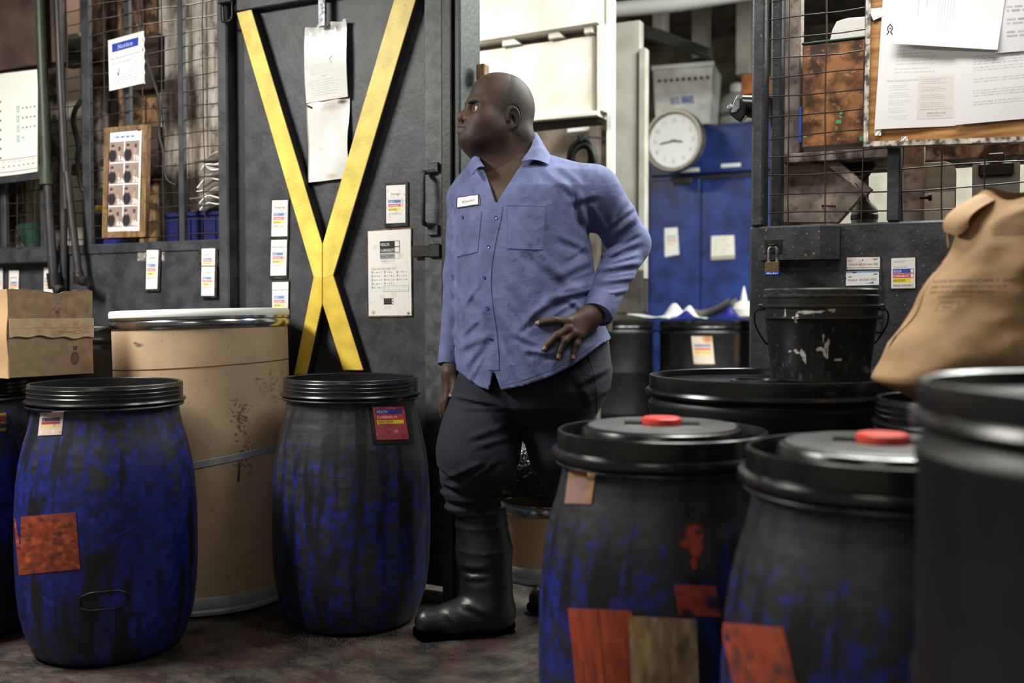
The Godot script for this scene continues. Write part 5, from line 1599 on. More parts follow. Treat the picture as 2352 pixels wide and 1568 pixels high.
# lid with threads and ring; cap adds the raised middle and a red cap
func barrel_parts(o: Node3D, m: Material, hgt: float, cap: bool, lidm: Material) -> void:
	var k := hgt / 0.788
	part(o, "body", Geo.new().lathe(barrel_profile(hgt), 72), m)
	var y := 0.731 * k
	var pr := []
	if cap:
		for q in [[0.2, 0.0], [0.226, 0.0], [0.2295, 0.005], [0.2295, 0.012], [0.2265, 0.018], [0.2165, 0.0215], [0.2155, 0.05], [0.2145, 0.0555], [0.2115, 0.0575], [0.2075, 0.0565], [0.205, 0.052], [0.2035, 0.026], [0.19, 0.0235], [0.17, 0.026], [0.1655, 0.052], [0.161, 0.061], [0.152, 0.0645], [0.0, 0.0645]]: pr.append(Vector2(q[0], y + q[1]))
	else:
		for q in [[0.2, 0.0], [0.2225, 0.0], [0.225, 0.004], [0.2225, 0.0085], [0.2155, 0.0105], [0.2155, 0.019], [0.2172, 0.021], [0.2155, 0.023], [0.2155, 0.031], [0.217, 0.033], [0.2155, 0.035], [0.2155, 0.043], [0.217, 0.045], [0.2155, 0.047], [0.2152, 0.0535], [0.2135, 0.0565], [0.209, 0.057], [0.206, 0.054], [0.2045, 0.02], [0.199, 0.015], [0.15, 0.012], [0.0, 0.012]]: pr.append(Vector2(q[0], y + q[1]))
	part(o, "lid", Geo.new().lathe(pr, 80), lidm)
	if cap:
		part(o, "lid_plate", Geo.new().lathe([Vector2(0.151, y + 0.064), Vector2(0.152, y + 0.066), Vector2(0.147, y + 0.0675), Vector2(0.0, y + 0.068)], 60), M.lid_grey)
		part(o, "cap", Geo.new().lathe([Vector2(0.04, y + 0.0675), Vector2(0.042, y + 0.07), Vector2(0.041, y + 0.0795), Vector2(0.037, y + 0.0825), Vector2(0.0, y + 0.083)], 32), M.red)
		var g := Geo.new()
		for s in [-1, 1]: g.box(V3(s * 0.059 - 0.018, y + 0.0675, -0.014), V3(s * 0.059 + 0.018, y + 0.073, 0.014), 0.003)
		part(o, "cap_wings", g, M.lid)


# a label wrapped on a barrel between pixels, on a barrel whose middle stands at pixel pc and the given depth
func wrapped(pc: float, depth: float, prof: Array, x0: float, y0: float, x1: float, y1: float, skew := 0.0, lift := 0.0015, n := 8) -> Geo:
	var g := Geo.new()
	var rad := func(h: float) -> float:
		for i in range(3, prof.size()):
			if prof[i].y >= h: return lerpf(prof[i - 1].x, prof[i].x, clampf((h - prof[i - 1].y) / maxf(1e-5, prof[i].y - prof[i - 1].y), 0, 1))
		return prof[-3].x
	g.sheet(n, n, func(u, v):
		var x: float = lerpf(x0, x1, u) + skew * (v - 0.5); var y := lerpf(y0, y1, v)
		var r := 0.24; var h := 0.5; var f := 0.0
		for it in 5:
			f = asin(clampf((x - pc) * (depth - r * cos(f)) / F / r, -0.98, 0.98))
			h = 1.0 - (y - 712.0) * (depth - r * cos(f)) / F
			r = rad.call(h)
		return V3(sin(PI + f) * (r + lift), h, cos(PI + f) * (r + lift)), 0.001)
	return g


func stand(px: float, depth: float) -> Transform3D:
	var x := (px - 1176.0) / F * depth
	return yx(V3(x, 0, -depth), PI + atan2(-x, depth))


func drum_parts(o: Node3D, r: float, h: float, m: Material, lidm: Material, bung := false) -> void:
	var pr := []
	for q in [[0, 0.004], [0.9, 0.004], [0.95, 0.0], [1.0, 0.012], [1.0, 0.3], [1.018, 0.315], [1.018, 0.335], [1.0, 0.35], [1.0, 0.6], [1.018, 0.615], [1.018, 0.635], [1.0, 0.65], [1.0, 0.885], [1.012, 0.9], [1.012, 0.915], [0.985, 0.925], [0.97, 0.95], [0.0, 0.95]]: pr.append(Vector2(q[0] * r, q[1] * h))
	part(o, "body", Geo.new().lathe(pr, 64), m)
	pr = []
	for q in [[0.97, -0.052], [1.03, -0.05], [1.04, -0.043], [1.03, -0.036], [1.005, -0.034], [1.005, -0.008], [1.0, -0.001], [0.985, 0.0], [0.965, -0.003], [0.955, -0.012], [0.95, -0.018], [0.9, -0.021], [0.0, -0.019]]: pr.append(Vector2(q[0] * r, h + q[1]))
	part(o, "lid", Geo.new().lathe(pr, 72), lidm)
	if bung:
		var g := Geo.new()
		g.xf = Transform3D(Basis(), V3(-0.05, 0, 0.05))
		var y := h - 0.0195
		g.lathe([Vector2(0.062, y), Vector2(0.062, y + 0.009), Vector2(0.057, y + 0.012), Vector2(0.05, y + 0.011), Vector2(0.046, y + 0.003), Vector2(0.0, y + 0.003)], 36)
		part(o, "bung", g, M.lid)


func fibre_parts(o: Node3D, r: float, h: float, m: Material, lean := false) -> void:
	part(o, "body", Geo.new().lathe([Vector2(r * 0.99, 0.06), Vector2(r * 0.985, 0.1), Vector2(r * 0.985, h * 0.5), Vector2(r * 0.985, h - 0.055)], 72), m)
	part(o, "bottom_chime", Geo.new().lathe([Vector2(0, 0.006), Vector2(r * 0.9, 0.006), Vector2(r * 0.99, 0.0), Vector2(r * 1.01, 0.004), Vector2(r * 1.015, 0.014), Vector2(r * 1.0, 0.022), Vector2(r * 1.003, 0.026), Vector2(r * 1.003, 0.056), Vector2(r * 0.99, 0.062)], 72), M.galv)
	var g := Geo.new()
	g.lathe([Vector2(r * 0.985, h - 0.062), Vector2(r * 1.0, h - 0.06), Vector2(r * 1.012, h - 0.052), Vector2(r * 1.012, h - 0.04), Vector2(r * 1.0, h - 0.034), Vector2(r * 1.008, h - 0.031), Vector2(r * 1.008, h - 0.02), Vector2(r * 0.99, h - 0.018)], 80)
	part(o, "clamp_ring", g, M.chrome)


func drums() -> void:
	var ta := barrel_pic(101, 0.0, -0.03)
	var tb := barrel_pic(202, -0.15, 0.01)
	var tc := barrel_pic(303, -0.13, -0.05)
	var bm := []
	for t in [ta, tb, tc]:
		var m := mat(Color.WHITE, 0.44)
		m.albedo_texture = t
		m.heightmap_enabled = true
		m.heightmap_texture = T.bump
		m.heightmap_scale = 0.05
		bm.append(m)
	var pf := barrel_profile()
	var gr := "blue barrels with black screw lids"
	# front left barrel
	var o := thing("barrel", "scuffed blue barrel at the front left with an orange square and a black screw lid", "barrel", stand(243, 2.95), gr)
	barrel_parts(o, bm[0], 0.788, false, M.lid)
	var p := Pic.new(200, 220, rgb(126, 52, 32))
	var r := RandomNumberGenerator.new()
	r.seed = 5
	for k in 130: p.blot(r.randf() * 200, r.randf() * 220, r.randf_range(6, 18), [rgb(160, 74, 38), rgb(96, 42, 30), rgb(176, 88, 46), rgb(58, 34, 32)][k % 4], 0.6, 0.7)
	for k in 30:
		var x := r.randf() * 200; var y := r.randf() * 200
		p.rect(x, y, r.randf_range(6, 22), r.randf_range(4, 12), rgb(60, 34, 30), 0.5)
	var om := printed(p, 0.5)
	part(o, "orange_label", wrapped(243, 2.95, pf, 52, 1176, 178, 1308, 8), om)
	p = Pic.new(96, 110, rgb(196, 176, 164))
	p.rect(10, 26, 74, 18, rgb(60, 56, 90)).rect(10, 46, 74, 12, rgb(150, 60, 60)).rect(10, 62, 74, 14, rgb(200, 176, 90), 0.7).dirt(3, 26, rgb(120, 70, 50), 0.6).dirt(4, 12, rgb(230, 220, 210), 0.7)
	part(o, "hazard_label", wrapped(243, 2.95, pf, 102, 943, 150, 995, -6), printed(p, 0.4))
	var oval := Geo.new()
	var base := wrapped(243, 2.95, pf, 180, 1366, 284, 1408, 0, 0.0012, 16)
	var ring := []
	for i in 33:
		var a := TAU * i / 32.0
		var u := 0.5 + 0.5 * signf(cos(a)) * pow(absf(cos(a)), 0.6); var v := 0.5 + 0.5 * signf(sin(a)) * pow(absf(sin(a)), 0.6)
		ring.append(base.v[int(round(v * 16)) * 17 + int(round(u * 16))])
	oval.tube(PackedVector3Array(ring), 0.0022, 6, false)
	part(o, "grip_rim", oval, M.black)
	# middle barrel
	o = thing("barrel", "grimy dark blue barrel with a wine red hazard label beside the boot", "barrel", stand(806, 3.22), gr)
	barrel_parts(o, bm[1], 0.785, false, M.lid)
	p = Pic.new(128, 190, rgb(150, 62, 70))
	p.dirt(13, 40, rgb(206, 170, 172), 0.6, 0.1).dirt(14, 24, rgb(90, 26, 34), 0.6, 0.14)
	p.rect(10, 48, 108, 22, rgb(56, 58, 130)).rect(10, 74, 108, 20, rgb(190, 60, 56)).rect(10, 98, 108, 18, rgb(214, 186, 50))
	p.text(14, 66, "HEALTH", 17, rgb(200, 200, 220), "Droid Sans", false, 0.0, true, 0.7)
	p.text(14, 91, "FLAMMABILITY", 16, rgb(230, 200, 200), "Droid Sans", false, 0.0, true, 0.7)
	p.text(14, 113, "REACTIVITY", 16, rgb(90, 70, 20), "Droid Sans", false, 0.0, true, 0.7)
	p.rows(26, 26, 70, 1, 10, 6, rgb(80, 40, 46), 3)
	p.dirt(15, 30, rgb(120, 40, 50), 0.5, 0.06)
	part(o, "label_holder", wrapped(806, 3.22, pf, 850, 908, 944, 1022, 12, 0.002), M.black)
	part(o, "hazard_label", wrapped(806, 3.22, pf, 857, 917, 929, 1012, 14, 0.0036), printed(p, 0.35))
	# far left barrel under the cardboard box
	o = thing("barrel", "blue barrel at the left edge under the cardboard box", "barrel", yx(V3(-1.74, 0, -3.1), 2.6), gr)
	barrel_parts(o, bm[0], 0.795, false, M.lid_worn)
	p = Pic.new(64, 64, rgb(190, 160, 80))
	p.rect(0, 8, 64, 16, rgb(170, 60, 50)).rect(0, 30, 64, 12, rgb(70, 70, 110)).dirt(2, 20, rgb(60, 50, 40), 0.6, 0.2)
	var hl := Geo.new()
	hl.sheet(5, 2, func(u, v):
		var a: float = 0.95 + u * 0.22 - 2.6
		return V3(sin(a) * 0.2225, lerpf(0.69, 0.62, v), cos(a) * 0.2225), 0.001)
	part(o, "hazard_label", hl, printed(p, 0.4))
	# front right pair with red caps
	var gc := "barrels with red capped lids in the right foreground"
	o = thing("barrel", "blurred dark barrel with a red cap, brown tag under its rim, nearest the man", "barrel", stand(1521, 2.05), gc)
	barrel_parts(o, bm[2], 0.752, true, M.lid_worn)
	var pfr := barrel_profile(0.752)
	p = Pic.new(64, 84, rgb(150, 120, 108))
	p.rect(0, 0, 64, 22, rgb(150, 112, 74)).rect(52, 0, 12, 84, rgb(166, 122, 80)).dirt(3, 20, rgb(100, 80, 76), 0.4, 0.2)
	part(o, "brown_tag", wrapped(1521, 2.05, pfr, 1304, 1084, 1366, 1164, -10, 0.0025), printed(p, 0.5))
	p = Pic.new(256, 220, rgb(156, 62, 36))
	for k in 90: p.blot(r.randf() * 256, r.randf() * 220, r.randf_range(8, 30), [rgb(176, 78, 44), rgb(126, 48, 34), rgb(160, 70, 46), rgb(90, 42, 36)][k % 4], 0.5, 0.8, r.randf_range(20, 60))
	p.rect(116, 0, 9, 220, rgb(80, 34, 30), 0.6).rect(34, 120, 8, 100, rgb(70, 34, 32), 0.6)
	part(o, "orange_label", wrapped(1521, 2.05, pfr, 1318, 1412, 1466, 1640, 24, 0.0018), printed(p, 0.5))
	p = Pic.new(200, 220, rgb(150, 126, 92))
	for k in 80: p.blot(r.randf() * 200, r.randf() * 220, r.randf_range(6, 20), [rgb(196, 172, 124), rgb(96, 76, 56), rgb(170, 128, 80), rgb(190, 176, 140)][k % 4], 0.6, 0.8, r.randf_range(10, 50))
	part(o, "torn_paper_label", wrapped(1521, 2.05, pfr, 1452, 1424, 1606, 1640, 10, 0.003), printed(p, 0.7))
	p = Pic.new(128, 150, rgb(38, 34, 36))
	p.blot(66, 40, 34, rgb(176, 66, 36), 1.0, 0.4, 34).blot(36, 64, 22, rgb(170, 62, 34), 1.0, 0.5, 14).blot(70, 76, 28, rgb(176, 68, 38), 1.0, 0.4, 26).blot(60, 112, 14, rgb(170, 64, 36), 1.0, 0.5, 22).blot(78, 34, 14, rgb(60, 40, 40), 0.9, 0.5, 9).blot(90, 90, 13, rgb(40, 36, 40), 0.9, 0.5, 16)
	part(o, "flame_label", wrapped(1521, 2.05, pfr, 1548, 1190, 1644, 1330, 6, 0.0018), printed(p, 0.5))
	p = Pic.new(96, 80, rgb(170, 68, 42))
	p.dirt(4, 20, rgb(110, 46, 36), 0.6, 0.2).blot(84, 44, 26, rgb(40, 38, 60), 0.9, 0.5).blot(20, 76, 18, rgb(40, 38, 50), 0.9, 0.5)
	part(o, "orange_label", wrapped(1521, 2.05, pfr, 1556, 1346, 1650, 1416, 12, 0.0018), printed(p, 0.5))
	o = thing("barrel", "blurred dark barrel with a red cap next to the big black drum, no tag", "barrel", stand(2030, 1.6), gc)
	barrel_parts(o, bm[2], 0.776, true, M.lid_worn)
	p = Pic.new(200, 160, rgb(150, 64, 40))
	for k in 60: p.blot(r.randf() * 200, r.randf() * 160, r.randf_range(8, 26), [rgb(170, 76, 46), rgb(110, 46, 36), rgb(56, 42, 56)][k % 3], 0.5, 0.8)
	part(o, "orange_label", wrapped(2030, 1.6, barrel_profile(0.776), 1686, 1478, 1836, 1690, 50, 0.0018), printed(p, 0.5))
	# barrel under the paper sack
	o = thing("barrel", "dark blue barrel at the right, its lid carrying the paper sack", "barrel", yx(V3(0.98, 0, -2.05), 2.2), gr)
	barrel_parts(o, bm[1], 0.82, false, M.lid_worn)
	# black drums
	var gb := "tall black drums in the store"
	o = thing("drum", "wide black drum carrying the splashed bucket", "drum", yx(V3(0.662, 0, -2.55)), gb)
	drum_parts(o, 0.306, 0.835, M.black, M.lid_worn, true)
	o = thing("drum", "big blurred black drum cut off by the right edge in front of the sack", "drum", yx(V3(0.737, 0, -1.05), 0.5), gb)
	drum_parts(o, 0.285, 0.922, M.black, M.lid_worn)
	o = thing("drum", "dark grey drum half hidden between the cardboard box and the fibre drum", "drum", yx(V3(-1.66, 0, -3.74)), gb)
	drum_parts(o, 0.285, 0.938, M.black, M.lid_worn)
	# fibre drum
	var x := (477.0 - 1176.0) / F * 3.5
	o = thing("fibre_drum", "tall brown fibre drum with a white lid and bright clamp ring", "drum", stand(477, 3.5))
	var kp := Pic.new(1024, 512, rgb(180, 154, 124))
	var kn := noise_img(1024, 512, 0.5, 71, 2).get_data(); var kb := noise_img(1024, 512, 0.012, 72, 4).get_data()
	for i in 1024 * 512:
		var f := 0.93 + 0.07 * kn[i] / 255.0 + 0.1 * (kb[i] / 255.0 - 0.5)
		for c in 3: kp.px[i * 4 + c] = int(minf(255, kp.px[i * 4 + c] * f))
	# stains where the photograph has them: pixel to (u, v)
	var uv := func(px: float, py: float) -> Vector2:
		return Vector2(512 + 1024 / TAU * asin(clampf((px - 477) / 199.0, -0.99, 0.99)), 512 * clampf((py - 765) / (1395.0 - 765), 0, 1))
	for s in [[345, 805, 12, 5], [338, 800, 8, 3]]:
		var q: Vector2 = uv.call(s[0], s[1])
		kp.blot(q.x, q.y, s[2], rgb(60, 56, 62), 0.8, 0.8, s[3])
	r.seed = 17
	for k in 90:
		var q: Vector2 = uv.call(r.randfn(556, 10), r.randfn(978, 22))
		kp.blot(q.x, q.y, r.randf_range(1, 4), rgb(70, 54, 40), 0.7, 0.9)
		q = uv.call(r.randfn(560, 9), r.randfn(1078, 18))
		kp.blot(q.x, q.y, r.randf_range(1, 3.5), rgb(66, 52, 40), 0.6, 0.9)
		q = uv.call(r.randf_range(590, 672), r.randfn(905, 22))
		kp.blot(q.x, q.y, r.randf_range(2, 9), rgb(110, 64, 44), 0.4, 1.0, r.randf_range(1, 4))
		q = uv.call(r.randf_range(290, 660), r.randf_range(780, 1390))
		kp.blot(q.x, q.y, r.randf_range(0.8, 2.0), rgb(80, 60, 44), 0.6, 0.6)
	kp.line(uv.call(549, 1090), uv.call(545, 1130), 2.5, rgb(80, 62, 46), 0.5)
	kp.line(uv.call(470, 1395), uv.call(470, 1395) + Vector2(1, 0), 1, rgb(80, 60, 40), 0.5)
	for k in 3: kp.line(uv.call(664, 740 + k * 12), uv.call(668, 770 + k * 12), 1.2, rgb(196, 70, 50), 0.7)
	var km := printed(kp, 0.72)
	fibre_parts(o, 0.3, 1.0, km)
	# its seam line, strap and slightly tilted lid
	var tilt := func(y: float, k: float): return func(p: Vector3): return p + Vector3(0, -k * p.x, 0)
	part(o, "seam", Geo.new().lathe([Vector2(0.2965, 0.812), Vector2(0.2972, 0.8125), Vector2(0.2972, 0.8145), Vector2(0.2965, 0.815)], 72, 0, TAU, tilt.call(0, 0.03)), mat(rgb(110, 60, 40), 0.8))
	part(o, "strap", Geo.new().lathe([Vector2(0.2965, 0.488), Vector2(0.2985, 0.489), Vector2(0.2985, 0.51), Vector2(0.2965, 0.511)], 72, 0, TAU, tilt.call(0, 0.12)), M.galv)
	part(o, "lid", Geo.new().lathe([Vector2(0.301, 0.974), Vector2(0.3035, 0.98), Vector2(0.3035, 0.994), Vector2(0.299, 1.001), Vector2(0.285, 1.002), Vector2(0.276, 0.997), Vector2(0.0, 0.996)], 80), M.white_plastic)
	o.rotation.z = -0.022
	o.rotation.x = 0.012


func parcels() -> void:
	# cardboard box on the far left barrel
	var a := V3(-1.494, 0.801, -2.95); var b := V3(-1.339, 0.801, -3.18)
	var e := (b - a).normalized(); var nrm := e.cross(Vector3.UP).normalized() * -1.0
	if nrm.z < 0: nrm = -nrm
	var l := a.distance_to(b); var h := 0.262
	var o := thing("cardboard_box", "stained taped cardboard box on the far left barrel", "box", Transform3D(Basis(e, Vector3.UP, e.cross(Vector3.UP)), a))
	var p := Pic.new(512, 480, rgb(160, 133, 104))
	var kn := noise_img(512, 480, 0.5, 81, 2).get_data(); var kb := noise_img(512, 480, 0.012, 82, 4).get_data()
	for i in 512 * 480:
		var f := 0.93 + 0.07 * kn[i] / 255.0 + 0.2 * (kb[i] / 255.0 - 0.5)
		for c in 3: p.px[i * 4 + c] = int(minf(255, p.px[i * 4 + c] * f))
	var r := RandomNumberGenerator.new()
	r.seed = 3
	p.line(Vector2(340, 20), Vector2(344, 180), 1, rgb(120, 92, 70), 0.6)
	for k in 9: p.line(Vector2(r.randfn(300, 30), r.randfn(100, 34)), Vector2(r.randfn(300, 30), r.randfn(110, 34)), r.randf_range(0.8, 2.0), rgb(110, 62, 54), 0.2)
	p.blot(288, 122, 22, rgb(92, 46, 44), 0.8, 0.9, 16).blot(300, 104, 16, rgb(92, 46, 44), 0.7, 1.0, 9).blot(330, 160, 8, rgb(92, 52, 46), 0.6, 1.0, 16).blot(306, 74, 26, rgb(110, 66, 54), 0.4, 1.0, 7).dirt(5, 40, rgb(110, 80, 56), 0.3, 0.06)
	for k in 12: p.line(Vector2(r.randf_range(250, 500), r.randfn(260, 16)), Vector2(r.randf_range(330, 512), r.randfn(262, 16)), 1.2, rgb(130, 84, 54), 0.25)
	p.rect(0, 0, 512, 7, rgb(120, 70, 60), 0.4)
	# stamped emblem, low at the right
	p.rect(378, 318, 34, 8, rgb(60, 50, 42), 0.9).rect(382, 328, 26, 14, rgb(70, 58, 48), 0.85).blot(394, 388, 30, rgb(74, 62, 50), 0.85, 0.15, 42).blot(394, 388, 24, rgb(120, 98, 76), 0.6, 0.3, 35).dirt(11, 6, rgb(60, 50, 44), 0.3, 0.04)
	p.blot(460, 440, 70, rgb(120, 84, 60), 0.5, 1.0)
	var km := printed(p, 0.8)
	var g := Geo.new()
	g.box(V3(0.004, 0.004, -0.5), V3(l - 0.004, h - 0.012, -0.006), 0.004)
	part(o, "body", g, M.kraft)
	g = Geo.new()
	g.sheet(24, 16, func(u, v): return V3(u * l, h * (1 - v) + (0.003 * sin(u * 9.0) + 0.0015 * sin(u * 41.0) - 0.007 * exp(-pow((u - 0.56) / 0.09, 2))) * maxf(0, 1 - v * 6) - 0.002, 0.004 * sin(u * PI) * sin(v * PI) + 0.002 * sin(u * 9.0 + v * 4.0)), 0.004)
	part(o, "front", g, km)
	g = Geo.new()
	g.sheet(10, 12, func(u, v): return V3(0.003 * sin(v * 9.0) - 0.002, h * (1 - v) - 0.004 + 0.004 * sin(u * 14.0) * maxf(0, 1 - v * 5), lerpf(-0.5, 0.0, u)), 0.004)
	part(o, "side", g, M.kraft)
	g = Geo.new()
	g.sheet(30, 4, func(u, v): return V3(u * l * 1.0, h * lerpf(0.665, 0.445, v) + 0.004 * sin(u * 6.0) * v + 0.003 * sin(u * 23.0) * v, 0.0078 + 0.004 * sin(u * PI) * 1.0 + 0.002 * sin(u * 9.0 + 2.0)), 0.001)
	var tp := Pic.new(256, 64, rgb(200, 176, 138))
	tp.dirt(5, 40, rgb(150, 110, 76), 0.35, 0.08).line(Vector2(0, 36), Vector2(256, 28), 1, rgb(160, 130, 96), 0.7)
	for k in 8: tp.line(Vector2(r.randf_range(120, 250), r.randfn(40, 8)), Vector2(r.randf_range(140, 256), r.randfn(42, 8)), 1.0, rgb(150, 96, 62), 0.4)
	part(o, "tape", g, printed(tp, 0.5))
	# splashed bucket on the black drum
	var bx := V3(0.805, 0.8165, -2.6)
	o = thing("bucket", "black bucket splashed with white, standing on the wide black drum", "bucket", yx(bx, PI - 0.27))
	var pr := []
	for q in [[0, 0.0], [0.118, 0.0], [0.122, 0.004], [0.1395, 0.168], [0.141, 0.17], [0.149, 0.171], [0.149, 0.1755], [0.1405, 0.177], [0.1415, 0.2], [0.149, 0.2015], [0.149, 0.206], [0.142, 0.208], [0.1425, 0.226], [0.147, 0.2275], [0.147, 0.2325], [0.143, 0.2345], [0.1435, 0.248], [0.1405, 0.2515], [0.137, 0.25], [0.135, 0.2], [0.116, 0.012], [0, 0.01]]: pr.append(Vector2(q[0], q[1]))
	var wp := Pic.new(1024, 512, rgb(30, 30, 31))
	r.seed = 44
	for k in 700: wp.blot(r.randf() * 1024, r.randf_range(240, 436), r.randf_range(0.8, 3.2), [rgb(150, 148, 136), rgb(96, 94, 78), rgb(70, 70, 66)][k % 3], r.randf_range(0.2, 0.8), 0.8, r.randf_range(1, 6))
	for k in 160: wp.blot(r.randf() * 1024, 436 - absf(r.randfn(0, 50)), r.randf_range(3, 10), [rgb(128, 126, 102), rgb(160, 158, 148), rgb(80, 80, 70)][k % 3], r.randf_range(0.2, 0.6), 1.0, r.randf_range(3, 12))
	for k in [[440, 304, 10, 8], [434, 316, 8, 8], [462, 294, 24, 4], [498, 294, 20, 3], [540, 290, 14, 3], [424, 374, 18, 4], [450, 378, 8, 8], [460, 388, 7, 6], [512, 368, 16, 4], [526, 362, 8, 10], [522, 378, 9, 6], [516, 348, 3, 8], [566, 386, 16, 3], [402, 300, 4, 9]]:
		for e6 in 6: wp.blot(k[0] + r.randfn(0, k[2] * 0.4), k[1] + r.randfn(0, k[3] * 0.4), k[2] * r.randf_range(0.3, 0.7), rgb(232, 230, 224), 0.9, 0.5, k[3] * r.randf_range(0.4, 0.9))
	for k in 90: wp.blot(r.randf() * 1024, r.randf_range(236, 262), r.randf_range(4, 26), rgb(130, 130, 126), 0.4, 1.0, 2.5)
	var bm := printed(wp, 0.42)
	for i in pr.size(): pr[i].y *= 0.95
	part(o, "body", Geo.new().lathe(pr, 64), bm)
	for s in [-1, 1]:
		g = Geo.new()
		g.box(V3(s * 0.15 - 0.008, 0.182, -0.012), V3(s * 0.15 + 0.008, 0.2, 0.012), 0.003)
		part(o, "ear", g, M.black)
	g = Geo.new()
	var hp := []
	for q in [[-0.157, 0.19, 0.0], [-0.168, 0.17, 0.01], [-0.16, 0.13, 0.04], [-0.12, 0.08, 0.11], [0.0, 0.05, 0.162], [0.12, 0.08, 0.11], [0.16, 0.13, 0.04], [0.168, 0.17, 0.01], [0.157, 0.19, 0.0]]: hp.append(V3(q[0], q[1], q[2]))
	g.tube(spline(hp, 6), 0.0026, 6)
	part(o, "bail", g, M.wire)
	# paper sack on the right barrel
	var sx := V3(1.02, 0.797, -2.03)
	o = thing("paper_sack", "brown paper sack of dye powder, torn open at the top, on the right barrel", "sack", yx(sx, 0.06))
	var bp := Pic.new(1600, 900, rgb(176, 136, 90))
	kn = noise_img(800, 450, 0.55, 91, 2).get_data(); kb = noise_img(800, 450, 0.01, 92, 4).get_data()
	for y in 900:
		for x in 1600:
			var i := y * 1600 + x; var j := (y / 2) * 800 + x / 2
			var f := 0.92 + 0.06 * kn[j] / 255.0 + 0.18 * (kb[j] / 255.0 - 0.5)
			bp.px[i * 4] = int(minf(255, 186 * f)); bp.px[i * 4 + 1] = int(minf(255, 151 * f)); bp.px[i * 4 + 2] = int(minf(255, 110 * f))
	var ink := rgb(62, 46, 36)
	var tx := 552.0
	for k in 9: bp.text(tx - 20 + (k % 3) * 3, 108 + k * 12, ["in manufacturing and testing of this product, the", "supplier makes no warranty on this product and", "user assumes all risk of its use and handling, for", "statements made are believed to be correct but no", "guarantee is given of the results to be obtained", "the user must decide if it fits the purpose and", "is not to be taken as license to operate under any", "patent. The goods are not to be resold unless", "considered and pro"][k], 9 if k < 8 else 12, ink, "Droid Sans", false, 0.12, k == 8)
	bp.text(tx + 146, 106, "CAUTION", 17, ink, "Droid Sans", true, 0.1, true)
	bp.text(tx + 12, 386, "WATER METHODS SUPPLY INC.", 16, ink, "Droid Serif", true, 0.0, true, 0.96)
	bp.text(tx + 8, 408, "2801 WEST FULTON STREET", 16, ink, "Droid Serif", true, 0.0, true, 0.96)
	bp.text(tx, 428, "CHICAGO, ILLINOIS 60612", 15, ink, "Droid Serif", true, 0.0, true, 0.96)
	bp.text(tx - 4, 446, "(312) 829-3000", 15, ink, "Droid Serif", true)
	for q in [[-40, 460, 60, 2], [-44, 496, 60, 2], [-42, 460, 2, 37], [18, 460, 2, 37], [-40, 469, 58, 1]]: bp.rect(tx + q[0], q[1], q[2], q[3], ink, 0.75)
	bp.text(tx - 12, 489, "P600", 14, ink, "Droid Serif", true)
	bp.rows(tx - 34, 464, 46, 1, 8, 3, ink, 5, 0.7)
	bp.dirt(8, 16, rgb(120, 88, 56), 0.3, 0.05).blot(tx + 30, 300, 40, rgb(120, 90, 58), 0.5, 1.0, 30)
	var bagm := printed(bp, 0.7)
	var nz := FastNoiseLite.new()
	nz.seed = 12; nz.frequency = 1.6; nz.fractal_octaves = 3
	var nz2 := FastNoiseLite.new()
	nz2.seed = 14; nz2.frequency = 5.0; nz2.fractal_octaves = 2; nz2.fractal_type = FastNoiseLite.FRACTAL_RIDGED
	var prof := func(t: float) -> Array:   # half width, half depth, sharpness, shift at a height share t
		var ks := [[0.0, 0.16, 0.07, 1.5, 0.0], [0.05, 0.205, 0.1, 1.35, 0.0], [0.14, 0.288, 0.125, 1.3, 0.0], [0.25, 0.275, 0.15, 1.5, 0.012], [0.5, 0.238, 0.14, 1.7, 0.04], [0.8, 0.19, 0.125, 1.8, 0.085], [1.0, 0.17, 0.115, 1.7, 0.11]]
		for i in 6:
			if t <= ks[i + 1][0]:
				var w: float = smoothstep(0, 1, (t - ks[i][0]) / (ks[i + 1][0] - ks[i][0])) * 0.5 + 0.5 * (t - ks[i][0]) / (ks[i + 1][0] - ks[i][0])
				var out := []
				for c in range(1, 5): out.append(lerpf(ks[i][c], ks[i + 1][c], w))
				return out
		return ks[-1].slice(1)
	var H := 0.45
	var skin := func(u: float, v: float, inset: float) -> Vector3:
		var t := 1.0 - v
		var q: Array = prof.call(t)
		var an := -PI + TAU * u
		var s := sin(an); var c := cos(an)
		var x: float = signf(s) * pow(absf(s), 2.0 / (q[2] + 0.6)) * (q[0] - inset)
		var z: float = signf(c) * pow(absf(c), 1.0) * (q[1] - inset)
		var top := (0.012 * sin(an * 2.0 + 1.0) - 0.03 * maxf(0.0, c) + 0.006 * sin(an * 7.0)) * smoothstep(0.8, 1.0, t)
		var k := (nz.get_noise_3d(x * 2, t, z * 2) * 0.022 + (nz2.get_noise_3d(x, t * 0.5, z) - 0.2) * 0.009) * smoothstep(0.0, 0.15, t)
		return V3(x * (1 + k) + q[3], t * H + top, z + k * signf(c))
	g = Geo.new()
	g.sheet(96, 56, func(u, v): return skin.call(u, v, 0.0))
	part(o, "outer_paper", g, bagm)
	g = Geo.new()
	g.sheet(64, 10, func(u, v): return skin.call(1.0 - u, v * 0.35, 0.006 + 0.03 * v))
	part(o, "inner_paper", g, M.jute)
	g = Geo.new()
	g.sheet(30, 2, func(u, v): return V3(lerpf(-0.16, 0.16, u), 0.002 + 0.001 * v, lerpf(-0.05, 0.05, v)) + V3(0.02, 0, 0))
	part(o, "base", g, M.kraft)
	# the outer ply folded back at the left and along the back
	g = Geo.new()
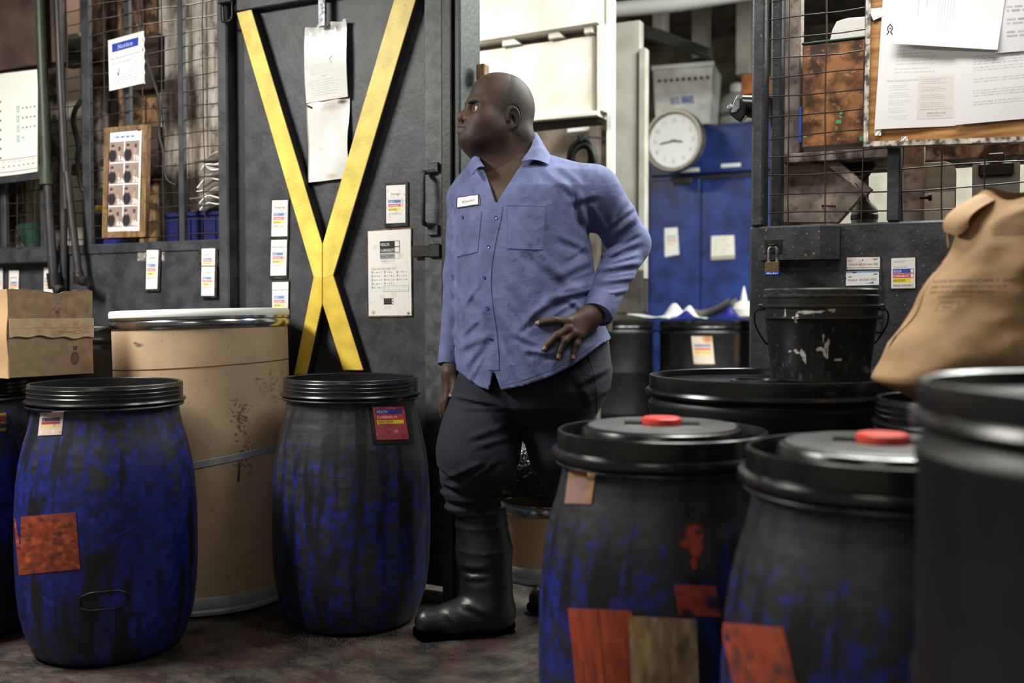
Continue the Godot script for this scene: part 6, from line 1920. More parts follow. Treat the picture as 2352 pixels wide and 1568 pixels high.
	g.sheet(18, 8, func(u, v):
		var q: Vector3 = skin.call(lerpf(0.08, 0.29, u), 0.015, 0.0)
		var q2: Vector3 = skin.call(lerpf(0.08, 0.29, u), 0.14 + 0.08 * sin(u * 3.0), 0.0)
		var o2 := (q - V3(0.05, q.y, 0)).normalized() * V3(1, 0, 1)
		return q.lerp(q2, v) + o2 * (0.003 + 0.045 * sin(v * 2.4) * (0.7 + 0.3 * sin(u * 9.0))) + V3(0, 0.02 * sin(u * 12.0) * v, 0), 0.002)
	part(o, "folded_ply", g, M.kraft)
	g = Geo.new()
	g.sheet(6, 6, func(u, v): return skin.call(lerpf(0.6, 0.68, u), lerpf(0.24, 0.36, v), -0.002))
	part(o, "white_patch", g, M.paper)


func crumbs() -> void:
	# grit swept against the middle barrel
	var r := RandomNumberGenerator.new()
	r.seed = 21
	var g := Geo.new()
	for k in 900:
		var a := r.randf_range(-1.7, 1.7)
		var d := 0.216 + absf(r.randfn(0, 0.055))
		var c := V3(-0.525, 0, -3.22) + V3(sin(a) * d, 0, cos(a) * d)
		if k % 3 == 0: c = V3(r.randf_range(-0.95, -0.1), 0, r.randf_range(-3.15, -2.85))
		var s := r.randf_range(0.0006, 0.0018)
		var t := r.randf() * TAU
		var q := [c + V3(cos(t), 0, sin(t)) * s, c + V3(cos(t + 2.1), 0, sin(t + 2.1)) * s, c + V3(cos(t + 4.2), 0, sin(t + 4.2)) * s]
		var top := c + V3(0, s * 1.4, 0)
		for i in 3: g.face([q[i], top, q[(i + 1) % 3]] if (q[(i + 1) % 3] - q[i]).cross(top - q[i]).dot(q[i] - c) < 0 else [q[i], q[(i + 1) % 3], top])
	solo("grit", "pale grit scattered on the floor around the middle barrel", "grit", g, mat(rgb(120, 110, 94), 0.6), Transform3D(), "", "stuff")


# ---- the man ----
const SKIN := Color(0.066, 0.04, 0.03)
var bones := {}        # name -> arrays for the fields below

func smin(a: float, b: float, k: float) -> float:
	var h := clampf(0.5 + 0.5 * (b - a) / k, 0.0, 1.0)
	return lerpf(b, a, h) - k * h * (1.0 - h)

func cone(p: Vector3, a: Vector3, b: Vector3, ra: float, rb: float) -> float:
	var ab := b - a
	var t := clampf((p - a).dot(ab) / ab.length_squared(), 0.0, 1.0)
	return p.distance_to(a + ab * t) - lerpf(ra, rb, t)

func egg(p: Vector3, c: Vector3, r: Vector3) -> float:
	var q := (p - c) / r
	var k := q.length()
	if k < 1e-4: return -minf(r.x, minf(r.y, r.z))
	return k * (k - 1.0) / (q / r).length()

# surface nets of the field f inside a box: one vertex in each cell that the surface crosses
func nets(g: Geo, f: Callable, lo: Vector3, hi: Vector3, cell: float, paint = null, slack := 1.7) -> void:
	var B := 4
	var bx := int(ceil((hi.x - lo.x) / cell / B)); var by := int(ceil((hi.y - lo.y) / cell / B)); var bz := int(ceil((hi.z - lo.z) / cell / B))
	var nx := bx * B; var ny := by * B; var nz := bz * B
	var sx := nx + 1; var sy := ny + 1; var sz := nz + 1
	var val := PackedFloat32Array()
	val.resize(sx * sy * sz)
	val.fill(1e4)
	var act := []
	var reach := cell * B * 0.87 * slack
	for k in bz:
		for j in by:
			for i in bx:
				var c := lo + Vector3(i + 0.5, j + 0.5, k + 0.5) * cell * B
				if absf(f.call(c)) > reach: continue
				act.append(Vector3i(i, j, k) * B)
				for c3 in range(k * B, k * B + B + 1):
					for c2 in range(j * B, j * B + B + 1):
						for c1 in range(i * B, i * B + B + 1):
							var id := (c3 * sy + c2) * sx + c1
							if val[id] > 9e3: val[id] = f.call(lo + Vector3(c1, c2, c3) * cell)
	var at_cell := PackedInt32Array()
	at_cell.resize(nx * ny * nz)
	at_cell.fill(-1)
	var off := [0, 1, sx, sx + 1, sx * sy, sx * sy + 1, sx * sy + sx, sx * sy + sx + 1]
	var base := g.v.size()
	var pts := PackedVector3Array()
	for b in act:
		for c3 in range(b.z, b.z + B):
			for c2 in range(b.y, b.y + B):
				for c1 in range(b.x, b.x + B):
					var id: int = (c3 * sy + c2) * sx + c1
					var m := 0
					for e in 8:
						if val[id + off[e]] < 0.0: m |= 1 << e
					if m == 0 or m == 255: continue
					var s := Vector3.ZERO
					var n := 0
					for e in [0, 1, 2, 3, 4, 5, 6, 7]:
						for ax in 3:
							if e & (1 << ax): continue
							var o: int = e | (1 << ax)
							if ((m >> e) & 1) == ((m >> o) & 1): continue
							var v0 := val[id + off[e]]; var v1 := val[id + off[o]]
							var q := Vector3(e & 1, (e >> 1) & 1, e >> 2)
							q[ax] = v0 / (v0 - v1)
							s += q
							n += 1
					at_cell[(c3 * ny + c2) * nx + c1] = pts.size()
					pts.append(lo + (Vector3(c1, c2, c3) + s / n) * cell)
	var nor := PackedVector3Array()
	nor.resize(pts.size())
	var tris := PackedInt32Array()
	var step := [1, nx, nx * ny]
	for b in act:
		for c3 in range(b.z, b.z + B):
			for c2 in range(b.y, b.y + B):
				for c1 in range(b.x, b.x + B):
					var id: int = (c3 * sy + c2) * sx + c1
					var ci: int = (c3 * ny + c2) * nx + c1
					var cc := [c1, c2, c3]
					var inside := val[id] < 0.0
					for ax in 3:
						var a1 := (ax + 1) % 3; var a2 := (ax + 2) % 3
						if cc[a1] == 0 or cc[a2] == 0: continue
						if (val[id + off[1 << ax]] < 0.0) == inside: continue
						var q0 := at_cell[ci]; var q1 := at_cell[ci - step[a1]]; var q2 := at_cell[ci - step[a1] - step[a2]]; var q3 := at_cell[ci - step[a2]]
						if q0 < 0 or q1 < 0 or q2 < 0 or q3 < 0: continue
						if not inside:
							var tq := q1
							q1 = q3; q3 = tq
						tris.append_array(PackedInt32Array([q0, q1, q2, q0, q2, q3]))
						var nn := (pts[q2] - pts[q0]).cross(pts[q3] - pts[q1])
						nor[q0] += nn; nor[q1] += nn; nor[q2] += nn; nor[q3] += nn
	for i in pts.size():
		if paint != null: g.tint = paint.call(pts[i], nor[i].normalized())
		g.put(pts[i], nor[i])
	for i in range(0, tris.size(), 3): g.tri(base + tris[i], base + tris[i + 1], base + tris[i + 2])
	if paint != null: g.tinted = true


# joints are given by where the photograph shows them and how far towards the camera they lie from 3.1 m
func J(px: float, py: float, dz := 0.0) -> Vector3:
	return at(px, py, 3.1 - dz)

var rows_shirt := []
var rows_hip := []
const RX := Vector3(0.866, 0, 0.5)
const FX := Vector3(-0.5, 0, 0.866)

func loft_rows(src: Array) -> Array:     # [py, left px, right px, depth over width, dz] -> [y, centre, a, b]
	var out := []
	for r in src:
		var a := J(r[1], r[0], r[4]); var b := J(r[2], r[0], r[4])
		var s := (b.x - a.x) / 2
		var w := s / sqrt(0.75 + 0.25 * r[3] * r[3])
		out.append([a.y, (a + b) / 2, w, w * r[3]])
	return out

func loft(p: Vector3, rows: Array, pw: float) -> float:
	var k := rows.size()
	var i := 0
	while i < k - 2 and p.y < rows[i + 1][0]: i += 1
	var t := clampf((rows[i][0] - p.y) / (rows[i][0] - rows[i + 1][0]), 0.0, 1.0)
	var c: Vector3 = rows[i][1].lerp(rows[i + 1][1], t)
	var a: float = lerpf(rows[i][2], rows[i + 1][2], t); var b: float = lerpf(rows[i][3], rows[i + 1][3], t)
	var q := p - c
	q.y = 0
	var x := absf(q.dot(RX)); var z := absf(q.dot(FX))
	var e := pow(pow(x / a, pw) + pow(z / b, pw), 1.0 / pw)
	var d := (1.0 - 1.0 / maxf(e, 0.05)) * sqrt(x * x + z * z)
	if p.y > rows[0][0]: d = maxf(d, p.y - rows[0][0])
	if p.y < rows[k - 1][0]: d = maxf(d, rows[k - 1][0] - p.y)
	return d

# folds: pairs of points; a ridge on one side and a hollow on the other
var folds_shirt := []
var folds_leg := []

func fold_list(src: Array, dz: float) -> Array:
	var out := []
	for f in src:
		var a := J(f[0], f[1], dz); var b := J(f[2], f[3], dz)
		var d := Vector2(b.x - a.x, b.y - a.y)
		out.append([Vector2(a.x, a.y), d / d.length(), d.length(), f[4] * (0.0013 if f.size() < 7 else 0.0008), f[5] * 0.001, f[6] if f.size() > 6 else 0])
	return out

func folded(p: Vector3, list: Array) -> float:
	var d := 0.0
	for f in list:
		var q: Vector2 = Vector2(p.x, p.y) - f[0]
		var s: float = q.cross(f[1])
		var w: float = f[4]
		if absf(s) > 2.6 * w: continue
		var t: float = q.dot(f[1])
		var l: float = f[2]
		if t < -w * 2.0 or t > l + w * 2.0: continue
		var e := 1.0
		if t < 0.25 * l: e = smoothstep(-w * 2.0, 0.25 * l, t)
		elif t > 0.75 * l: e = smoothstep(l + w * 2.0, 0.75 * l, t)
		var x := s / w
		if f[5] == 0: d += f[3] * e * 1.65 * x * exp(-x * x)
		else: d += f[3] * e * exp(-x * x)
	return d


var sh := {}
func shirt_field(p: Vector3) -> float:
	var d := loft(p, rows_shirt, 2.25)
	# shoulders
	d = smin(d, cone(p, sh.n1, sh.s1, 0.055, 0.074), 0.07)
	d = smin(d, cone(p, sh.n2, sh.s2, 0.05, 0.06), 0.06)
	d = smin(d, cone(p, sh.s1, sh.m1, 0.078, 0.071), 0.035)
	var arm := smin(cone(p, sh.m1, sh.e1, 0.069, 0.066), cone(p, sh.e1, sh.c1, 0.066, 0.046), 0.02)
	var k1: float = (p - sh.c1).dot(sh.d1)
	if k1 > -0.05: arm = maxf(arm, k1 - 0.006)
	d = smin(d, arm, 0.008)
	var arm2 := smin(cone(p, sh.s2, sh.e2, 0.06, 0.049), cone(p, sh.e2, sh.c2, 0.049, 0.034), 0.02)
	var k2: float = (p - sh.c2).dot(sh.d2)
	if k2 > -0.05: arm2 = maxf(arm2, k2 - 0.006)
	d = smin(d, arm2, 0.008)
	# hem, scooped up at the sides, with a slit below the last button
	if p.y < sh.hem_top and absf(p.x - sh.c2.x) > 0.052 or p.y < sh.c2.y - 0.02:
		d = maxf(d, hem(p.x) - p.y)
		var cut: float = 0.018 * (sh.slit.y - p.y) / 0.06
		if p.z > sh.mid_z and p.y < sh.slit.y: d = maxf(d, cut - absf(p.x - sh.slit.x - (sh.slit.y - p.y) * 0.05))
	# open collar
	if p.y > sh.vee.y and p.z > sh.mid_z - 0.12:
		var h: float = p.y - sh.vee.y
		var xl: float = lerpf(sh.vee.x, sh.vl.x, h / (sh.vl.y - sh.vee.y)); var xr: float = lerpf(sh.vee.x, sh.vr.x, h / (sh.vr.y - sh.vee.y))
		d = maxf(d, minf(p.x - xl, xr - p.x))
	# neck hole
	d = maxf(d, -cone(p, sh.nk0, sh.nk1, 0.072, 0.07))
	if p.z > sh.mid_z - 0.16 and absf(d) < 0.03:
		d += folded(p, folds_shirt)
	return d

func hem(x: float) -> float:
	var H: Array = sh.hem
	for i in H.size() - 1:
		if x <= H[i + 1].x or i == H.size() - 2:
			var t := clampf((x - H[i].x) / (H[i + 1].x - H[i].x), 0, 1)
			return lerpf(H[i].y, H[i + 1].y, t)
	return 0.0


var lg := {}
func trouser_field(p: Vector3) -> float:
	var d := loft(p, rows_hip, 2.3)
	var a := cone(p, lg.a0, lg.a1, 0.122, 0.121)
	a = smin(a, cone(p, lg.a1, lg.a2, 0.121, 0.12), 0.03)
	a = smin(a, cone(p, lg.a2, lg.a3, 0.12, 0.094), 0.03)
	a = smin(a, cone(p, lg.a3, lg.a4, 0.094, 0.084), 0.02)
	# the cloth bunches in rolls above the boot
	var y: float = p.y - lg.a4.y
	if y < 0.13:
		var s: float = p.x * 9.0 + p.z * 6.0
		a -= (0.0055 * sin(y * 140.0 + s) + 0.0025 * sin(y * 250.0 - s * 1.7)) * smoothstep(0.13, 0.05, y)
	a = maxf(a, lg.a4.y - 0.004 * sin(p.x * 40.0) - p.y)
	d = smin(d, a, 0.02)
	var b := cone(p, lg.b0, lg.bm, 0.125, 0.105)
	b = smin(b, cone(p, lg.bm, lg.b1, 0.105, 0.086), 0.03)
	b = smin(b, cone(p, lg.b1, lg.b2, 0.086, 0.08), 0.02)
	if p.y < lg.b2.y + 0.12 and p.distance_to(lg.b2) < 0.2: b = maxf(b, (p - lg.b2).dot(lg.bd) - 0.0)
	d = smin(d, b, 0.012)
	d = maxf(d, p.y - lg.top)
	if absf(d) < 0.03 and p.z > -3.2: d += folded(p, folds_leg)
	return d


func boot_field(p: Vector3, b: Dictionary) -> float:
	var d := cone(p, b.s0, b.s1, 0.08, 0.083)
	d = smin(d, cone(p, b.s1, b.s2, 0.083, 0.073), 0.03)
	d = smin(d, cone(p, b.s2, b.s3, 0.073, 0.064), 0.03)
	d = smin(d, cone(p, b.s3, b.h, 0.064, 0.05), 0.03)
	d = smin(d, cone(p, b.s3, b.m, 0.06, 0.048), 0.045)
	d = smin(d, cone(p, b.h, b.m, 0.047, 0.044), 0.03)
	d = smin(d, cone(p, b.m, b.t, 0.046, 0.043), 0.03)
	d = maxf(d, 0.02 - p.y)
	for r in b.rings: d -= 0.0034 * exp(-pow((p.y - r) / 0.004, 2.0))
	d = maxf(d, (p - b.s0).dot(b.up))
	d += b.k * (folded(p, b.folds) if absf(d) < 0.02 else 0.0)
	return d


# the head in its own axes: x to his left, y up, z forward
func head_field(q: Vector3) -> float:
	var s := Vector3(absf(q.x), q.y, q.z)
	var d := egg(q, V3(0, 0.036, -0.004), V3(0.079, 0.111, 0.102))
	d = smin(d, egg(q, V3(0, 0.072, 0.034), V3(0.062, 0.062, 0.066)), 0.03)
	d = smin(d, egg(q, V3(0, -0.018, 0.036), V3(0.069, 0.102, 0.077)), 0.03)
	d = smin(d, egg(q, V3(0, -0.064, 0.05), V3(0.059, 0.05, 0.068)), 0.03)
	d = smin(d, cone(s, V3(0.05, -0.045, 0.02), V3(0.028, -0.082, 0.072), 0.03, 0.027), 0.035)
	d = smin(d, s.distance_to(V3(0.044, -0.02, 0.066)) - 0.031, 0.03)
	d = smin(d, cone(s, V3(0.0, 0.031, 0.099), V3(0.048, 0.03, 0.08), 0.0135, 0.011), 0.022)
	d = smin(d, cone(q, V3(0, -0.089, 0.1), V3(0, -0.1, 0.07), 0.021, 0.03), 0.02)
	# neck
	d = smin(d, cone(q, V3(0, -0.05, -0.025), V3(0, -0.21, -0.045), 0.069, 0.078), 0.045)
	d = smin(d, cone(q, V3(0, -0.115, 0.012), V3(0, -0.16, -0.005), 0.042, 0.05), 0.04)
	d = smin(d, cone(s, V3(0.03, -0.05, -0.075), V3(0.03, -0.12, -0.085), 0.032, 0.035), 0.04)
	# eyes
	d = -smin(-d, s.distance_to(V3(0.037, 0.011, 0.107)) - 0.0175, 0.014)
	d = smin(d, s.distance_to(V3(0.0365, 0.009, 0.083)) - 0.0136, 0.004)
	d = smin(d, cone(s, V3(0.021, 0.0125, 0.0935), V3(0.036, 0.0168, 0.0952), 0.0038, 0.005), 0.004)
	d = smin(d, cone(s, V3(0.036, 0.0168, 0.0952), V3(0.053, 0.0085, 0.082), 0.005, 0.0038), 0.004)
	d = smin(d, cone(s, V3(0.022, 0.0045, 0.092), V3(0.038, 0.0002, 0.093), 0.0026, 0.0036), 0.005)
	d = smin(d, cone(s, V3(0.038, 0.0002, 0.093), V3(0.053, 0.0055, 0.082), 0.0036, 0.0026), 0.005)
	# nose
	d = smin(d, cone(q, V3(0, 0.016, 0.101), V3(0, -0.012, 0.122), 0.0095, 0.0125), 0.012)
	d = smin(d, q.distance_to(V3(0, -0.0195, 0.1225)) - 0.0148, 0.008)
	d = smin(d, s.distance_to(V3(0.0185, -0.0225, 0.108)) - 0.0125, 0.007)
	d = -smin(-d, cone(s, V3(0.0085, -0.034, 0.117), V3(0.0105, -0.026, 0.113), 0.0042, 0.003), 0.004)
	# mouth
	d = smin(d, cone(s, V3(0.0, -0.044, 0.121), V3(0.023, -0.0495, 0.106), 0.0112, 0.007), 0.008)
	d = smin(d, cone(s, V3(0.0, -0.062, 0.118), V3(0.021, -0.0585, 0.105), 0.012, 0.007), 0.008)
	d = -smin(-d, cone(s, V3(0.0, -0.0527, 0.134), V3(0.027, -0.0545, 0.113), 0.0016, 0.0013), 0.004)
	d = -smin(-d, cone(s, V3(0, -0.033, 0.127), V3(0, -0.038, 0.1245), 0.002, 0.002), 0.006)
	# ear
	var e := Vector3(s.x - 0.078, (q.y + 0.004) * 0.966 + (q.z + 0.012) * 0.259, (q.z + 0.012) * 0.966 - (q.y + 0.004) * 0.259)
	e.x -= 0.3 * maxf(0, -e.z)
	var ear := egg(e, V3(0.004, 0, 0), V3(0.0085, 0.0325, 0.0195))
	var rim := Vector2(e.y / 0.031, (e.z + 0.001) / 0.0185).length()
	ear = smin(ear, Vector2(e.x - 0.011, (rim - 0.93) * 0.02).length() - 0.0042 if e.y > -0.012 or e.z < 0 else 1.0, 0.004)
	ear = -smin(-ear, egg(e, V3(0.016, -0.004, 0.003), V3(0.012, 0.014, 0.0095)), 0.004)
	ear = smin(ear, cone(e, V3(0.009, 0.012, -0.004), V3(0.009, -0.014, -0.009), 0.0035, 0.0035), 0.004)
	ear = smin(ear, egg(e, V3(0.004, -0.029, 0.006), V3(0.0065, 0.009, 0.0085)), 0.006)
	ear = smin(ear, cone(e, V3(0.004, -0.002, 0.013), V3(0.006, -0.01, 0.012), 0.004, 0.004), 0.004)
	return smin(d, ear, 0.005)

func hairline(q: Vector3) -> float:      # below zero where hair grows
	var front := 0.034 - 0.25 * absf(q.y - 0.03) - q.z if q.y > 0.012 else 0.026 - q.z
	var low := q.y - (-0.012 if q.z > -0.02 else -0.075 + 0.9 * maxf(0.0, q.z + 0.055))
	return -minf(front, low)


# fingers as chains of joints
func chain(p: Vector3, c: Array) -> float:
	var d := 1e3
	for i in c.size() - 1: d = minf(d, cone(p, c[i][0], c[i + 1][0], c[i][1], c[i + 1][1]))
	return d

func hand_field(p: Vector3, h: Dictionary) -> float:
	var d := cone(p, h.w0, h.w1, h.wr, h.wr * 1.0)
	var palm := 1e3
	for c in h.palm: palm = smin(palm, cone(p, c[0], c[1], c[2], c[3]), 0.012)
	d = smin(d, palm, 0.02)
	var n := 1e3
	for f in h.fingers: n = smin(n, chain(p, f), 0.002)
	d = smin(d, n, 0.007)
	for k in h.knuckles: d = smin(d, p.distance_to(k[0]) - k[1], 0.008)
	return d


# the point of the field's surface that lies behind a pixel
func on_surface(f: Callable, px: float, py: float, start := 2.5) -> Vector3:
	var d := ray(px, py)
	d = d / -d.z
	var t := start
	for i in 90:
		var k: float = f.call(EYE + d * t)
		if k < 0.0004: break
		t += clampf(k * 0.7, 0.0006, 0.05)
	return EYE + d * t

func normal_of(f: Callable, p: Vector3) -> Vector3:
	var e := 0.004
	return Vector3(f.call(p + V3(e, 0, 0)) - f.call(p - V3(e, 0, 0)), f.call(p + V3(0, e, 0)) - f.call(p - V3(0, e, 0)), f.call(p + V3(0, 0, e)) - f.call(p - V3(0, 0, e))).normalized()

# a patch of cloth sewn on the surface between four pixels
func sewn(f: Callable, q: Array, nu: int, nv: int, lift: float, th := 0.001) -> Geo:
	var g := Geo.new()
	return g.sheet(nu, nv, func(u, v):
		var x := lerpf(lerpf(q[0][0], q[1][0], u), lerpf(q[3][0], q[2][0], u), v); var y := lerpf(lerpf(q[0][1], q[1][1], u), lerpf(q[3][1], q[2][1], u), v)
		var p := on_surface(f, x, y)
		return p + normal_of(f, p) * lift, th)

# a long strip sewn along a line of pixels
func strip(f: Callable, pts: Array, half: float, lift: float, th: float) -> Geo:
	var c := []
	for q in pts: c.append(Vector3(q[0], q[1], 0))
	var ln := spline(c, 9)
	return Geo.new().sheet(4, ln.size() - 1, func(u, v):
		var q := ln[int(round(v * (ln.size() - 1)))]
		var p := on_surface(f, q.x + (u - 0.5) * 2 * half, q.y)
		return p + normal_of(f, p) * lift, th)

func seam(f: Callable, pts: Array, r := 0.0009, n := 10) -> Geo:
	var path := PackedVector3Array()
	for i in pts.size() - 1:
		for s in n:
			var x: float = lerpf(pts[i][0], pts[i + 1][0], float(s) / n); var y: float = lerpf(pts[i][1], pts[i + 1][1], float(s) / n)
			path.append(on_surface(f, x, y))
	path.append(on_surface(f, pts[-1][0], pts[-1][1]))
	return Geo.new().tube(path, r, 5, false)


func person() -> void:
	var skin := mat(Color.WHITE, 0.56, 0.0, 0.36)
	skin.vertex_color_use_as_albedo = true
	skin.subsurf_scatter_enabled = true
	skin.subsurf_scatter_strength = 0.06
	var cloth := worn(rgb(106, 116, 160), 0.85, "wash", 2.0, "shirt_dirt", 1.3)
	cloth.rim_enabled = true
	cloth.rim = 0.25
	cloth.rim_tint = 0.6
	var navy := worn(rgb(23, 27, 43), 0.9, "wash", 2.0)
	for m in [cloth, navy]:
		m.heightmap_enabled = true
		m.heightmap_texture = T.wrinkle
		m.heightmap_scale = 0.22
	var gum := worn(rgb(27, 27, 28), 0.4, "blotch", 3.0)
	var seamm := mat(rgb(74, 84, 128), 0.9)
	var o := thing("person", "man in blue work shirt, navy trousers and rubber boots, hand on hip, looking left", "person", yx(V3(0.0, 0, -3.08)))
	var org := o.position

	# --- clothes: shirt
	rows_shirt = loft_rows([[352, 1112, 1222, 0.85, -0.06], [376, 1090, 1282, 0.62, -0.05], [402, 1062, 1340, 0.62, -0.03], [440, 1046, 1360, 0.68, -0.01], [500, 1040, 1350, 0.75, 0.0], [560, 1042, 1352, 0.82, 0.0], [620, 1045, 1360, 0.88, 0.0], [700, 1048, 1366, 0.92, 0.0], [740, 1050, 1380, 0.9, 0.0], [790, 1050, 1404, 0.86, 0.0], [900, 1052, 1414, 0.84, 0.0]])
	sh = {
		"n1": J(1210, 392, -0.02), "s1": J(1362, 441, 0.05), "m1": J(1410, 502, 0.01), "e1": J(1444, 560, -0.03), "c1": J(1373, 718, 0.15),
		"n2": J(1118, 398, -0.08), "s2": J(1071, 458, -0.11), "e2": J(1055, 632, -0.1), "c2": J(1032, 832, -0.02),
		"nk0": J(1168, 385, -0.06), "nk1": J(1160, 300, -0.06), "vee": J(1140, 472, 0.1), "vl": J(1100, 350, 0.1), "vr": J(1228, 326, 0.1), "slit": J(1135, 850, 0.16), "mid_z": -3.1, "hem_top": J(0, 700).y}
	sh.d1 = (sh.c1 - sh.e1).normalized(); sh.d2 = (sh.c2 - sh.e2).normalized()
	sh.hem = []
	for k in [[1030, 846], [1062, 862], [1100, 886], [1126, 893], [1150, 892], [1200, 880], [1260, 859], [1310, 834], [1350, 808], [1376, 790], [1412, 778]]: sh.hem.append(J(k[0], k[1], 0.1))
	folds_shirt = fold_list([
		[1322, 432, 1338, 520, 7, 14], [1330, 505, 1392, 560, 9, 13, 1], [1352, 470, 1402, 540, 5, 11], [1392, 560, 1470, 500, 6, 12], [1388, 590, 1482, 556, 7, 12], [1384, 622, 1480, 606, 7, 12], [1378, 652, 1466, 640, 6, 12], [1400, 540, 1450, 452, 5, 13],
		[1395, 680, 1450, 668, 4, 9], [1216, 738, 1272, 690, 7, 15], [1268, 692, 1360, 668, 9, 13], [1200, 575, 1292, 650, 5, 20], [1290, 640, 1356, 604, 6, 16], [1280, 550, 1350, 575, 4, 14], [1230, 385, 1330, 462, 4, 14], [1280, 380, 1335, 430, 3, 12],
		[1150, 735, 1206, 836, 5, 16], [1060, 806, 1118, 778, 5, 14], [1075, 845, 1128, 775, 5, 15], [1205, 806, 1292, 818, 5, 9], [1180, 770, 1226, 790, 4, 11], [1062, 420, 1078, 530, 4, 13], [1050, 470, 1058, 610, 6, 10, 1], [1054, 600, 1054, 800, 6, 9, 1],
		[1405, 520, 1470, 470, 4, 8], [1400, 575, 1484, 530, 4, 7], [1396, 606, 1478, 584, 4, 7], [1390, 638, 1470, 625, 4, 7], [1392, 664, 1452, 655, 3, 6], [1398, 560, 1440, 545, 4, 7], [1388, 600, 1430, 578, 4, 6],
		[1225, 722, 1300, 684, 4, 8], [1245, 742, 1330, 690, 4, 9], [1290, 672, 1362, 655, 4, 8], [1195, 760, 1238, 720, 3, 9], [1170, 690, 1215, 770, 3, 10], [1150, 800, 1180, 868, 3, 9], [1080, 880, 1118, 812, 3, 9], [1066, 770, 1100, 740, 3, 9], [1072, 700, 1100, 660, 3, 10],
		[1255, 400, 1300, 470, 3, 9], [1210, 420, 1225, 470, 2, 9], [1085, 420, 1095, 470, 3, 8], [1060, 600, 1075, 690, 3, 9], [1300, 600, 1345, 570, 3, 8], [1310, 645, 1362, 625, 3, 9], [1210, 560, 1250, 600, 3, 9],
		[1020, 470, 1046, 560, 4, 8], [1016, 620, 1048, 690, 4, 8], [1013, 660, 1040, 720, 3, 8], [1010, 770, 1045, 800, 3, 7],
		[1020, 560, 1048, 650, 5, 12], [1014, 690, 1050, 745, 4, 12], [1012, 745, 1048, 790, 4, 11], [1085, 640, 1110, 760, 4, 16], [1160, 640, 1230, 740, 4, 20], [1180, 480, 1200, 560, 3, 16], [1095, 560, 1130, 690, 3, 16], [1310, 470, 1372, 452, 5, 12], [1300, 690, 1350, 725, 5, 10], [1240, 820, 1330, 780, 4, 12]], 0.15)
	var lo := J(985, 915, 0); var hi := J(1520, 318, 0)
	var g := Geo.new()
	g.xf = Transform3D(Basis(), -org)
	nets(g, shirt_field, V3(lo.x, lo.y, -3.36), V3(hi.x, hi.y, -2.72), 0.005)
	var shirt := part(o, "shirt", g, cloth)
	# --- trousers
	rows_hip = loft_rows([[740, 1070, 1380, 0.85, -0.02], [800, 1064, 1392, 0.85, -0.02], [850, 1058, 1400, 0.82, -0.02], [890, 1050, 1394, 0.8, -0.02], [925, 1046, 1374, 0.76, -0.02], [970, 1080, 1352, 0.6, -0.02]])
	lg = {"a0": J(1128, 905, 0.0), "a1": J(1105, 1000, 0.05), "a2": J(1096, 1046, 0.07), "a3": J(1085, 1104, 0.04), "a4": J(1090, 1176, 0.02), "b0": J(1304, 885, -0.02), "bm": J(1268, 966, 0.01), "b1": J(1280, 1038, 0.04), "b2": J(1340, 1170, -0.16), "top": J(0, 745).y}
	lg.bd = (lg.b2 - lg.b1).normalized()
	folds_leg = fold_list([[1038, 912, 1150, 930, 7, 8], [1070, 938, 1158, 938, 4, 8], [1080, 1004, 1168, 976, 5, 11], [1100, 1020, 1190, 1000, 5, 11], [1030, 1096, 1112, 1056, 7, 11], [1090, 1092, 1150, 1050, 6, 11], [1008, 1072, 1040, 1090, 6, 9], [1020, 1112, 1060, 1124, 6, 8], [1160, 905, 1212, 1040, 6, 10, 1], [1300, 840, 1350, 930, 4, 14], [1330, 880, 1400, 850, 5, 11], [1345, 930, 1390, 905, 5, 10], [1270, 940, 1350, 985, 4, 14], [1290, 1000, 1360, 990, 4, 12]], 0.1)
	lo = J(985, 1215, 0.1); hi = J(1425, 742, 0)
	g = Geo.new()
	g.xf = Transform3D(Basis(), -org)
	nets(g, trouser_field, V3(lo.x, lo.y, -3.42), V3(hi.x, hi.y + 0.01, -2.8), 0.0062)
	var trousers := part(o, "trousers", g, navy)
	# --- boots
	var b1 := {"s0": J(1102, 1160, 0.02), "s1": J(1113, 1268, 0.02), "s2": J(1119, 1335, 0.03), "s3": J(1124, 1392, 0.04), "h": J(1142, 1430, 0.03), "m": J(1050, 1428, 0.07), "t": J(984, 1434, 0.085), "up": Vector3.UP, "rings": [J(0, 1206, 0.03).y, J(0, 1258, 0.03).y], "k": 1.0,
		"folds": fold_list([[1062, 1300, 1120, 1298, 7, 14], [1062, 1325, 1118, 1318, 5, 12], [1070, 1380, 1120, 1400, 5, 12], [1030, 1400, 1062, 1430, 4, 12]], 0.05)}
	var b2 := {"s0": J(1345, 1160, -0.2), "s1": J(1352, 1250, -0.24), "s2": J(1354, 1300, -0.25), "s3": J(1354, 1345, -0.25), "rings": [], "folds": [], "k": 0.0}
	b2.s0.y = 0.4; b2.s1.y = 0.28; b2.s2.y = 0.2; b2.s3.y = 0.11
	b2.h = V3(b2.s3.x + 0.025, 0.052, b2.s3.z); b2.m = V3(b2.s3.x - 0.09, 0.048, b2.s3.z + 0.05); b2.t = V3(b2.s3.x - 0.165, 0.045, b2.s3.z + 0.08)
	b2.up = Vector3.UP
	b1.h.y = 0.055; b1.m.y = 0.055; b1.t.y = 0.05
	for b in [b1, b2]:
		g = Geo.new()
		g.xf = Transform3D(Basis(), -org)
		var bl := V3(minf(b.t.x, b.s0.x) - 0.09, 0.0, minf(b.h.z, b.s0.z) - 0.1); var bh := V3(maxf(b.h.x, b.s0.x) + 0.1, b.s0.y + 0.01, maxf(b.t.z, b.s0.z) + 0.1)
		nets(g, func(p): return boot_field(p, b), bl, bh, 0.0062)
		var bt := part(o, "boot", g, gum)
		# sole and heel
		var d: Vector3 = (b.t - b.h) * V3(1, 0, 1)
		var f := d.normalized(); var sd := f.cross(Vector3.UP)
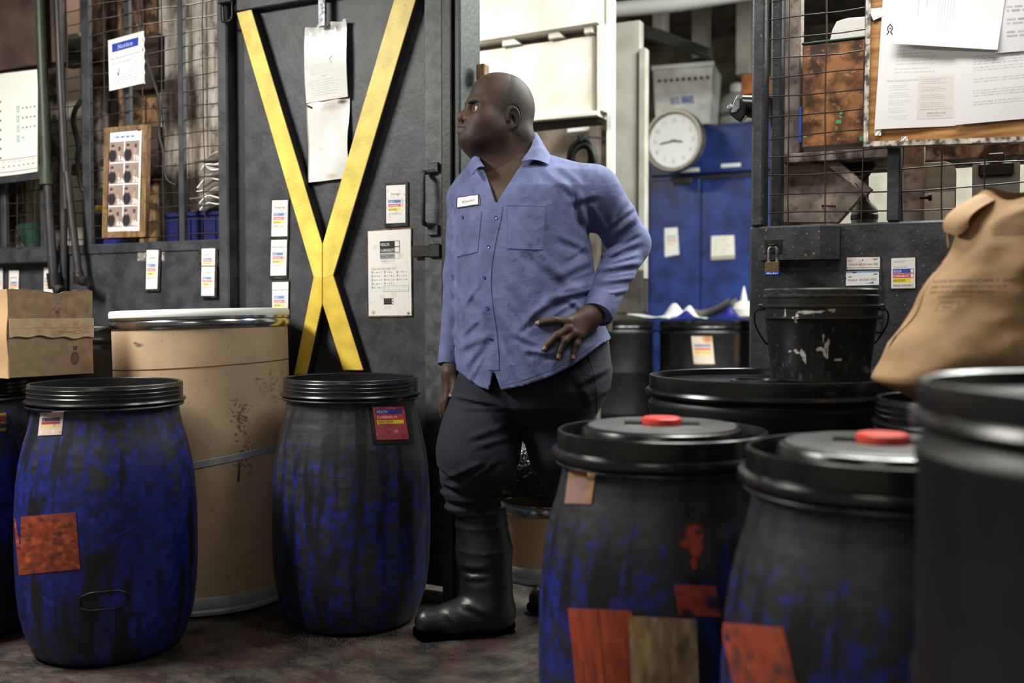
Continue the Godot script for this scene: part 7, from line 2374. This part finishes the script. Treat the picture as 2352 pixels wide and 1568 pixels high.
		var out := PackedVector2Array()
		for i in 40:
			var a := TAU * i / 40.0
			var s := 0.5 - 0.5 * cos(a)
			var w := 0.05 * (0.82 + 0.24 * s - 0.18 * sin(s * PI) * (1 - s))
			out.append(Vector2(lerpf(-0.056, d.length() + 0.047, s), signf(sin(a)) * pow(absf(sin(a)), 0.55) * w))
		g = Geo.new()
		g.xf = Transform3D(Basis(f, sd, Vector3.UP), V3(b.h.x, 0, b.h.z) - org)
		g.prism(out, 0.01, 0.03, 0.003)
		part(bt, "sole", g, gum)
		g = Geo.new()
		g.xf = Transform3D(Basis(f, sd, Vector3.UP), V3(b.h.x, 0, b.h.z) - org)
		g.box(V3(-0.05, -0.036, 0.0), V3(0.035, 0.036, 0.012), 0.004)
		g.box(V3(0.09, -0.046, 0.0), V3(d.length() + 0.03, 0.046, 0.012), 0.004)
		part(bt, "tread", g, gum)

	# --- body: head, neck, hands and what the clothes hide, in one mesh
	var bg := Geo.new()
	bg.xf = Transform3D(Basis(), -org)
	var hb := Basis(Vector3.UP, -1.22) * Basis(Vector3.RIGHT, -0.16)
	var hp := J(1148, 277, -0.03)
	var hn := FastNoiseLite.new()
	hn.seed = 5; hn.frequency = 130.0
	var skin_at := func(p: Vector3, nn: Vector3) -> Color:
		var q := hb.transposed() * (p - hp)
		var c := SKIN
		if q.y > -0.2 and q.length() < 0.3:
			var warm := exp(-pow(q.distance_to(V3(0, -0.018, 0.125)) / 0.03, 2.0))
			c = c.lerp(Color(0.15, 0.066, 0.036), 0.7 * warm)
			var beard := smoothstep(-0.03, -0.055, q.y - 0.3 * maxf(0.0, 0.09 - q.z) * 0.3) * smoothstep(-0.03, 0.01, q.z) * smoothstep(-0.15, -0.11, q.y)
			c = c.lerp(Color(0.03, 0.021, 0.018), 0.75 * beard)
			var sq := Vector3(absf(q.x), q.y, q.z)
			var dl := cone(sq, V3(0.0, -0.044, 0.121), V3(0.023, -0.0495, 0.106), 0.0112, 0.007)
			if q.y < -0.04: c = c.lerp(Color(0.055, 0.031, 0.028), 0.75 * smoothstep(0.004, 0.0, dl))
			dl = cone(sq, V3(0.0, -0.062, 0.118), V3(0.021, -0.0585, 0.105), 0.012, 0.007)
			if q.y < -0.051: c = c.lerp(Color(0.115, 0.062, 0.057), 0.9 * smoothstep(0.003, -0.001, dl) * smoothstep(-0.076, -0.068, q.y))
			if absf(q.y + 0.038) < 0.004 and absf(q.x) < 0.026 and q.z > 0.105: c = Color(0.04, 0.028, 0.024)
			if q.distance_to(V3(0.0365, 0.009, 0.083)) < 0.018 and q.z > 0.085: c = c.lerp(Color(0.07, 0.04, 0.03), 0.5)
			var hl0 := hairline(q) + 0.012 * hn.get_noise_3dv(p * 0.7)
			if q.y > -0.09: c = c.lerp(Color(0.026, 0.022, 0.02), 0.85 * smoothstep(0.028, -0.012, hl0))
		return c
	var hf := func(p: Vector3): return head_field(hb.transposed() * (p - hp))
	nets(bg, hf, hp + V3(-0.17, -0.2, -0.17), hp + V3(0.15, 0.17, 0.16), 0.0032, skin_at)
	# chest and trunk
	var trunk := func(p: Vector3):
		var d := loft(p, rows_shirt, 2.25) + (0.013 if p.y > sh.vee.y - 0.03 else 0.034)
		d = smin(d, cone(p, sh.nk0, sh.nk1, 0.07, 0.066), 0.05)
		d = maxf(d, p.y - sh.nk0.y - 0.05)
		d = smin(d, cone(p, sh.s1, sh.e1, 0.045, 0.036), 0.03)
		d = smin(d, cone(p, sh.e1, sh.c1, 0.036, 0.028), 0.02)
		d = smin(d, cone(p, sh.s2, sh.e2, 0.04, 0.034), 0.03)
		d = smin(d, cone(p, sh.e2, sh.c2, 0.034, 0.026), 0.02)
		if p.y < sh.slit.y + 0.05: d = maxf(d, loft(p, rows_hip, 2.3) + 0.03)
		return d
	lo = J(1000, 930, 0); hi = J(1500, 330, 0)
	nets(bg, trunk, V3(lo.x, lo.y, -3.36), V3(hi.x, hi.y, -2.75), 0.012, skin_at)
	for l in [[lg.a0, lg.a2, b1.s0, b1.s3], [lg.b0, lg.b1, b2.s0, b2.s3]]:
		var leg := func(p: Vector3): return smin(smin(cone(p, l[0], l[1], 0.085, 0.06), cone(p, l[1], l[2], 0.06, 0.055), 0.02), cone(p, l[2], l[3], 0.055, 0.045), 0.02)
		var mn: Vector3 = l[0].min(l[1]).min(l[3]) - V3(0.1, 0.06, 0.1); var mx: Vector3 = l[0].max(l[1]).max(l[3]) + V3(0.1, 0.1, 0.1)
		nets(bg, leg, mn, mx, 0.014, skin_at)
	# left hand spread on the hip
	var S := func(px, py, r): return on_surface(shirt_field, px, py) + V3(-0.0, 0.0, r)
	var wrist: Vector3 = sh.c1 + sh.d1 * 0.012
	var hl := {"w0": sh.c1 - sh.d1 * 0.03, "w1": J(1352, 730, 0.17), "wr": 0.033, "palm": [], "fingers": [], "knuckles": []}
	var kn := [[1303, 738], [1305, 754], [1317, 765], [1332, 769]]
	var KP := []
	for k in kn: KP.append(S.call(k[0], k[1], 0.016))
	for i in 4: hl.palm.append([hl.w1 + V3(0.004 * (i - 1.5), -0.004 * (i - 1.5), 0), KP[i], 0.024, 0.014])
	var fr := [[0.0122, 0.0112, 0.01, 0.0088], [0.0124, 0.0114, 0.0102, 0.009], [0.012, 0.011, 0.0098, 0.0086], [0.0108, 0.0098, 0.0088, 0.0078]]
	var fp := [[[1303, 738], [1271, 736], [1250, 739], [1235, 742]], [[1305, 754], [1279, 770], [1262, 787], [1250, 800]], [[1317, 765], [1297, 782], [1288, 802], [1283, 818]], [[1332, 769], [1324, 790], [1319, 807], [1316, 820]]]
	for i in 4:
		var c := []
		for j in 4: c.append([S.call(fp[i][j][0], fp[i][j][1], fr[i][j] + (0.006 if j == 0 else 0.004 if j == 1 else 0.001)), fr[i][j]])
		hl.fingers.append(c)
		hl.knuckles.append([KP[i] + V3(0, 0, 0.002), 0.0115])
		hl.knuckles.append([c[1][0] + V3(0, 0, 0.0012), fr[i][1]])
	hl.fingers.append([[J(1346, 722, 0.15), 0.016], [J(1335, 712, 0.13), 0.013], [J(1322, 706, 0.1), 0.011], [J(1312, 702, 0.08), 0.0095]])
	var nail_col := Color(0.36, 0.23, 0.18)
	var hand_paint := func(p: Vector3, nn: Vector3) -> Color:
		var c := SKIN * 1.12
		for f in hl.fingers:
			var dj: float = (p - f[1][0]).length()
			if dj < 0.012: c = c.lerp(Color(0.085, 0.045, 0.032), 0.4 * (1 - dj / 0.012))
		if nn.z < 0.1: c = c.lerp(Color(0.22, 0.12, 0.08), 0.5)
		return c
	var hmn := V3(1e3, 1e3, 1e3); var hmx := -hmn
	for f in hl.fingers:
		for c in f:
			hmn = hmn.min(c[0]); hmx = hmx.max(c[0])
	hmn = hmn.min(hl.w0).min(hl.w1) - V3(0.04, 0.04, 0.04); hmx = hmx.max(hl.w0).max(hl.w1) + V3(0.04, 0.04, 0.04)
	nets(bg, func(p): return hand_field(p, hl), hmn, hmx, 0.0026, hand_paint)
	# right hand hanging beside the thigh
	var hr := {"w0": sh.c2 - sh.d2 * 0.03, "w1": J(1034, 856, 0.0), "wr": 0.025, "palm": [], "fingers": [], "knuckles": []}
	var kr := [[1030, 893, 0.02], [1024, 897, 0.0], [1022, 896, -0.022], [1023, 890, -0.04]]
	var fr2 := [[[1030, 893, 0.02], [1025, 919, 0.03], [1023, 936, 0.028], [1023, 950, 0.022]], [[1024, 897, 0.0], [1018, 924, 0.008], [1016, 942, 0.006], [1018, 955, 0.0]], [[1022, 896, -0.022], [1016, 922, -0.016], [1015, 940, -0.02], [1018, 952, -0.026]], [[1023, 890, -0.04], [1018, 910, -0.036], [1017, 924, -0.04], [1019, 934, -0.046]]]
	for i in 4:
		hr.palm.append([hr.w1 + V3(0, 0, 0.008 * (1.5 - i)), J(kr[i][0], kr[i][1], kr[i][2]), 0.021, 0.0125])
		var c := []
		for j in 4: c.append([J(fr2[i][j][0], fr2[i][j][1], fr2[i][j][2]), fr[i][j]])
		hr.fingers.append(c)
	hr.fingers.append([[J(1042, 862, 0.018), 0.016], [J(1046, 882, 0.03), 0.0135], [J(1043, 897, 0.038), 0.0115], [J(1037, 908, 0.042), 0.0095]])
	hmn = J(990, 975, 0) - V3(0, 0, 0.1); hmx = J(1075, 815, 0) + V3(0, 0, 0.09)
	nets(bg, func(p): return hand_field(p, hr), hmn, hmx, 0.0028, hand_paint)
	var body := part(o, "body", bg, skin)
	# nails
	var nailm := mat(rgb(158, 122, 106), 0.4)
	for hh in [[hl, 4, V3(0, 0, 1)], [hr, 5, V3(0, 0, 1)]]:
		for i in (4 if hh[1] == 4 else 5):
			if hh[1] == 5 and i < 4: continue
			var f: Array = hh[0].fingers[i]
			var tip: Vector3 = f[3][0]; var dir: Vector3 = (f[3][0] - f[2][0]).normalized()
			var n: Vector3 = (hh[2] - dir * hh[2].dot(dir)).normalized()
			var sd := dir.cross(n)
			var r: float = f[3][1]
			g = Geo.new()
			g.sheet(6, 5, func(u, v):
				var a: float = (u - 0.5) * 1.45
				return tip - org + dir * (r * 0.62 - v * r * 1.35) + (n * cos(a) + sd * sin(a) * 1.0) * (r + 0.0006) * (1.0 - 0.12 * (1 - v)), 0.0006)
			part(body, "fingernail", g, nailm)
	# hair, brows, eyes
	g = Geo.new()
	g.xf = Transform3D(Basis(), -org)
	var hairf := func(p: Vector3):
		var q := hb.transposed() * (p - hp)
		var d := head_field(q)
		var e := Vector2((q.y + 0.004) / 0.04, (q.z + 0.012) / 0.028).length()
		return maxf(maxf(d + 0.0008 - 0.0022 * clampf(-hairline(q) / 0.025, 0.0, 1.0) + 0.0006 * hn.get_noise_3dv(p), hairline(q)), (1.0 - e) * 0.03)
	nets(g, hairf, hp + V3(-0.14, -0.1, -0.16), hp + V3(0.15, 0.17, 0.16), 0.0036, skin_at)
	var hm := mat(Color.WHITE, 0.62, 0.0, 0.34)
	hm.subsurf_scatter_enabled = true
	hm.subsurf_scatter_strength = 0.06
	hm.vertex_color_use_as_albedo = true
	part(o, "hair", g, hm)
	for s in [1, -1]:
		g = Geo.new()
		g.xf = Transform3D(hb, hp - org)
		var bp := []
		for k in 9:
			var t := k / 8.0
			var q := V3(s * lerpf(0.014, 0.06 if s > 0 else 0.036, t), 0.0275 + 0.006 * sin(t * 2.4) - 0.005 * t * t, 0.13)
			for it in 40:
				var d := head_field(q)
				if d < 0.0006: break
				q.z -= maxf(d * 0.8, 0.0005)
			bp.append(q)
		g.tube(PackedVector3Array(bp), [0.0012, 0.0021, 0.0024, 0.0024, 0.0022, 0.002, 0.0016, 0.0012, 0.0006], 8, true, 2.1)
		part(o, "eyebrow", g, mat(rgb(26, 22, 20), 0.8))
		g = Geo.new()
		g.xf = Transform3D(hb * Basis(Vector3.RIGHT, PI / 2), hp - org + hb * V3(s * 0.0368, 0.0085, 0.0852))
		var rr := 0.0148
		var pr := []
		for k in 13: pr.append(Vector2(sin(PI * k / 12.0), -cos(PI * k / 12.0)) * rr)
		g.lathe(pr, 24)
		part(o, "eye", g, mat(rgb(196, 184, 176), 0.15))
		g = Geo.new()
		g.xf = Transform3D(hb * Basis(Vector3.UP, 0.1) * Basis(Vector3.RIGHT, PI / 2), hp - org + hb * V3(s * 0.0368, 0.0085, 0.0852))
		g.lathe([Vector2(0.0062, rr * 0.905), Vector2(0.005, rr * 0.955), Vector2(0.0028, rr * 1.0), Vector2(0, rr * 1.02)], 20)
		part(o, "iris", g, mat(rgb(24, 16, 12), 0.1))

	# --- what is sewn on the shirt
	var sf := shirt_field
	var loc := func(gg: Geo) -> Geo:
		for i in gg.v.size(): gg.v[i] -= org
		return gg
	var pk := cloth
	part(shirt, "placket", loc.call(strip(sf, [[1141, 474], [1138, 500], [1124, 567], [1115, 637], [1120, 708], [1130, 778], [1134, 850]], 13.0, 0.0022, 0.002)), cloth)
	part(shirt, "pocket", loc.call(sewn(sf, [[1166, 474], [1254, 476], [1247, 574], [1166, 571]], 14, 14, 0.002, 0.0018)), cloth)
	part(shirt, "pocket", loc.call(sewn(sf, [[1052, 492], [1106, 486], [1098, 578], [1050, 590]], 10, 14, 0.002, 0.0018)), cloth)
	for s in [[[1163, 472], [1256, 474]], [[1254, 476], [1248, 566], [1236, 575], [1166, 571]], [[1107, 488], [1098, 574], [1085, 584], [1050, 592]], [[1128, 480], [1112, 567], [1103, 637], [1108, 708], [1118, 778], [1122, 848]], [[1151, 480], [1136, 567], [1127, 637], [1132, 708], [1142, 778], [1146, 840]], [[1310, 440], [1322, 500], [1332, 540]]]:
		part(shirt, "seam", loc.call(seam(sf, s)), seamm)
	# hem stitching follows the lower edge
	part(shirt, "hem_seam", loc.call(seam(sf, [[1150, 886], [1200, 873], [1260, 852], [1310, 827], [1350, 801], [1380, 780]], 0.0009, 8)), seamm)
	for b in [[1140, 500, 1], [1123, 567, 1], [1114, 637, 1], [1120, 708, 1], [1130, 778, 1], [1064, 499, 1]]:
		var p := on_surface(sf, b[0], b[1])
		var nn := normal_of(sf, p)
		g = Geo.new()
		var y := nn
		var x := y.cross(Vector3.FORWARD).normalized()
		g.xf = Transform3D(Basis(x, y, x.cross(y)), p - org + nn * 0.0034)
		g.lathe([Vector2(0.0052, -0.001), Vector2(0.0058, 0.0004), Vector2(0.0054, 0.0014), Vector2(0.0038, 0.001), Vector2(0, 0.0006)], 18)
		part(shirt, "button", g, mat(rgb(58, 76, 140), 0.25))
	# name patch
	var pp := Pic.new(256, 150, rgb(232, 232, 236))
	for e in [[0, 0, 256, 12], [0, 138, 256, 12], [0, 0, 12, 150], [244, 0, 12, 150]]: pp.rect(e[0], e[1], e[2], e[3], rgb(34, 40, 66))
	pp.text(128, 94, "Wendell", 44, rgb(40, 42, 52), "Droid Serif", true, 0.3, false, 0.82)
	part(shirt, "name_patch", loc.call(sewn(sf, [[1051, 453], [1101, 446], [1102, 471], [1050, 479]], 12, 6, 0.0036, 0.002)), printed(pp, 0.7))
	# collar: two leaves and the stand behind the neck
	for cl in [
		[[1212, 312, -0.09], [1226, 333, -0.02], [1231, 352, 0.05], [1206, 375, 0.1], [1262, 378, 0.115], [1256, 352, 0.06], [1222, 308, -0.085], [1228, 318, -0.05]],
		[[1100, 352, -0.06], [1096, 358, -0.02], [1100, 364, 0.03], [1112, 396, 0.09], [1078, 408, 0.07], [1078, 386, 0.03], [1090, 358, -0.05], [1084, 368, -0.02]]]:
		pass
	var leaf := func(inner: Array, outer: Array) -> Geo:
		var a := []; var b := []
		for q in inner: a.append(J(q[0], q[1], q[2]) - org)
		for q in outer: b.append(J(q[0], q[1], q[2]) - org)
		var ia := spline(a, 6); var ib := spline(b, 6)
		var gg := Geo.new()
		return gg.sheet(ia.size() - 1, 6, func(u, v):
			var i := int(round(u * (ia.size() - 1)))
			var q := ia[i].lerp(ib[i], v)
			return q + V3(0, 0.008 * sin(v * PI) , 0.012 * sin(v * PI)), 0.0022)
	part(shirt, "collar", leaf.call([[1224, 306, -0.1], [1224, 318, -0.03], [1220, 338, 0.04], [1198, 372, 0.105]], [[1240, 322, -0.1], [1252, 340, -0.02], [1262, 358, 0.06], [1260, 379, 0.125]]), cloth)
	part(shirt, "collar", leaf.call([[1112, 384, 0.09], [1102, 368, 0.05], [1100, 354, -0.02], [1104, 346, -0.08]], [[1086, 402, 0.085], [1075, 386, 0.045], [1082, 370, -0.03], [1092, 358, -0.1]]), cloth)
	g = Geo.new()
	var st := []
	for q in [[1100, 356, -0.05], [1104, 344, -0.12], [1140, 334, -0.16], [1185, 318, -0.155], [1216, 306, -0.12], [1224, 312, -0.07]]: st.append(J(q[0], q[1], q[2]) - org)
	var si := spline(st, 6)
	g.sheet(si.size() - 1, 3, func(u, v): return si[int(round(u * (si.size() - 1)))] - V3(0, 0.05 * v, 0), 0.003)
	part(shirt, "collar_stand", g, cloth)
	for cf in [[sh.c1, sh.d1, 0.0475], [sh.c2, sh.d2, 0.035]]:
		var dd: Vector3 = cf[1]
		var xx := dd.cross(Vector3.FORWARD).normalized()
		g = Geo.new()
		g.xf = Transform3D(Basis(xx, -dd, xx.cross(-dd)), cf[0] - org)
		g.lathe([Vector2(cf[2] * 0.93, -0.008), Vector2(cf[2] + 0.0008, -0.0082), Vector2(cf[2] + 0.0016, -0.006), Vector2(cf[2] + 0.003, 0.05), Vector2(cf[2] + 0.0018, 0.0515)], 36)
		part(shirt, "cuff", g, cloth)
	# trouser pocket seam
	part(trousers, "seam", loc.call(seam(trouser_field, [[1350, 815], [1364, 852], [1372, 900], [1371, 950]], 0.0012, 8)), mat(rgb(70, 82, 104), 0.9))
	for i in [0]:
		pass
